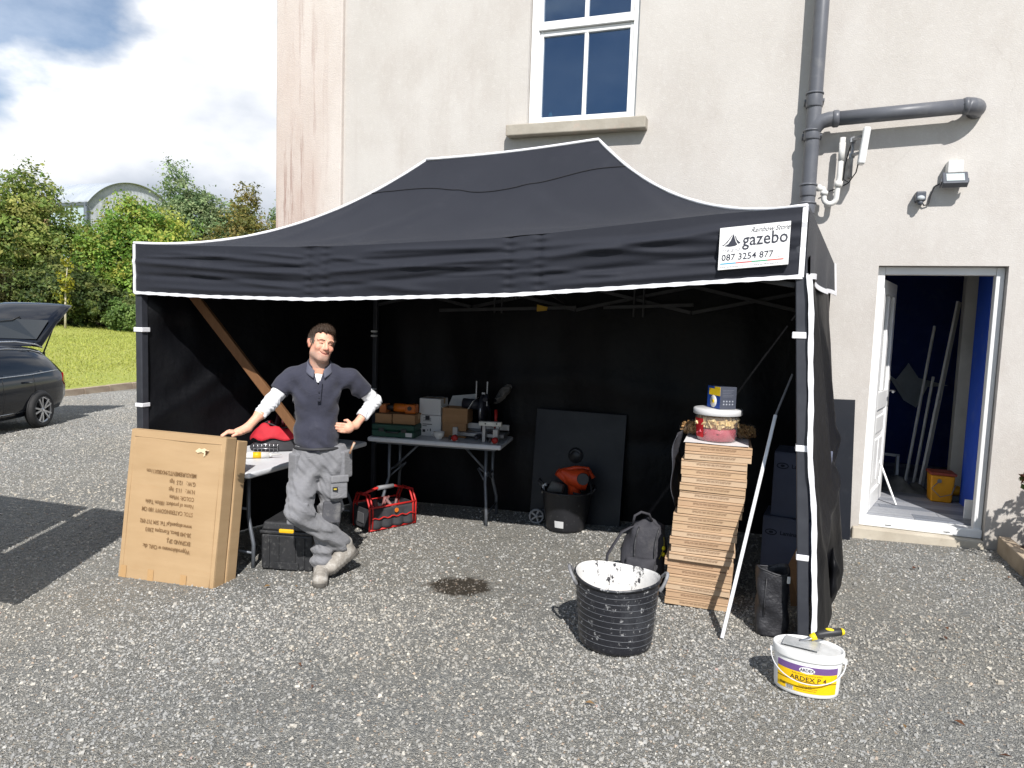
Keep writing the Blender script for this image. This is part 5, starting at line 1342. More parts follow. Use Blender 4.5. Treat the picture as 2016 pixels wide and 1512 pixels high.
# ------------------------------------------------------------------ the two big flat cartons the man leans on
card = mat('kraft card', S(178, 150, 114), S(168, 140, 104), 2.2, .82, bump=.10, bscale=70, stretch=(1, 1, 5), dirt=.15, dirtcol=S(164, 124, 82), dirtscale=5)
cedge = mat('kraft card edge', S(158, 126, 86), S(142, 110, 74), 8, .85)
tapem = mat('clear tape', S(176, 142, 100), S(180, 146, 104), 6, .3)
inkb = mat('brown box print', S(128, 98, 64), None, 12, .8)
def big_carton(label, loc, lean, rz, w, th, h, front):
    o = thing('flat_carton', label, 'carton', loc, 0, 'big flat cartons', rot=(-lean, 0, rz))
    def skew(u, v): return .004 * math.sin(u * 2.3) * math.sin(v * 3.1)
    b = MB(); b.grid(lambda u, v: (w * u, -skew(u * 3, v * 3), h * v), 16, 20); k0 = len(b.v)
    b.build('front_panel', card, o)
    b = MB(); b.box((.0005, .0015, .0005), (w - .0005, th, h - .0005)); b.build('carton_body', card, o, bevel=.006)
    # flap edges: doubled card lines inside the right and left rims and across the top
    for x in (.034, w - .034):
        MB().tube([(x + .0015 * math.sin(9 * q), -.0015 - .0012 * math.sin(5 * q), h * (.02 + .93 * q)) for q in np.linspace(0, 1, 14)], .0022, 6).build('crease', card, o)
    MB().tube([(.034 + (w - .068) * q, -.0018, h * .952 + .002 * math.sin(8 * q)) for q in np.linspace(0, 1, 12)], .0022, 6).build('crease', card, o)
    MB().box((.01, .004, h), (w - .01, th * .46, h + .004)).build('top_flap', card, o, bevel=.0015)
    if front:
        for x in (.02, .255, .53): MB().box((x, -.0055, .002), (x + .05, -.0048, .085)).build('tape', tapem, o)
        lines = [('Wyprodukowano w ChRL dla:', .235), ('EKSPAND SP.J.', .290), ('38-340 Biecz, Korczyna 230/3', .345), ('www.ekspand.pl Tel. 504 717 092', .398), ('STOL CATERINGOWY 180 CM', .478), ('Name of product: 180cm Table', .530),
                 ('COLOR: White', .578), ('N.W.:   11.5  kgs', .627), ('G.W.:   12.5  kgs', .678), ('MEASUREMENTS:94X80X11cm', .733)]
        for s_, v in lines:
            text('printed_line', s_, .040, inkb, o, lambda a, c, v=v: (w * .735 - a, -.0068, h * v - c), sx=.80, bold=.0004)
        # torn hole near the top right
        hole = [(.0, .0), (.03, .022), (.05, .016), (.075, .024), (.10, .012), (.115, .016), (.10, .002), (.085, -.008), (.08, -.03), (.07, -.032), (.072, -.01), (.05, -.004), (.02, -.012)]
        b = MB(); b.add([(w * .70 + x, -.0062, h * .895 + z) for x, z in hole], [tuple(range(len(hole)))]); b.build('torn_edge', mat('torn card', S(226, 206, 170), None, 20, .9), o)
        b = MB(); b.add([(w * .70 + .052 + .55 * x, -.0063, h * .893 + .55 * z) for x, z in hole[2:10]], [tuple(range(8))]); b.build('hole', mat('hole shadow card', S(84, 58, 34), None, 20, .9), o)
    return o
bx, by = -4.17, 3.57
big_carton('front big kraft carton with upside down printing, leaning by the man', (bx, by, gz(-4.0) - .005), R(7.5), R(2.5), .80, .105, 1.03, True)
big_carton('plain big kraft carton tucked behind the printed one', (bx + .012, by + .112, gz(-4.0) + .0), R(7.5), R(2.8), .79, .10, .985, False)

# ------------------------------------------------------------------ plaster tub
tub = thing('plaster_tub', 'big black rubber tub coated with white plaster inside, nearest', 'tub', (-.705, 3.72, gz(-.7) + .008))
t = NT('ribbed tub rubber')
sp = t.n('ShaderNodeSeparateXYZ'); t.l(t.tc.outputs['Object'], sp.inputs[0])
cb = t.mix(t.noise(6, 5), (.012, .0125, .016), (.022, .023, .028))
sm = t.ramp(t.noise(26, 8, .75), [(.585, 0.), (.64, .85)])
sm2 = t.ramp(t.noise(7, 6, .7, (1, 1, .4), (3, 8, 1)), [(.50, 0.), (.72, .45)])
cb = t.mix(sm2, cb, (.085, .09, .10)); cb = t.mix(sm, cb, (.45, .45, .45))
MATS['tubr'] = t.done(t.bsdf(cb, t.math('MULTIPLY_ADD', sm2, .35, .34), 0, .5, t.bump(t.noise(30, 5), .25, .006)))
t = NT('dried plaster')
fl_ = t.ramp(t.noise(17, 7, .72, (1, 1, .55), (1, 5, 2)), [(.585, 0.), (.60, 1.)])
pc = t.mix(t.noise(7, 5), (.70, .69, .67), (.60, .59, .57))
MATS['plaster'] = t.done(t.bsdf(t.mix(fl_, pc, (.04, .04, .045)), .85, 0, .2, t.bump(t.math('SUBTRACT', t.noise(20, 5), fl_), .4, .01)))
r0, r1, H = .180, .222, .375
prof = [(0, .0), (r0, .0), (r0 + .012, .014)]
for k in range(1, 31):
    q = k / 30; prof.append((r0 + .012 + (r1 - r0 - .012) * q ** .8, .014 + (H - .014) * q))
prof += [(r1 + .008, H - .01), (r1 + .009, H), (r1 + .002, H + .005)]
def oval(a): return 1.0 + .03 * math.cos(2 * a + .6)
b = MB(); n = 64
V = []; F = []
for (r, z) in prof:
    for j in range(n):
        a = 2 * PI * j / n
        dip = .012 * (z / H) ** 3 * math.cos(2 * a + .3)
        V.append((r * oval(a) * math.cos(a), r * oval(a) * math.sin(a), z + dip))
for i in range(len(prof) - 1):
    for j in range(n):
        a = i * n + j; c = i * n + (j + 1) % n; F.append((a, c, c + n, a + n))
b.add(V, F, None, True); b.build('tub_wall', MATS['tubr'], tub)
ribm = mat('scuffed rib', (.10, .105, .115), (.05, .052, .06), 30, .5)
for k in range(9):
    z = .055 + k * .034
    q = (z - .014) / (H - .014); r = r0 + .012 + (r1 - r0 - .012) * q ** .8 + .0008
    MB().tube([(r * oval(2 * PI * j / 48) * math.cos(2 * PI * j / 48), r * oval(2 * PI * j / 48) * math.sin(2 * PI * j / 48), z + .012 * (z / H) ** 3 * math.cos(2 * 2 * PI * j / 48 + .3)) for j in range(49)], .0019, 6, cap=False).build('rib', ribm, tub)
V = []; F = []; ip = [(r1 + .0015, H + .0045), (r1 - .007, H - .012), (r1 - .014, H * .7), (r0 + .01, .06), (r0 - .01, .035), (0.001, .03)]
for (r, z) in ip:
    for j in range(n):
        a = 2 * PI * j / n; V.append((r * oval(a) * math.cos(a), r * oval(a) * math.sin(a), z + .012 * (z / H) ** 3 * math.cos(2 * a + .3)))
for i in range(len(ip) - 1):
    for j in range(n):
        a = i * n + j; c = i * n + (j + 1) % n; F.append((a, c, c + n, a + n))
MB().add(V, F, None, True).build('plaster_lining', MATS['plaster'], tub)
for s, a0 in ((1, R(12)), (-1, R(192))):
    pts = []
    for k in range(13):
        q = k / 12; aa = a0 + (q - .5) * .62; lift = math.sin(PI * q)
        r = (r1 + .004) * oval(aa) + .035 * lift ** .6
        pts.append((r * math.cos(aa), r * math.sin(aa), H - .045 + .075 * lift ** .8))
    MB().tube(pts, [.012] + [.0095] * 11 + [.012], 10).build('tub_handle', mat('plaster splashed rubber', (.30, .30, .31), (.08, .08, .085), 16, .6), tub)

# ------------------------------------------------------------------ primer pail
ax = thing('primer_pail', 'white oval pail with purple and yellow printed label', 'pail', (.255, 3.535, gz(.25) + .008), R(-2))
wpl = mat('pail plastic', (.78, .78, .77), (.72, .72, .71), 6, .38, dirt=.12, dirtcol=(.55, .54, .5), dirtscale=18)
A, B_ = .152, .102; PHt = .205
def oz(z): return 1 - .055 * (1 - z / PHt)
def oval_prof(prof, name, mm, n=56):
    V = []; F = []
    for (k, z) in prof:
        for j in range(n):
            a = 2 * PI * j / n; V.append((A * k * math.cos(a), B_ * k * math.sin(a) if k > .02 else 0, z))
    for i in range(len(prof) - 1):
        for j in range(n):
            a = i * n + j; c = i * n + (j + 1) % n; F.append((a, c, c + n, a + n))
    return MB().add(V, F, None, True).build(name, mm, ax)
oval_prof([(.01, .0), (.90, .0), (.935, .006), (.945, .02), (oz(.1), .1), (oz(.17), .17)], 'pail_body', wpl)
oval_prof([(.99, .168), (1.03, .17), (1.04, .176), (1.045, .205), (1.03, .212), (1.0, .213), (.975, .209), (.965, .2), (.01, .198)], 'lid', wpl)
oval_prof([(.93, .2005), (.86, .2015), (.5, .202), (.01, .2015)], 'lid_scum', mat('grey scum', (.42, .42, .41), (.62, .62, .61), 9, .5, bump=.4, bscale=30, dirt=.5, dirtcol=(.72, .72, .72), dirtscale=9))
def arcp(u, z, d):
    """u metres along the front of the oval"""
    a = R(-90) + u / (A * .86)
    k = oz(z)
    return ((A * k + d) * math.cos(a), (B_ * k + d) * math.sin(a), z)
def bandp(u0, u1, z0, z1, mm, name, d=.0012):
    MB().grid(lambda u, v: arcp(lerp(u0, u1, u), lerp(z0, z1, v), d), 24, 3).build(name, mm, ax)
yel = mat('label yellow', S(240, 196, 18), S(236, 188, 14), 5, .45)
bandp(-.135, .135, .022, .118, yel, 'yellow_label')
bandp(-.135, .135, .1185, .150, mat('label purple', S(112, 82, 138), None, 5, .45), 'purple_label')
bandp(-.135, .135, .072, .076, mat('label line', S(110, 84, 20), None, 9, .5), 'label_line', .0018)
ik = mat('label ink', S(62, 50, 40), None, 9, .5)
def atx(s_, u, z, size, mm, d=.0022, **k): text('lettering', s_, size, mm, ax, lambda a, c: arcp(u + a, z + c, d), **k)
bd = MB(); bd.grid(lambda u, v: arcp(-.002 + .03 * (2 * u - 1) * math.sqrt(max(0, 1 - (2 * v - 1) ** 2)), .131 + .016 * (2 * v - 1), .002), 14, 10).build('badge', wpl, ax)
atx('ARDEX', -.002, .131, .021, mat('badge ink', S(52, 40, 70), None, 9, .5), .0032, align='CENTER', sx=.78, bold=.0004)
atx('ARDEX P 4', .005, .088, .030, ik, align='CENTER', bold=.0004)
atx('Ready mixed multi purpose primer', -.0, .109, .0085, ik, align='CENTER')
for k, s_ in enumerate(('Solvent free', 'Suitable for all floors', 'Fast drying high build primer', 'Interior and exterior use')): atx(s_, .0, .064 - k * .0095, .0075, ik, align='CENTER')
atx('8 kg', -.115, .043, .016, ik, bold=.0005)
bandp(-.085, -.052, .024, .042, wpl, 'barcode_panel', .0018)
for k in range(9): bandp(-.082 + k * .0032, -.0808 + k * .0032 + (k % 3) * .0004, .026, .041, pk, 'barcode_bar', .0024)
hw = []
for k in range(25):
    q = k / 24; aa = R(180) + R(180) * q
    hw.append(((A * 1.075) * math.cos(aa), (B_ * 1.0 + .02) * math.sin(aa) - .008, .165 - .085 * math.sin(PI * q)))
MB().tube(hw, .0028, 8).build('wire_handle', mat('white coated wire', (.66, .66, .66), None, 9, .4), ax)
for s in (-1, 1): MB().cbox((s * A * 1.05, -.004, .168), (.02, .024, .022)).build('handle_lug', wpl, ax, bevel=.004)
tw = thing('trowel', 'notched trowel with black and yellow handle lying on the pail', 'trowel', (.255, 3.535, gz(.25) + .008 + .2145), R(-2))
MB().box((-.11, -.055, .0), (.05, .05, .0022), Matrix.Rotation(R(-8), 4, 'Z')).build('blade', mat('plastered steel', (.42, .44, .44), (.60, .60, .60), 16, .45, .4), tw)
hy = mat('tool yellow', S(236, 206, 30), S(220, 190, 24), 9, .5)
MB().tube([(-.04, .02, .004), (.02, .04, .02), (.045, .06, .035)], .006, 8).build('tang', chrome, tw)
MB().tube([(.02, .05, .022), (.045, .058, .036), (.09, .072, .047), (.135, .086, .055), (.15, .092, .056)], [.014, .017, .019, .018, .012], 14).build('grip', blk, tw)
MB().tube([(.008, .046, .016), (.03, .053, .028)], [.015, .0185], 14).tube([(.14, .0885, .0555), (.153, .093, .0565)], [.0185, .013], 14).build('grip_cap', hy, tw)
MB().sphere((.09, .07, .064), (.02, .012, .006)).build('grip_inlay', hy, tw)

# ------------------------------------------------------------------ tall stack of flat cartons
cm2 = [mat('stack card %s' % q, S(*a), S(*c), 4, .85, bump=.1, bscale=80, stretch=(1, 1, 5)) for q, a, c in (('warm', (184, 154, 124), (172, 142, 112)), ('plain', (190, 162, 132), (178, 150, 118)), ('pale', (194, 170, 142), (184, 158, 130)))]
ordn = ['top', 'second', 'third', 'fourth', 'fifth', 'sixth', 'seventh', 'eighth', 'ninth', 'tenth', 'eleventh', 'twelfth', 'thirteenth', 'fourteenth', 'fifteenth', 'sixteenth', 'seventeenth', 'eighteenth', 'nineteenth', 'twentieth']
NB = 21; ch = .0487
pr_ = MB()
rj = random.Random(3)
for row in range(2):
    x = -.10
    while x < .10:
        L = rj.uniform(.008, .03); pr_.box((x, -.2152, .019 + row * .007), (min(x + L, .105), -.2148, .0208 + row * .007)); x += L + .004
prm = pr_.mesh('printing')
pm = mat('stack print', S(128, 92, 66), None, 12, .85)
prm.materials.append(pm)
bodies = []
for k in range(3):
    b = MB(); b.box((-.192, -.21, 0), (.192, .21, ch - .0015)); me_ = b.mesh('carton_body'); me_.materials.append(cm2[k]); bodies.append(me_)
lipm = MB().box((-.19, -.2145, ch * .74), (.19, -.2105, ch - .003)).mesh('lid_lip'); lipm.materials.append(cm2[0])
SX, SY = -.296, 4.56
zc_ = gz(SX) + .006
for k in range(NB):
    lvl = NB - 1 - k
    dx = rj.uniform(-.008, .008); dy = rj.uniform(-.008, .008)
    if k < 6: dx -= .030; dy += .012
    elif k < 12: dx -= .022 + .004 * (k % 2)
    elif k == 12: dx -= .004
    if k == 5: dx -= .018
    dx += .0018 * (k - 10)
    ch_k = 0; nm = ordn[lvl] if lvl < 20 else 'lowest'
    lbl = ('topmost flat brown carton of the tall stack, under the clear tub' if lvl == 0 else ('lowest flat brown carton of the tall stack, on the gravel' if lvl == 20 else '%s flat brown carton from the top of the tall stack' % nm))
    o = thing('stacked_carton', lbl, 'carton', (SX + dx, SY + dy, zc_ + k * ch), R(2.0 + rj.uniform(-2.0, 2.0)), 'tall stack of flat cartons')
    o.rotation_euler[0] = R(rj.uniform(-.25, .25)); o.rotation_euler[1] = R(rj.uniform(-.35, .35)); o.scale = (rj.uniform(.985, 1.01), rj.uniform(.99, 1.01), rj.uniform(.95, 1.0))
    link('carton_body', bodies[rj.randrange(3)], None, o, bevel=.0025)
    link('lid_lip', lipm, None, o, bevel=.0012)
    link('printing', prm, None, o)
zt_ = zc_ + NB * ch
wl_ = thing('white_lid_sheet', 'white paper sheet on top of the tall carton stack', 'sheet', (SX + .015, SY, zt_ + .001), R(2))
MB().grid(lambda u, v: (-.188 + .376 * u, -.206 + .412 * v, .001 + .0015 * math.sin(7 * u + 3 * v)), 10, 10).build('sheet', mat('white paper', (.72, .70, .69), None, 6, .8), wl_)
# dark plastic sheet hanging off the stack's left and right sides
dp = mat('grey plastic sheet', (.07, .072, .085), (.045, .046, .055), 8, .38, bump=.5, bscale=14, bdist=.02)
ds = thing('plastic_sheet', 'dark plastic sheet hanging down the left side of the carton stack', 'plastic sheet', (SX, SY, zt_))
MB().grid(lambda u, v: (-.212 - .03 * math.sin(PI * v) * (1 - .5 * u) - .01 * math.sin(9 * v + 5 * u), -.14 + .30 * u, -.40 * v * (1 + .2 * math.sin(5 * u)) + .03), 12, 18).build('sheet', dp, ds, solid=.003)
# bags of tile wedges behind the tub
tanw = mat('tan wedges', S(196, 156, 106), S(168, 126, 80), 22, .7)
def wedges(seed, n, rx, ry, rz, mm, parent, name='wedges', s0=.03):
    r = random.Random(seed); b = MB()
    for k in range(n):
        th, u = r.uniform(0, 2 * PI), r.uniform(-1, 1)
        q = r.uniform(.6, 1) ; cx_, cy_, cz_ = rx * q * math.cos(th) * math.sqrt(1 - u * u), ry * q * math.sin(th) * math.sqrt(1 - u * u), rz * (1 + u * q)
        M = Matrix.Translation((cx_, cy_, cz_)) @ Euler((r.uniform(0, 6), r.uniform(0, 6), r.uniform(0, 6))).to_matrix().to_4x4()
        L, Wd, h = s0 * r.uniform(.7, 1.2), s0 * .45, s0 * .28
        b.add([(-L / 2, -Wd / 2, 0), (L / 2, -Wd / 2, 0), (L / 2, Wd / 2, 0), (-L / 2, Wd / 2, 0), (L / 2, -Wd / 2, h), (L / 2, Wd / 2, h)], [(0, 3, 2, 1), (0, 1, 4), (1, 2, 5, 4), (2, 3, 5), (3, 0, 4, 5)], M)
    return b.build(name, mm, parent)
for (x, y, lb_) in ((-.44, 4.68, 'bag of tan levelling wedges left of the clear tub'), (-.13, 4.70, 'bag of tan levelling wedges right of the clear tub')):
    o = thing('wedge_bag', lb_, 'bag', (x, y, zt_ + .004), 0, 'bags of wedges on the stack')
    wedges(int(x * -100), 130, .075, .05, .042, tanw, o, s0=.032)
    t = NT('clear film') if 'film' not in MATS else None
    if t is not None:
        tr_ = t.n('ShaderNodeBsdfTransparent'); g_ = t.n('ShaderNodeBsdfGlossy'); g_.inputs['Roughness'].default_value = .12
        t.l(t.bump(t.noise(16, 4), .8, .03), g_.inputs['Normal'])
        f_ = t.n('ShaderNodeLayerWeight'); f_.inputs['Blend'].default_value = .18
        m_ = t.n('ShaderNodeMixShader'); t.l(f_.outputs['Facing'], m_.inputs[0]); t.l(tr_.outputs[0], m_.inputs[1]); t.l(g_.outputs[0], m_.inputs[2]); MATS['film'] = t.done(m_.outputs[0])
    MB().sphere((0, 0, .048), (.095, .07, .052), 20, 14).build('film', MATS['film'], o)
ct = thing('clear_tub', 'clear plastic tub of tan and pink clips on the carton stack', 'tub', (SX + .012, SY - .03, zt_ + .0045))
t = NT('clear tub plastic')
tr_ = t.n('ShaderNodeBsdfTransparent'); tr_.inputs[0].default_value = (.93, .93, .93, 1); g_ = t.n('ShaderNodeBsdfGlossy'); g_.inputs['Roughness'].default_value = .08
f_ = t.n('ShaderNodeLayerWeight'); f_.inputs['Blend'].default_value = .15
df_ = t.n('ShaderNodeBsdfDiffuse'); df_.inputs[0].default_value = (.7, .7, .7, 1)
m0 = t.n('ShaderNodeMixShader'); m0.inputs[0].default_value = .10; t.l(tr_.outputs[0], m0.inputs[1]); t.l(df_.outputs[0], m0.inputs[2])
m_ = t.n('ShaderNodeMixShader'); t.l(f_.outputs['Facing'], m_.inputs[0]); t.l(m0.outputs[0], m_.inputs[1]); t.l(g_.outputs[0], m_.inputs[2]); MATS['clear'] = t.done(m_.outputs[0])
MB().lathe([(0, .001), (.108, .001), (.114, .008), (.128, .150)], 40, closed=True).build('tub_wall', MATS['clear'], ct)
MB().lathe([(.136, .140), (.139, .143), (.139, .168), (.132, .172), (0, .170)], 40, closed=True).build('lid', mat('milky lid', (.62, .62, .62), (.56, .56, .57), 8, .3), ct)
ct.scale = (1.06, 1.06, 1.16)
pink = mat('pink clips', S(196, 92, 104), S(172, 62, 78), 20, .5)
MB().lathe([(0, .004), (.104, .004), (.111, .062), (.08, .072), (0, .066)], 30, closed=True).build('pink_clips', pink, ct)
wedges(5, 110, .112, .112, .020, pink, ct, 'pink_clips', .05).location.z = .022
MB().lathe([(0, .06), (.100, .06), (.108, .132), (0, .134)], 30, closed=True).build('wedge_core', tanw, ct)
wedges(6, 420, .119, .119, .030, mat('cream wedges', S(236, 212, 160), S(214, 184, 128), 22, .6), ct, 'cream_wedges', .04).location.z = .072
def wrapl(u, v): a = R(200) + .62 * u; z = .02 + .10 * v; r = .1145 + .0145 * z / .15 + .0012; return (r * math.cos(a), r * math.sin(a), z)
MB().grid(wrapl, 8, 3).build('red_label', mat('red label', S(190, 30, 36), S(160, 22, 30), 12, .5), ct)
bxz = zt_ + .0045 + .2005
fb = thing('fitting_box', 'small blue and yellow product box on the clear tub lid', 'box', (SX + .03, SY - .02, bxz), R(34))
bbl = mat('box blue', S(28, 72, 158), S(24, 62, 140), 6, .5); bgr = mat('box grey', S(74, 78, 90), S(64, 68, 80), 6, .5); bye = mat('box yellow', S(246, 208, 36), None, 6, .5)
MB().box((-.055, -.075, 0), (.055, .075, .135)).build('box_body', bgr, fb, bevel=.002)
MB().box((-.0562, -.0745, .001), (-.0552, .0745, .134)).build('blue_face', bbl, fb)
MB().box((-.0575, -.0745, .080), (-.0564, .055, .120)).box((-.0575, -.0745, .1205), (-.0564, -.01, .134)).build('yellow_panel', bye, fb)
MB().lathe([(0, 0), (.038, 0), (.038, .0012), (0, .0012)], 26, Matrix.Translation((-.0563, .0, .042)) @ Matrix.Rotation(-PI / 2, 4, 'Y'), closed=True).build('printed_disc', china, fb)
MB().lathe([(0, 0), (.013, 0), (.013, .0008), (0, .0008)], 18, Matrix.Translation((-.0577, .0, .042)) @ Matrix.Rotation(-PI / 2, 4, 'Y'), closed=True).build('printed_lamp', bye, fb)
b = MB()
for k in range(8): b.cbox((-.03 + (k % 4) * .02, -.0757, .048 - (k // 4) * .018), (.009, .001, .009))
b.build('printed_icons', mat('box icons', S(160, 164, 174), None, 9, .5), fb)
b = MB()
for k in range(5): b.box((-.04, -.0757, .115 - k * .01), (.035 - .008 * (k % 3), -.0752, .1175 - k * .01))
b.build('printed_lines', mat('box lines', S(110, 114, 126), None, 9, .5), fb)

# ------------------------------------------------------------------ white straight edge leaning by the stack
se = thing('straight_edge', 'long white aluminium straight edge leaning beside the carton stack', 'straight edge', (-.155, 3.985, gz(-.15)))
al = mat('white anodised', (.72, .72, .73), (.62, .62, .63), 8, .35, .2, dirt=.35, dirtcol=(.35, .35, .36), dirtscale=16)
MB().beam((0, 0, 0.004), (.205, .40, 1.22), .020, .072, up=(0, -1, .3)).build('blade', al, se, bevel=.003)
MB().beam((.205, .40, 1.222), (.285, .52, 1.46), .012, .026, up=(0, -1, .3)).build('tip', mat('dull tip', (.20, .20, .21), None, 9, .5), se, bevel=.003)

# ------------------------------------------------------------------ backpack
bp = thing('backpack', 'worn black backpack with yellow trim beside the carton stack', 'backpack', (-.735, 4.60, gz(-.73) + .006), R(8))
bpm = mat('backpack cloth', (.030, .030, .036), (.045, .044, .052), 5, .8, bump=.45, bscale=16, bdist=.02, dirt=.35, dirtcol=(.12, .115, .11), dirtscale=9)
def pack(u, v):
    a = 2 * PI * u
    c, s = math.cos(a), math.sin(a)
    sq = 1.0 / max(abs(c) ** 2.6 + abs(s) ** 2.6, 1e-6) ** (1 / 2.6)
    w = (.155 - .055 * v ** 2.2) * (1 - .9 * max(0, v - .9) * 10) * (1 - .55 * max(0, .05 - v) * 8)
    d = (.115 - .05 * v ** 1.6) * (1 - .9 * max(0, v - .9) * 10) * (1 - .55 * max(0, .05 - v) * 8)
    x = w * sq * c + .055 * v + .008 * math.sin(13 * v + 3 * a); y = d * sq * s + .05 * v
    return (x, y, .46 * v + .006 * math.sin(5 * a + 8 * v))
MB().grid(pack, 60, 40).build('pack_body', bpm, bp)
def pocket(u, v): 
    x = -.10 + .19 * u; bul = math.sin(PI * u) ** .5 * math.sin(PI * min(1, v + .02)) ** .5
    return (x + .02 * v, -.088 - .045 * bul + .012 * math.sin(8 * u) * bul, .03 + .20 * v)
MB().grid(pocket, 20, 16).build('front_pocket', bpm, bp, solid=.006)
b = MB()
for off in (-.055, .075):
    b.tube([(off + .05 * v + .012 * math.sin(6 * v), -.118 + .085 * v ** 1.3, .02 + .40 * v) for v in np.linspace(0, 1, 12)], .006, 6)
b.build('zip', mat('zip tape', (.012, .012, .014), (.06, .06, .065), 40, .5), bp)
MB().tube([(-.05, -.02, .43), (-.04, -.03, .49), (.0, -.02, .515), (.05, .0, .50), (.07, .02, .45)], .009, 8).build('grab_loop', bpm, bp)
MB().tube([(-.02, .0, .43), (-.12, -.02, .37), (-.205, -.05, .22), (-.215, -.06, .10), (-.19, -.06, .02)], [.012, .02, .022, .018, .012], 10, flat=.4).build('shoulder_strap', bpm, bp)
MB().tube([(-.19, -.06, .02), (-.25, -.09, .012), (-.21, -.12, .012), (-.15, -.11, .02)], .014, 8, flat=.4).build('strap_tail', bpm, bp)
ynet = mat('yellow mesh', S(196, 178, 46), S(60, 54, 20), 70, .7)
MB().grid(lambda u, v: (.128 - .02 * v + .045 * v + .014 * math.sin(PI * v), -.055 + .06 * u + .03 * v, .22 + .14 * v), 6, 10).build('mesh_pocket', ynet, bp, solid=.004)
for z in (.25, .29): MB().sphere((.155, -.03, z), (.012, .018, .014)).build('yellow_clip', mat('clip yellow', S(236, 220, 20), None, 9, .4), bp)

# ------------------------------------------------------------------ right side under the gazebo
nb = mat('slate blue card', S(100, 105, 124), S(88, 93, 110), 4, .8, bump=.1, bscale=60)
nink = mat('dark card print', S(40, 44, 56), None, 9, .8)
for k, (x, y, z, w, h, lb_) in enumerate(((.215, 4.98, gz(.2) + .006, .36, .485, 'lower dark slate blue carton inside the right gazebo wall'), (.25, 5.02, gz(.2) + .493, .34, .42, 'upper dark slate blue carton inside the right gazebo wall'))):
    o = thing('slate_carton', lb_, 'carton', (x, y, z), R(-6), 'slate blue cartons')
    MB().box((-w / 2, -.15, 0), (w / 2, .15, h)).build('carton_body', nb, o, bevel=.006)
    MB().tube([(-w / 2 + .055 + .034 * math.cos(a), -.1512, h * .80 + .017 * math.sin(a)) for a in np.linspace(0, 2 * PI, 25)], .0032, 6).build('printed_oval', nink, o)
    MB().sphere((-w / 2 + .055, -.1510, h * .80), (.014, .0012, .008)).build('printed_mark', nink, o)
    text('lettering', 'Lamina', .036, nink, o, lambda a, c: (-w / 2 + .11 + a, -.1515, h * .80 + c), bold=.001)
    MB().box((-w / 2 + .002, -.149, h + .0005), (.0, .149, h + .006)).build('top_flap', nb, o, bevel=.001)
kb = thing('brown_packing', 'folded brown card strip by the right front gazebo leg', 'card', (.215, 4.62, gz(.2) + .30))
MB().add([(0, 0, -.30), (.05, .02, -.30), (.045, .02, .13), (.03, .0, .12), (-.03, .02, -.05)], [(0, 1, 2, 3, 4)]).build('card', brown, kb, solid=.006)
tbk = mat('carry bag nylon', (.016, .016, .019), (.028, .028, .032), 9, .55, bump=.7, bscale=11, bdist=.03, dirt=.35, dirtcol=(.14, .14, .15), dirtscale=10)
cb_ = thing('carry_bag', 'upright black nylon carry bag at the right front gazebo leg', 'bag', (.10, 4.16, gz(.1) + .006), R(6))
def cbag(u, v):
    a = 2 * PI * u; c, s = math.cos(a), math.sin(a)
    sq = 1.0 / max(abs(c) ** 4 + abs(s) ** 4, 1e-6) ** .25
    k = 1 + .05 * math.sin(9 * v + 2 * a) + .04 * math.sin(3 * a + 14 * v)
    return (.082 * sq * c * k - .012 * v, .07 * sq * s * k, .365 * v + .014 * math.sin(2 * a + .6) * v)
MB().grid(cbag, 48, 30).build('bag_wall', tbk, cb_, solid=.005)
MB().grid(lambda u, v: (.075 * v * math.cos(2 * PI * u), .065 * v * math.sin(2 * PI * u), .325 - .02 * v), 20, 4).build('bag_inside', netm, cb_)
MB().tube([(.082 * 1.18 * math.cos(a) * (abs(math.cos(a)) ** 4 + abs(math.sin(a)) ** 4) ** -.25 * .86 - .012, .07 * math.sin(a) * (abs(math.cos(a)) ** 4 + abs(math.sin(a)) ** 4) ** -.25, .367 + .014 * math.sin(2 * a + .6)) for a in np.linspace(0, 2 * PI, 33)], .006, 6).build('rim', tbk, cb_)
MB().box((.055, -.082, .315), (.073, -.074, .355)).build('white_toggle', china, cb_, bevel=.003)
MB().tube([(-.05, -.076, .33), (-.055, -.079, .2), (-.05, -.078, .12)], .003, 6).build('zip', mat('zip tape'  , (.012, .012, .014)), cb_)
bulge = thing('cloth_bulge', 'black tent cloth bulging out at the foot of the right gazebo wall', 'sack', (.452, 4.86, gz(.5) + .004))  # separate mesh added for the tent cloth bulging at its foot
MB().grid(lambda u, v: ((.042 + .012 * math.sin(11 * v + 7 * u) + .008 * math.sin(23 * u)) * math.sin(PI * v) ** .5 * math.cos(2 * PI * u), (.16 + .02 * math.sin(9 * v)) * math.sin(PI * v) ** .5 * math.sin(2 * PI * u), .26 * v * (1 - .25 * math.sin(2 * PI * u)) + .012 * math.sin(14 * u + 5 * v)), 44, 28).build('sack', MATS['side'], bulge)
dbd = thing('black_board', 'black board standing between the gazebo and the house door', 'board', (.575, 6.29, gz(.57)))
MB().beam((0, 0, .004), (-.03, .085, 1.15), .26, .018, up=(0, -1, 0)).build('board', navy, dbd, bevel=.003)
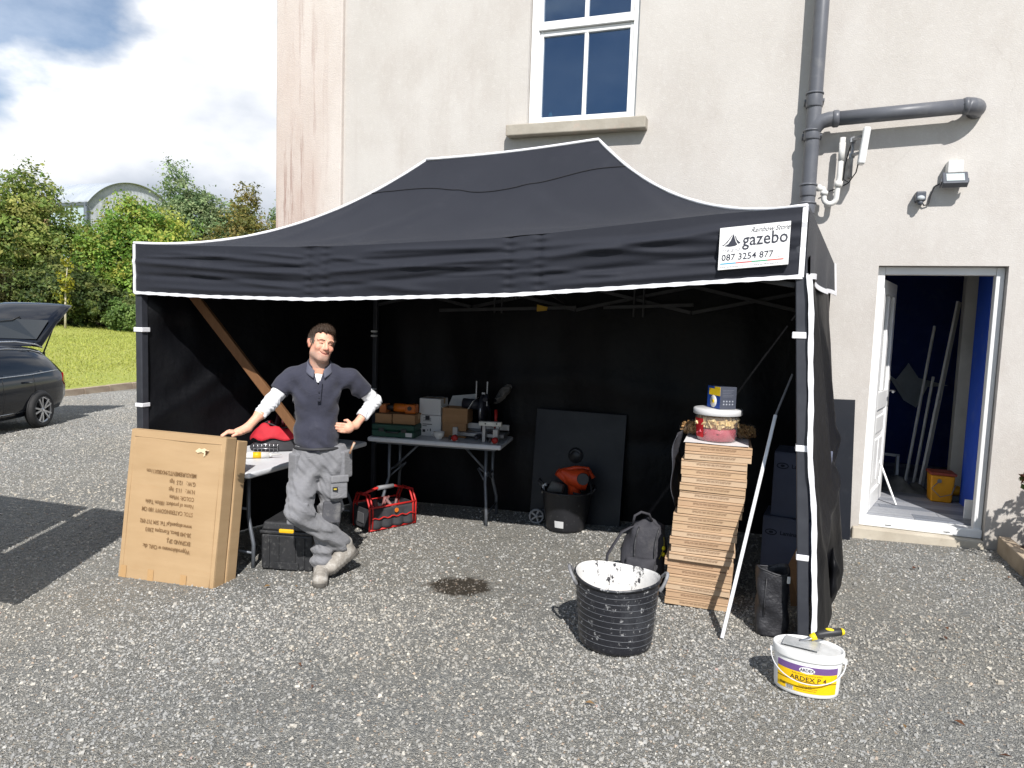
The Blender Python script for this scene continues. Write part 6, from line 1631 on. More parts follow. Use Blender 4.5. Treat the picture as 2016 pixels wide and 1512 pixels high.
# ------------------------------------------------------------------ parked estate car with the tailgate up
t = NT('black car paint')
pc_ = t.mix(t.noise(.8, 3), (.006, .008, .013), (.009, .011, .017))
MATS['paint'] = t.done(t.bsdf(pc_, t.math('MULTIPLY_ADD', t.noise(5, 5), .05, .06), 0, .35, None, .25))
t = NT('tinted car glass')
MATS['cglass'] = t.done(t.bsdf((.018, .022, .026), .05, 0, .9))
trimc = mat('bright trim', (.62, .62, .63), (.5, .5, .51), 8, .25, .9)
blkp = mat('black trim', (.016, .016, .017), None, 8, .55)
car = thing('estate_car', 'black estate car with raised tailgate parked at the left edge', 'car', (-13.37, 9.46, 0), math.atan2(-.93, .36))
car.location.z = gz(-12.6) + .01
# local: x forward from the rear bumper, y to the left side, z up
ST = [ # x, half width low, half width mid, z bottom, z shoulder, z roof, half width roof
    (.02, .62, .70, .42, .86, .90, .50), (.10, .74, .82, .30, .90, 1.02, .56), (.28, .80, .875, .24, .93, 1.22, .60), (.55, .82, .895, .22, .94, 1.40, .62), (.95, .83, .905, .20, .94, 1.455, .63),
    (1.5, .83, .91, .19, .935, 1.485, .64), (2.1, .83, .91, .19, .925, 1.495, .645), (2.7, .83, .91, .19, .915, 1.475, .64), (3.05, .83, .905, .19, .91, 1.37, .62), (3.45, .83, .905, .19, .905, 1.10, .66), (3.65, .83, .90, .20, .895, .97, .70),
    (4.1, .82, .885, .20, .85, .92, .68), (4.5, .78, .84, .22, .77, .83, .60), (4.72, .70, .76, .26, .68, .73, .50), (4.82, .55, .60, .36, .60, .63, .40)]
def ring(s):
    x, wl_, wm, zb, zs, zr, wr_ = s
    P = [(0, zb), (wl_ * .8, zb), (wl_, zb + .05), (wm - .01, zb + .20), (wm, zb + .36), (wm - .005, zs - .12), (wm - .03, zs), (lerp(wm - .03, wr_, .5) + .03, lerp(zs, zr, .52)), (wr_ + .02, zr - .05), (wr_ - .10, zr - .01), (0, zr + .012)]
    full = [(x, y, z) for y, z in P] + [(x, -y, z) for y, z in P[-2:0:-1]]
    return full
b = MB(); rings = [ring(s) for s in ST]; n = len(rings[0]); V = [p for r_ in rings for p in r_]; F = []
for i in range(len(rings) - 1):
    for j in range(n):
        a = i * n + j; c = i * n + (j + 1) % n; F.append((a, a + n, c + n, c))
F.append(tuple(range(n))); F.append(tuple((len(rings) - 1) * n + j for j in range(n))[::-1])
b.add(V, F, None, True); b.build('body', MATS['paint'], car, recalc=True)
def side_y(x, z):
    for s0, s1 in zip(ST, ST[1:]):
        if s0[0] <= x <= s1[0]:
            k = (x - s0[0]) / (s1[0] - s0[0]); s = [lerp(p, q, k) for p, q in zip(s0, s1)]
            P = [(s[1], s[3] + .05), (s[2] - .01, s[3] + .20), (s[2], s[3] + .36), (s[2] - .005, s[4] - .12), (s[2] - .03, s[4]), (lerp(s[2] - .03, s[6], .5) + .03, lerp(s[4], s[5], .52)), (s[6] + .02, s[5] - .05)]
            for (y0, z0), (y1, z1) in zip(P, P[1:]):
                if z <= z1: return lerp(y0, y1, (z - z0) / (z1 - z0)) if z > z0 else y0
            return P[-1][0]
    return .5
def side_patch(name, poly, mm, parent, off=.006, sgn=1):
    """flat-ish panel following the car's flank"""
    b = MB(); b.add([(x, sgn * (side_y(x, z) + off), z) for x, z in poly], [tuple(range(len(poly)))]); return b.build(name, mm, parent)
for sg_ in (1, -1):
    side_patch('side_window', [(.36, 1.0), (.50, 1.20), (.66, 1.31), (.90, 1.365), (.90, .975)], MATS['cglass'], car, .006, sg_)
    side_patch('side_window', [(.96, .972), (.96, 1.372), (1.5, 1.40), (1.86, 1.405), (1.86, .965)], MATS['cglass'], car, .006, sg_)
    side_patch('side_window', [(1.93, .965), (1.93, 1.405), (2.5, 1.395), (2.72, 1.36), (3.2, 1.08), (3.3, .955)], MATS['cglass'], car, .006, sg_)
    tr = [(3.3, .945), (2.6, .953), (1.9, .957), (1.2, .962), (.6, .985), (.34, .99), (.46, 1.20), (.62, 1.325), (.9, 1.385), (1.5, 1.415), (2.2, 1.418), (2.7, 1.38)]
    MB().tube([(x, sg_ * (side_y(x, z) + .006), z) for x, z in tr], .010, 6).build('window_trim', trimc, car)
    MB().tube([(.45, sg_ * .62, 1.40), (.62, sg_ * .62, 1.465), (1.2, sg_ * .63, 1.53), (2.0, sg_ * .64, 1.54), (2.6, sg_ * .63, 1.50)], .016, 8).build('roof_rail', trimc, car)
    MB().tube([(x, sg_ * (side_y(x, .30) + .008), .33 + .01 * x * .2) for x in (1.25, 1.8, 2.4, 3.0)], .018, 6, flat=.5).build('door_strip', trimc, car)
    for x in (1.32, 2.38): MB().tube([(x - .09, sg_ * (side_y(x, .82) + .02), .83), (x + .09, sg_ * (side_y(x, .82) + .02), .84)], .016, 8).build('door_handle', MATS['paint'], car)
    for x in (1.02, 1.90): MB().tube([(x + .1 * math.sin(k / 5) * (1 if x < 1.5 else 0), sg_ * (side_y(x, z) + .002), z) for k, z in enumerate(np.linspace(.30, .95, 8))], .004, 5).build('door_gap', blkp, car)
    b = MB(); b.add([(.015, sg_ * .60, .74), (.13, sg_ * (side_y(.13, .74) + .006), .70), (.25, sg_ * (side_y(.25, .78) + .006), .78), (.16, sg_ * (side_y(.16, .9) + .006), .93), (.03, sg_ * .62, .90)], [(0, 1, 2, 3, 4)])
    b.build('tail_light', mat('tail light red', S(190, 30, 26), S(150, 20, 18), 9, .25), car, solid=.01)
    b = MB(); b.add([(4.55, sg_ * (side_y(4.55, .6) + .006), .56), (4.15, sg_ * (side_y(4.15, .7) + .006), .66), (4.15, sg_ * (side_y(4.15, .76) + .006), .77), (4.66, sg_ * (side_y(4.66, .66) + .006), .66)], [(0, 1, 2, 3)]); b.build('headlight', mat('headlight lens', (.5, .52, .54), None, 9, .1), car, solid=.01)
    for xw in (.99, 3.80):
        w = bpy.data.objects.new('wheel', None); COL.objects.link(w); w.parent = car; w.location = (xw, sg_ * .80, .325)
        Mw = Matrix.Rotation(-sg_ * PI / 2, 4, 'X')
        MB().lathe([(0, .085), (.350, .085), (.350, .1125), (.0, .1125)], 36, Mw, closed=True).build('arch_dark_disc', blkp, w)  # black disc on the flank stands in for the shaded arch hollow
        MB().lathe([(.225, .02), (.30, .02), (.322, .05), (.325, .10), (.318, .155), (.285, .178), (.235, .172), (.225, .12)], 40, Mw, closed=True).build('tyre', mat('tyre rubber', (.02, .02, .021), None, 14, .75), w)
        b = MB().lathe([(.232, .165), (.236, .174), (.222, .170), (.215, .10), (.06, .09), (0, .09)], 40, Mw, closed=True)
        b.build('rim_barrel', mat('dark rim', (.10, .10, .105), None, 9, .4, .7), w)
        b = MB()
        for k in range(10):
            a = 2 * PI * (k // 2) / 5 + (.13 if k % 2 else -.13)
            a2 = 2 * PI * (k // 2) / 5 + (.22 if k % 2 else -.22)
            b.beam(Mw @ Vector((.04 * math.cos(a), .04 * math.sin(a), .150)), Mw @ Vector((.226 * math.cos(a2), .226 * math.sin(a2), .162)), .03, .03, up=Mw @ Vector((0, 0, 1)))
        b.lathe([(0, .165), (.045, .16), (.055, .14), (0, .13)], 20, Mw, closed=True).lathe([(.205, .155), (.232, .172), (.238, .168), (.21, .145)], 40, Mw, closed=True)
        b.build('rim', mat('alloy rim', (.55, .55, .56), (.45, .45, .46), 9, .3, .8), w)
# tailgate: frame, glass and wiper, hinged at the roof end
tg = bpy.data.objects.new('tailgate', None); COL.objects.link(tg); tg.parent = car; tg.location = (.50, 0, 1.44); tg.rotation_euler = (0, R(50), 0)
# local: -x outward from the hinge, z up (outer skin faces +z)
def tgp(x, y, z=0): return (-x, y, z)
b = MB()
prof = [(0, .60, 0), (.12, .64, .025), (.55, .70, .04), (.62, .72, .035), (.95, .74, -.02), (1.08, .72, -.10), (1.12, .66, -.16)]
V = []; F = []
for x, w, z in prof:
    for y in np.linspace(-1, 1, 9): V.append(tgp(x, y * w, z - .05 * abs(y) ** 3))
for i in range(len(prof) - 1):
    for j in range(8): a = i * 9 + j; F.append((a, a + 1, a + 10, a + 9))
b.add(V, F, None, True); b.build('tailgate_shell', MATS['paint'], tg, solid=.05)
b = MB(); b.add([tgp(.10, -.54, .058), tgp(.10, .54, .058), tgp(.54, .60, .078), tgp(.54, 0, .085), tgp(.54, -.60, .078)], [(0, 1, 2, 3, 4)]); b.build('rear_glass', MATS['cglass'], tg)
MB().tube([tgp(.60, .05, .085), tgp(.50, -.05, .10), tgp(.44, -.40, .095)], [.014, .010, .006], 6).build('wiper', blkp, tg)
MB().box(tgp(.04, -.5, .03), tgp(-.06, .5, .055)).build('spoiler', MATS['paint'], tg, bevel=.015)
for s in (-1, 1): MB().tube([(.34, s * .56, 1.26), (.02, s * .62, 1.90)], [.014, .010], 8).build('gas_strut', blkp, car)
MB().box((.20, -.52, .62), (.62, .52, 1.30)).build('boot_opening', blkp, car)
MB().box((-.005, -.22, .50), (.015, .22, .60)).build('number_plate', mat('plate white', (.7, .7, .66), None, 9, .4), car, bevel=.003)

# ------------------------------------------------------------------ panel van standing left of the frame (its shadow falls into view)
van = thing('panel_van', 'white panel van with one rear door open, left of the yard', 'van', (-5.78, 2.62, gz(-5.8)), 0)
vw = mat('van white', (.72, .72, .72), (.66, .66, .66), 3, .3, coat=.4)
b = MB(); prof = [(0, .35), (0, 2.42), (-.1, 2.50), (-2.6, 2.52), (-3.2, 2.30), (-3.75, 1.45), (-4.6, 1.10), (-4.9, .85), (-4.95, .35)]
b.prism([(y, z) for y, z in prof], -.83, .83, Matrix(((0, 0, 1, 0), (1, 0, 0, 0), (0, 1, 0, 0), (0, 0, 0, 1)))); b.build('van_body', vw, van, bevel=.05, seg=3, recalc=True)
MB().box((.86, -.02, .42), (1.64, .03, 2.40)).build('rear_door', vw, van, bevel=.02)
MB().box((1.0, .031, 1.5), (1.5, .034, 2.1)).build('door_window', MATS['cglass'], van)
MB().box((-.78, .002, .45), (.78, .012, 2.36)).build('load_opening', blkp, van)
MB().box((.80, -.04, 1.0), (.90, .0, 1.1)).box((.80, -.04, 2.0), (.90, .0, 2.1)).build('hinge', blkp, van)
for sg_ in (1, -1):
    b = MB(); b.add([(sg_ * .835, -2.55, 1.35), (sg_ * .835, -3.5, 1.35), (sg_ * .835, -3.12, 2.1), (sg_ * .835, -2.55, 2.15)], [(0, 1, 2, 3)]); b.build('cab_window', MATS['cglass'], van)
    for y in (-.95, -4.0):
        Mw = Matrix.Translation((sg_ * .66, y, .345)) @ Matrix.Rotation(sg_ * PI / 2, 4, 'Y')
        MB().lathe([(0, 0), (.30, 0), (.335, .04), (.335, .16), (.30, .195), (.20, .19), (.19, .17), (0, .17)], 32, Mw, closed=True).build('wheel', MATS['tyre rubber'], van)
# ------------------------------------------------------------------ the man: signed-distance modelling meshed with surface nets
def seg(P, a, b, ra, rb):
    a = np.asarray(a, float); b = np.asarray(b, float); d = b - a
    t_ = np.clip(((P - a) @ d) / max(d @ d, 1e-12), 0, 1)
    return np.linalg.norm(P - a - t_[..., None] * d, axis=-1) - (ra + (rb - ra) * t_)
def ell(P, c, r, M=None):
    q = P - np.asarray(c, float)
    if M is not None: q = q @ M
    r = np.asarray(r, float)
    k0 = np.linalg.norm(q / r, axis=-1); k1 = np.linalg.norm(q / (r * r), axis=-1)
    return k0 * (k0 - 1.0) / np.maximum(k1, 1e-9)
def smin(a, b, k):
    h = np.clip(0.5 + 0.5 * (b - a) / k, 0, 1)
    return b + (a - b) * h - k * h * (1 - h)
class Field:
    """prims are (kind, args, blend); evaluated only near themselves"""
    def __init__(s, lo, hi, h):
        s.lo = np.asarray(lo, float); s.h = h
        s.n = np.ceil((np.asarray(hi, float) - s.lo) / h).astype(int) + 1
        s.d = np.full(s.n, 0.3, np.float64)
    def sub(s, lo, hi, m_=.06):
        i0 = np.clip(((np.asarray(lo) - m_ - s.lo) / s.h).astype(int), 0, s.n - 1)
        i1 = np.clip(((np.asarray(hi) + m_ - s.lo) / s.h).astype(int) + 2, 1, s.n)
        sl = tuple(slice(a, b) for a, b in zip(i0, i1))
        ax = [s.lo[k] + s.h * np.arange(i0[k], i1[k]) for k in range(3)]
        return sl, np.stack(np.meshgrid(*ax, indexing='ij'), -1)
    def _op(s, lo, hi, fn, k, sign=1):
        sl, P = s.sub(lo, hi)
        if P.size == 0: return
        v = fn(P)
        if sign > 0: s.d[sl] = smin(s.d[sl], v, k)
        else: s.d[sl] = -smin(-s.d[sl], v, k)
    def cap(s, a, b, ra, rb=None, k=.02, sign=1):
        rb = ra if rb is None else rb; r = max(ra, rb)
        a = np.asarray(a, float); b = np.asarray(b, float)
        s._op(np.minimum(a, b) - r, np.maximum(a, b) + r, lambda P: seg(P, a, b, ra, rb), k, sign)
    def ell(s, c, r, k=.02, sign=1, M=None):
        m_ = max(r); s._op(np.asarray(c) - m_, np.asarray(c) + m_, lambda P: ell(P, c, r, M), k, sign)
    def chain(s, pts, rs, k=.02):
        for (a, b), (ra, rb) in zip(zip(pts, pts[1:]), zip(rs, rs[1:])): s.cap(a, b, ra, rb, k)
    def cut(s, p, n, k=.004):
        sl, P = s.sub(s.lo, s.lo + s.h * s.n)
        n = np.asarray(n, float); n /= np.linalg.norm(n)
        s.d = np.maximum(s.d, (P - np.asarray(p)) @ n)
    def disp(s, fn):
        sl, P = s.sub(s.lo, s.lo + s.h * s.n)
        near = np.abs(s.d) < .03
        s.d[near] += fn(P[near])
    def mesh(s, name, colfn=None):
        d = s.d; h = s.h
        sgn = d < 0
        c = np.zeros(tuple(np.array(d.shape) - 1), np.int8)
        corners = [(i, j, k) for i in (0, 1) for j in (0, 1) for k in (0, 1)]
        sh = c.shape
        for (i, j, k) in corners: c += sgn[i:i + sh[0], j:j + sh[1], k:k + sh[2]]
        act = (c > 0) & (c < 8)
        idx = np.argwhere(act)
        vid = np.full(sh, -1, np.int64); vid[act] = np.arange(len(idx))
        acc = np.zeros((len(idx), 3)); cnt = np.zeros(len(idx))
        for a in range(8):
            for b in range(a + 1, 8):
                pa, pb = np.array(corners[a]), np.array(corners[b])
                if np.abs(pa - pb).sum() != 1: continue
                da = d[tuple((idx + pa).T)]; db = d[tuple((idx + pb).T)]
                m_ = (da < 0) != (db < 0)
                t_ = da[m_] / (da[m_] - db[m_])
                acc[m_] += pa + (pb - pa) * t_[:, None]; cnt[m_] += 1
        V = s.lo + h * (idx + acc / cnt[:, None])
        F = []
        for ax in range(3):
            u, v = (ax + 1) % 3, (ax + 2) % 3
            a = [slice(None)] * 3; b = [slice(None)] * 3
            a[ax] = slice(0, -1); b[ax] = slice(1, None)
            s0, s1 = sgn[tuple(a)], sgn[tuple(b)]
            e = np.argwhere(s0 != s1)
            e = e[(e[:, u] > 0) & (e[:, v] > 0) & (e[:, u] < sh[u]) & (e[:, v] < sh[v])]
            du = np.zeros(3, int); du[u] = 1; dv = np.zeros(3, int); dv[v] = 1
            q = np.stack([vid[tuple((e - du - dv).T)], vid[tuple((e - dv).T)], vid[tuple(e.T)], vid[tuple((e - du).T)]], -1)
            fl = ~s0[tuple(e.T)]
            q[fl] = q[fl][:, ::-1]
            F.append(q)
        F = np.concatenate(F)
        F = F[(F >= 0).all(1)]
        return npmesh(name, V, F, colfn(V) if colfn else None, smooth=True)

man = thing('person', 'smiling person in navy polo shirt and grey work trousers leaning on cartons', 'person', (-2.80, 4.02, gz(-2.8) + .008), R(34.86))
# local: x viewer's right, y away from the viewer, z up
hc = np.array((-.028, .0, 1.605))           # head centre
hr = Matrix.Rotation(R(20), 3, 'Z') @ Matrix.Rotation(R(11), 3, 'Y') @ Matrix.Rotation(R(-3), 3, 'X')
HM = np.array(hr)                            # columns: head axes in local space
def hd_(x, y, z): return hc + HM @ np.array((x, y, z))
neck0 = (-.040, .035, 1.43)
shL, elL, wrL = (-.225, .03, 1.385), (-.345, -.03, 1.220), (-.480, -.135, 1.068)
shR, elR, wrR = (.165, .04, 1.380), (.335, .115, 1.215), (.203, .008, 1.062)
hipL, kneeL, ankL = (-.115, .02, .86), (-.165, -.12, .50), (.150, .06, .205)
hipR, kneeR, ankR = (.075, .03, .86), (.045, .03, .48), (-.012, .05, .095)

B = Field((-.66, -.34, -.02), (.46, .30, 1.80), .005)
# head
def hell(c, r, k=.012, sign=1): B.ell(hd_(*c), r, k, sign, HM)
def hcap(a, b, ra, rb=None, k=.008, sign=1): B.cap(hd_(*a), hd_(*b), ra, rb, k, sign)
hell((0, .015, .035), (.077, .094, .088))                    # skull
hell((0, -.025, -.035), (.061, .066, .078), .02)             # face
hell((0, -.052, -.083), (.034, .032, .030), .025)            # chin
hcap((-.046, -.005, -.062), (-.018, -.062, -.094), .019, .016, .02); hcap((.046, -.005, -.062), (.018, -.062, -.094), .019, .016, .02)   # jaw
hell((-.040, -.064, -.022), (.022, .020, .019), .016); hell((.040, -.064, -.022), (.022, .020, .019), .016)    # cheeks lifted by the smile
hcap((-.050, -.064, .030), (-.014, -.082, .026), .0095, .0095, .012); hcap((.050, -.064, .030), (.014, -.082, .026), .0095, .0095, .012)   # brows
hell((-.031, -.090, .008), (.016, .010, .0085), .008, -1); hell((.031, -.090, .008), (.016, .010, .0085), .008, -1)   # sockets
hell((-.031, -.070, .006), (.0125, .012, .010), .004); hell((.031, -.070, .006), (.0125, .012, .010), .004)         # lids
hcap((0, -.086, .020), (0, -.106, -.026), .0075, .0125, .010)   # nose
hell((-.012, -.094, -.030), (.009, .010, .008), .006); hell((.012, -.094, -.030), (.009, .010, .008), .006)
hcap((-.040, -.074, -.052), (-.028, -.090, -.022), .003, .0025, .007, -1); hcap((.040, -.074, -.052), (.028, -.090, -.022), .003, .0025, .007, -1)   # smile folds
mp_ = [(-.034, -.0735, -.0465), (-.018, -.0865, -.0565), (0, -.0905, -.0600), (.018, -.0865, -.0565), (.034, -.0735, -.0465)]
for a, b in zip(mp_, mp_[1:]): hcap(a, b, .0028, .0028, .004, -1)
for s in (-1, 1):
    hell((s * .078, .012, .0), (.009, .018, .032), .006); hell((s * .086, .022, .012), (.006, .015, .018), .004)     # ears
B.chain([neck0, hd_(0, .022, -.06)], [.066, .060], .03)
# torso and limbs under the clothes
B.ell((-.056, .03, 1.22), (.118, .072, .16), .02); B.ell((-.050, .03, .96), (.100, .070, .15), .02)
B.chain([(-.18, .035, 1.38), (.12, .04, 1.38)], [.042, .042], .03)
B.chain([shL, elL, wrL], [.040, .034, .0265], .02); B.chain([shR, elR, wrR], [.040, .034, .0265], .02)
B.cap(elL, tuple(lerp(np.array(elL), np.array(wrL), .45)), .037, .036, .02); B.cap(elR, tuple(lerp(np.array(elR), np.array(wrR), .45)), .037, .036, .02)
B.chain([(-.09, .03, .86), kneeL, ankL], [.060, .048, .034], .03); B.chain([(.04, .03, .86), kneeR, ankR], [.060, .048, .034], .03)
# hand on the cartons (viewer's left): palm, four fingers over the edge, thumb
w = np.array(wrL); pc_ = w + np.array((-.050, -.030, -.022))
B.chain([w, pc_ + (.0, 0, .002)], [.028, .026], .015); B.ell(tuple(pc_), (.043, .036, .017), .015)
for k, (oy, L) in enumerate(((-.030, .058), (-.012, .066), (.008, .062), (.026, .050))):
    a = pc_ + np.array((-.030, oy - .004, .002)); b = a + np.array((-L * .55, -.010 + oy * .25, .002)); c_ = b + np.array((-L * .45, -.006 + oy * .15, -.020))
    B.chain([a, b, c_], [.0105, .0095, .0078], .004)
a = pc_ + np.array((.018, -.034, -.002)); B.chain([a, a + (-.022, -.026, -.002), a + (-.045, -.036, -.012)], [.0125, .0105, .0085], .005)
# hand on the hip (viewer's right)
w = np.array(wrR); pc_ = w + np.array((-.050, -.040, -.014))
B.chain([w, pc_], [.028, .026], .015); B.ell(tuple(pc_), (.036, .022, .036), .015)
for k, (oz_, L) in enumerate(((.026, .058), (.009, .066), (-.009, .062), (-.025, .048))):
    a = pc_ + np.array((-.022, -.006, oz_)); b = a + np.array((-L * .5, -.010, .004)); c_ = b + np.array((-L * .42, .014, .002))
    B.chain([a, b, c_], [.0105, .0095, .008], .004)
a = pc_ + np.array((.012, .004, .034)); B.chain([a, a + (-.018, .022, .014), a + (-.036, .036, .012)], [.0125, .0105, .0085], .005)
def skin_col(V):
    q = (V - hc) @ HM
    c = np.tile(np.array(S(222, 168, 142)), (len(V), 1))
    head = (np.linalg.norm(q, axis=1) < .16)
    # beard shadow on the jaw, reddish cheeks, nose and ears
    jaw = np.clip((-.030 - q[:, 2]) / .035, 0, 1) * head * (q[:, 1] < .03) * np.clip((.02 - q[:, 1]) / .05 + .3, 0, 1)
    lip = np.exp(-((q[:, 2] + .060) / .009) ** 2 - (q[:, 0] / .03) ** 2) * (q[:, 1] < -.06)
    c += (np.array(S(158, 136, 124)) - c) * (jaw * .75 * (1 - lip))[:, None]
    c += (np.array(S(196, 108, 98)) - c) * (lip * .6)[:, None]
    ck = np.exp(-((np.abs(q[:, 0]) - .04) / .022) ** 2 - ((q[:, 2] + .02) / .025) ** 2) * (q[:, 1] < -.03) + (np.abs(q[:, 0]) > .079) * head + np.exp(-(q[:, 0] / .012) ** 2 - ((q[:, 2] + .028) / .014) ** 2) * (q[:, 1] < -.08)
    c += (np.array(S(216, 128, 110)) - c) * (np.clip(ck, 0, 1) * .45)[:, None]
    return c
t = NT('skin')
at = t.n('ShaderNodeAttribute'); at.attribute_name = 'tint'
col = t.mix(t.ramp(t.noise(45, 4, .6), [(.4, 0.), (.7, .25)]), at.outputs['Color'], t.mix(.5, at.outputs['Color'], S(190, 110, 92)))
MATS['skin'] = t.done(t.bsdf(col, .52, 0, .4, t.bump(t.noise(260, 3), .15, .002), sss=.12))
link('body', B.mesh('body', skin_col), MATS['skin'], man)

# hair: short, dark brown with grey at the sides
Hf = Field(hc - .16, hc + .17, .004)
Hf.ell(hd_(0, .020, .040), (.0845, .101, .0945), .01, 1, HM); Hf.ell(hd_(0, -.022, .094), (.060, .062, .046), .02, 1, HM)
Hf.d = Hf.d
sl, P = Hf.sub(Hf.lo, Hf.lo + Hf.h * Hf.n)
q = (P - hc) @ HM
line = np.where(q[..., 1] < 0, .071 + .003 * np.sin(q[..., 0] * 150) + .003 * np.sin(q[..., 0] * 330 + 1) + .25 * np.maximum(0, -q[..., 1] - .02) - .5 * np.maximum(0, np.abs(q[..., 0]) - .055), np.where(q[..., 1] < .03, .062 - (q[..., 1]) * 2.6, -.055))
line = np.where((np.abs(q[..., 0]) > .062) & (q[..., 1] < .012) & (q[..., 1] > -.035), -.012, line)
Hf.d = np.maximum(Hf.d, (line - q[..., 2]) * .7)
Hf.disp(lambda P: .0050 * np.sin(P[:, 0] * 190 + 40 * P[:, 2]) * np.sin(P[:, 1] * 160 + 30 * P[:, 0]) + .002 * np.sin(P[:, 0] * 420 + P[:, 1] * 300))
def hair_col(V):
    q = (V - hc) @ HM
    g = np.clip((.055 - q[:, 2]) / .05, 0, 1)[:, None]
    return np.array(S(62, 46, 34)) * (1 - g) + np.array(S(124, 112, 102)) * g
t = NT('short hair')
at = t.n('ShaderNodeAttribute'); at.attribute_name = 'tint'
MATS['hair'] = t.done(t.bsdf(t.mix(t.noise(220, 3, .6, (1, 1, .3)), at.outputs['Color'], t.mix(.5, at.outputs['Color'], (.01, .008, .006))), .6, 0, .4, t.bump(t.noise(300, 3, .6, (1, 1, .25)), .8, .006)))
link('hair', Hf.mesh('hair', hair_col), MATS['hair'], man)
hm = bpy.data.meshes[[m_.name for m_ in bpy.data.meshes if m_.name.startswith('hair')][-1]]
hv = np.zeros(len(hm.vertices) * 3, np.float32); hm.vertices.foreach_get('co', hv); hv = hv.reshape(-1, 3)
rh = np.random.default_rng(12); hi = rh.integers(0, len(hv), 3600); hp0 = hv[hi]
hn = (hp0 - hd_(0, .02, .01)); hn /= np.linalg.norm(hn, axis=1)[:, None]
hdir = hn * .55 + (HM @ np.array((.25, -.75, .25))) * .55 + rh.normal(0, .28, hp0.shape); hdir /= np.linalg.norm(hdir, axis=1)[:, None]
hs_ = np.cross(hdir, rh.normal(size=hp0.shape)); hs_ /= np.linalg.norm(hs_, axis=1)[:, None]
hl = rh.uniform(.006, .016, len(hi))[:, None]
HV = np.stack([hp0 - hs_ * .0009 - hn * .002, hp0 + hs_ * .0009 - hn * .002, hp0 + hdir * hl], 1).reshape(-1, 3)
link('hair_strands', npmesh('hair_strands', HV, np.arange(len(HV)).reshape(-1, 3), hair_col(HV) * rh.uniform(.6, 1.5, (len(hi), 1)).repeat(3, 0)), MATS['hair'], man)['kind'] = 'stuff'
browm = mat('eyebrow', S(134, 102, 80), S(108, 80, 62), 60, .8)
eyem = mat('eye line', S(46, 30, 24), None, 40, .4)
for s in (-1, 1):
    MB().tube([hd_(s * .048, -.0775, .0275), hd_(s * .034, -.0885, .0300), hd_(s * .014, -.0930, .0265)], [.0014, .0026, .0022], 8).build('eyebrow', browm, man)
    MB().tube([hd_(s * .044, -.0755, .0045), hd_(s * .037, -.0825, .0068), hd_(s * .028, -.084, .0068), hd_(s * .019, -.0815, .0045)], [.001, .0021, .0021, .001], 8).build('eye', eyem, man)
MB().tube([hd_(a, b - .0015, c) for a, b, c in mp_], [.0010, .0018, .0022, .0018, .0010], 8).build('mouth_line', mat('mouth line', S(118, 58, 52), None, 40, .5), man)

# clothes
def cloth(name, c1, c2, dust, amt, fs, fd_):
    t = NT(name)
    c = t.mix(t.ramp(t.noise(4, 5, .6), [(.35, 0.), (.7, 1.)]), c1, c2)
    c = t.mix(t.ramp(t.noise(13, 7, .7, (1, 1, .7), (2, 3, 1)), [(.50, 0.), (.74, amt)]), c, dust)
    c = t.mix(t.ramp(t.noise(60, 4, .7, (1, 1, 1), (8, 3, 1)), [(.62, 0.), (.70, amt * .8)]), c, dust)
    fo = t.noise(fs, 4, .5, (1.0, 1.0, 1.6), (1, 7, 3), dist=1.6)
    fo = t.math('ABSOLUTE', t.math('SUBTRACT', fo, .5))
    nm = t.bump(fo, .5, fd_)
    nm = t.bump(t.noise(380, 2), .3, .002, nm)
    MATS[name] = t.done(t.bsdf(c, .88, 0, .2, nm, sheen=.15))
    return MATS[name]
def wr(f, ph=0.0): return lambda P: sum(a * np.sin(P @ np.array(k) + p + ph) for a, k, p in f)
white = mat('white jersey', (.76, .76, .77), (.68, .68, .70), 5, .8, bump=.3, bscale=22, bdist=.01)
def sleeve(sh, el, wr_, e0, e1, name):
    sh, el, wr_ = map(np.array, (sh, el, wr_))
    f = Field(np.minimum(np.minimum(sh, el), wr_) - .1, np.maximum(np.maximum(sh, el), wr_) + .1, .005)
    end = lerp(el, wr_, e1)
    st = lerp(sh, el, e0)
    f.chain([st, el, end], [.053, .047, .041], .02)
    ax_ = (wr_ - el) / np.linalg.norm(wr_ - el); a2 = (el - sh) / np.linalg.norm(el - sh)
    f.disp(lambda P: .0022 * np.sin((P @ ax_) * 120 + 4 * np.sin(P[:, 2] * 50)) + .0018 * np.sin((P @ a2) * 110 + 6 * np.sin(P[:, 1] * 50)))
    f.cut(end, ax_)
    return link(name, f.mesh(name), white, man)
sleeve(shL, elL, wrL, .30, .50, 'undershirt_sleeve'); sleeve(shR, elR, wrR, .30, .68, 'undershirt_sleeve')
navyc = cloth('navy pique', S(58, 59, 71), S(50, 51, 62), S(92, 92, 98), .16, 7.0, .018)
Sh = Field((-.46, -.22, .80), (.42, .28, 1.56), .005)
Sh.ell((-.056, .02, 1.25), (.160, .106, .19), .035); Sh.ell((-.052, .02, 1.02), (.146, .100, .20), .05); Sh.cap((-.046, .02, .90), (-.048, .02, 1.0), .132, .132, .04)
Sh.d = Sh.d
sl, P = Sh.sub(Sh.lo, Sh.lo + Sh.h * Sh.n)
Sh.d = np.maximum(Sh.d, np.abs(P[..., 1] - .02) - .118)
Sh.chain([(-.185, .035, 1.386), (.125, .04, 1.386)], [.058, .058], .05); Sh.chain([(-.13, .04, 1.43), (.05, .04, 1.43)], [.046, .046], .05)
Sh.cap((-.04, .04, 1.43), (-.04, .045, 1.488), .076, .068, .045)
for sh, el in ((shL, elL), (shR, elR)):
    sh_, el_ = np.array(sh), np.array(el)
    Sh.chain([sh_, lerp(sh_, el_, .66)], [.066, .064], .04)
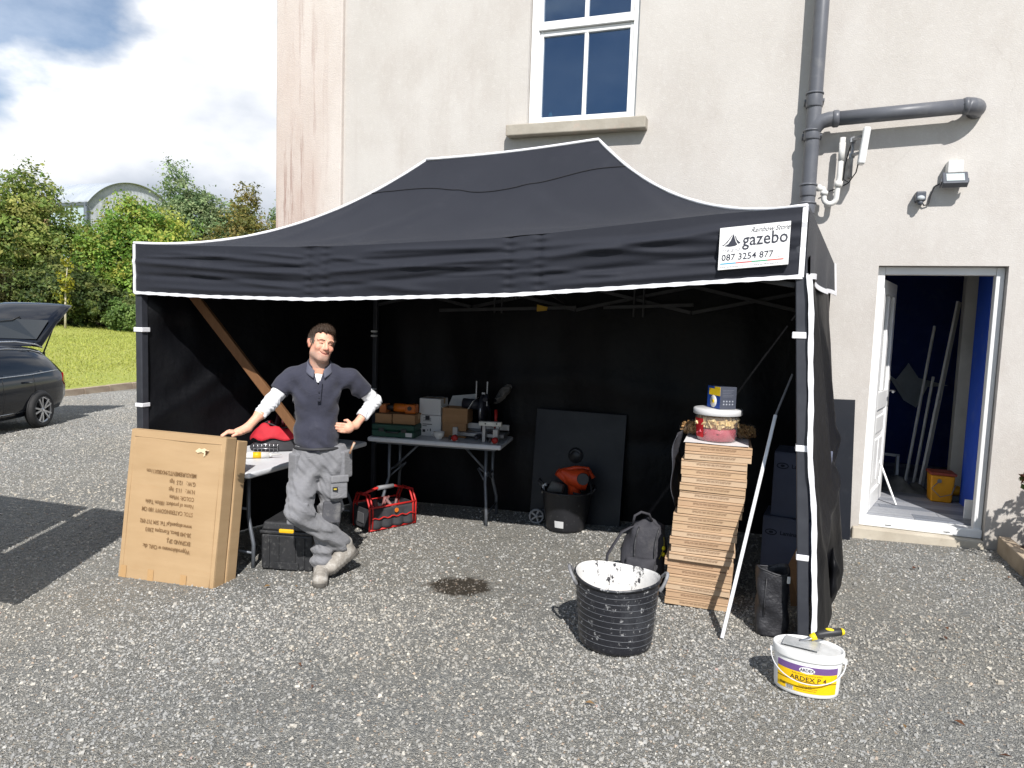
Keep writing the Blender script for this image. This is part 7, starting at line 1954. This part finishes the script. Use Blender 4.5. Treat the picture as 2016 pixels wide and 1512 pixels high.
rip = lambda P: (.0075 * np.sin(P[:, 2] * 70 + P[:, 0] * 22 + 2.5 * np.sin(P[:, 0] * 14)) * np.clip((1.02 - P[:, 2]) / .12, 0.12, 1)
                 + .010 * np.sin(P[:, 2] * 46 - P[:, 0] * 58 + 1.0) * np.exp(-((P[:, 0] - .13) / .09) ** 2 - ((P[:, 2] - 1.22) / .14) ** 2)
                 + .008 * np.sin(P[:, 2] * 52 + P[:, 0] * 60) * np.exp(-((P[:, 0] + .22) / .08) ** 2 - ((P[:, 2] - 1.25) / .10) ** 2)
                 + .006 * np.sin(P[:, 0] * 34 + P[:, 2] * 13 + 1.3) * np.sin(P[:, 2] * 17))
Sh.disp(rip)
sl, P = Sh.sub(Sh.lo, Sh.lo + Sh.h * Sh.n)
for sh, el in ((shL, elL), (shR, elR)):
    sh_, el_ = np.array(sh), np.array(el); ax_ = (el_ - sh_) / np.linalg.norm(el_ - sh_); c_ = lerp(sh_, el_, .58)
    side = (P[..., 0] < sh[0] + .03) if sh[0] < 0 else (P[..., 0] > sh[0] - .03)
    lim = (P - c_) @ ax_
    Sh.d = np.where(side & (P[..., 2] > 1.15), np.maximum(Sh.d, lim), Sh.d)
Sh.d = np.maximum(Sh.d, .905 + .012 * np.sin(P[..., 0] * 16) - P[..., 2])
# open neck: hollow round the neck plus a V slit in front
nk = seg(P, (-.042, .03, 1.44), (-.036, .02, 1.56), .063, .075)
vv = np.maximum(np.abs(P[..., 0] + .045) - .34 * np.maximum(0, P[..., 2] - 1.335), P[..., 1] + .02)
Sh.d = np.maximum(Sh.d, -nk); Sh.d = np.maximum(Sh.d, -np.maximum(vv, .0 - (P[..., 2] - 1.34)))
link('polo_shirt', Sh.mesh('polo_shirt'), navyc, man)
# undershirt showing in the V
MB().grid(lambda u, v: (-.045 + (u - .5) * (.025 + .075 * v), -.056 - .018 * math.sin(PI * u) + .055 * v + .0, 1.36 + .065 * v), 10, 8).build('undershirt_neck', white, man)
# collar
for s in (-1, 1):
    def cf(u, v, s=s):
        a = R(90) + s * R(158) * u                      # from the nape round to the front
        r_ = .074 + .026 * v * (1 - .25 * u)
        z = 1.516 - .050 * v - .080 * u ** 2
        return (-.042 + r_ * math.cos(a), .028 + r_ * math.sin(a) - .012 * u, z)
    MB().grid(cf, 20, 5).build('collar', mat('grey collar', S(78, 80, 96), S(92, 93, 104), 6, .85, bump=.3, bscale=200), man, solid=.005)
MB().grid(lambda u, v: (-.040 + .022 * (u - .5) + .010 * v, -.107 + .006 * v + .028 * max(0, v - .55), 1.235 + .135 * v), 4, 12).build('placket', navyc, man, solid=.006)
b = MB()
for z in (1.262, 1.30): b.tube([(-.040, -.111, z), (-.040, -.115, z)], .005, 10)
b.build('button', mat('dark button', (.03, .03, .04), None, 9, .3), man)

trm = cloth('grey work cloth', S(126, 126, 129), S(116, 116, 119), S(158, 156, 153), .18, 7.0, .022)
Tr = Field((-.34, -.30, .03), (.34, .26, 1.0), .0055)
Tr.cap((-.095, .025, .88), (.040, .025, .88), .108, .108, .05); Tr.cap((-.085, .025, .80), (.038, .03, .80), .112, .112, .05)
Tr.chain([(-.110, .02, .80), (-.148, -.05, .62), kneeL], [.104, .087, .077], .04)
mid = lerp(np.array(kneeL), np.array(ankL), .5)
Tr.chain([kneeL, mid, lerp(np.array(kneeL), np.array(ankL), .88)], [.077, .070, .066], .03)
Tr.chain([(.062, .03, .80), (.056, .01, .64), kneeR], [.102, .086, .075], .04)
Tr.chain([kneeR, lerp(np.array(kneeR), np.array(ankR), .5), lerp(np.array(kneeR), np.array(ankR), .95)], [.075, .072, .075], .03)
def trw(P):
    low = np.clip((.42 - P[:, 2]) / .2, 0, 1)
    return (.0085 * np.sin(P[:, 2] * 62 + P[:, 0] * 38 + 2.2 * np.sin(P[:, 1] * 28)) * (.35 + .65 * np.exp(-((P[:, 2] - .50) / .10) ** 2) + .5 * low)
            + .005 * np.sin(P[:, 2] * 34 - P[:, 0] * 52 + .8) * np.exp(-((P[:, 2] - .74) / .10) ** 2) + .003 * np.sin(P[:, 0] * 120 + P[:, 2] * 95) * np.sin(P[:, 1] * 90)
            + .007 * np.sin(P[:, 2] * 85 + 1.1) * np.exp(-((P[:, 2] - .16) / .07) ** 2))
Tr.disp(trw)
Tr.cut((0, 0, .93), (0, 0, 1))
link('work_trousers', Tr.mesh('work_trousers'), trm, man)
MB().tube([(-.04 + .152 * math.cos(a), .022 + .120 * math.sin(a), .915) for a in np.linspace(0, 2 * PI, 33)], .016, 8, flat=.7).build('belt', mat('dark belt', (.035, .035, .038), None, 9, .6), man)
# holster and cargo pockets
def patch(c, n, upv, w_, h_, d_, name, mm, flap=True):
    n = Vector(n).normalized(); u_ = Vector(upv); x = u_.cross(n).normalized(); u_ = n.cross(x)
    M = Matrix((x, u_, n)).transposed().to_4x4(); M.translation = Vector(c)
    o = MB().box((-w_ / 2, -h_ / 2, -.03), (w_ / 2, h_ / 2, d_), M).build(name, mm, man, bevel=.012, seg=3)
    if flap: MB().box((-w_ / 2 - .004, h_ * .22, d_ * .4), (w_ / 2 + .004, h_ / 2 + .006, d_ + .010), M).build('pocket_flap', mm, o, bevel=.008, seg=2)
    return M
patch((.095, -.088, .655), (.35, -1, .05), (.02, 0, 1), .115, .155, .016, 'cargo_pocket', trm)
MB().box((.055, -.1285, .640), (.088, -.1235, .664)).build('brand_tab', mat('black tab', (.012, .012, .012), None, 9, .6), man)
MB().box((.062, -.1295, .647), (.081, -.1288, .656)).build('tab_stitch', mat('tab gold', S(200, 176, 60), None, 9, .6), man)
patch((.150, -.035, .80), (1, -.75, 0), (-.05, 0, 1), .10, .19, .010, 'holster_pocket', trm, False)
patch((-.205, -.045, .79), (-1, -.7, 0), (.05, 0, 1), .09, .18, .008, 'holster_pocket', trm, False)
patch((-.168, -.160, .50), (-.1, -1, .05), (.05, 0, 1), .13, .15, .003, 'knee_pocket', trm, False)
patch((.052, -.065, .475), (.15, -1, .0), (.05, 0, 1), .12, .15, .004, 'knee_pocket', mat('darker work cloth', S(84, 84, 88), S(70, 70, 74), 6, .9, bump=.4, bscale=260, dirt=.6, dirtcol=S(150, 148, 144), dirtscale=8, dlo=.5), False)
MB().tube([(.165, -.06, .88), (.195, -.065, .955)], [.012, .015], 8, flat=.6).build('pocket_knife', mat('knife handle', S(150, 150, 140), S(220, 130, 40), 30, .5), man)
# boots
bootm = mat('dusty suede', S(160, 154, 145), S(128, 122, 114), 16, .9, bump=.6, bscale=70, dirt=.6, dirtcol=S(196, 193, 187), dirtscale=22, dlo=.48)
solem = mat('boot sole', S(92, 88, 82), S(70, 67, 63), 14, .9, bump=.4)
def boot(heel, toe, ank, name):
    heel, toe, ank = map(np.array, (heel, toe, ank))
    f = Field(np.minimum(np.minimum(heel, toe), ank) - .11, np.maximum(np.maximum(heel, toe), ank) + .11, .005)
    d = toe - heel; L = np.linalg.norm(d); d = d / L
    up = ank - heel; up = up - d * (up @ d); up /= np.linalg.norm(up)
    sd_ = np.cross(d, up)
    f.chain([heel + up * .045 + d * .01, heel + d * L * .5 + up * .042, heel + d * L * .80 + up * .034], [.044, .046, .042], .02)
    f.ell(heel + d * L * .80 + up * .036, (.050, .050, .036), .02)
    f.chain([heel + d * .05 + up * .06, ank], [.052, .050], .03)
    f.cap(heel + d * L * .35 + up * .07, heel + d * L * .62 + up * .055, .036, .034, .02)
    f.disp(lambda P: .0025 * np.sin((P @ d) * 230) * np.exp(-(((P - heel) @ d - L * .5) / .05) ** 2))
    f.cut(heel + up * .004, -up)
    link(name, f.mesh(name), bootm, man)
    g = Field(np.minimum(heel, toe) - .09, np.maximum(heel, toe) + .09, .005)
    g.chain([heel + d * .0 + up * .012, heel + d * L * .5 + up * .012, heel + d * (L - .05) + up * .012], [.046, .045, .052], .01)
    g.cut(heel + up * .024, up); g.cut(heel + up * -.004, -up)
    g.disp(lambda P: .0016 * np.sign(np.sin((P @ d) * 230)))
    link('boot_sole', g.mesh('boot_sole'), solem, man)
    b = MB()
    for k in range(4):
        p = heel + d * L * (.38 + .085 * k) + up * (.103 - .014 * k)
        b.tube([p - sd_ * .026 - up * .006, p + up * .004, p + sd_ * .026 - up * .006], .003, 6)
    b.build('boot_laces', mat('pale laces', S(200, 196, 186), None, 20, .9), man)
boot((-.008, .085, .0), (-.020, -.185, .0), (-.010, .055, .13), 'boot')
boot((.205, .085, .125), (.030, -.015, .022), (.148, .062, .222), 'boot')
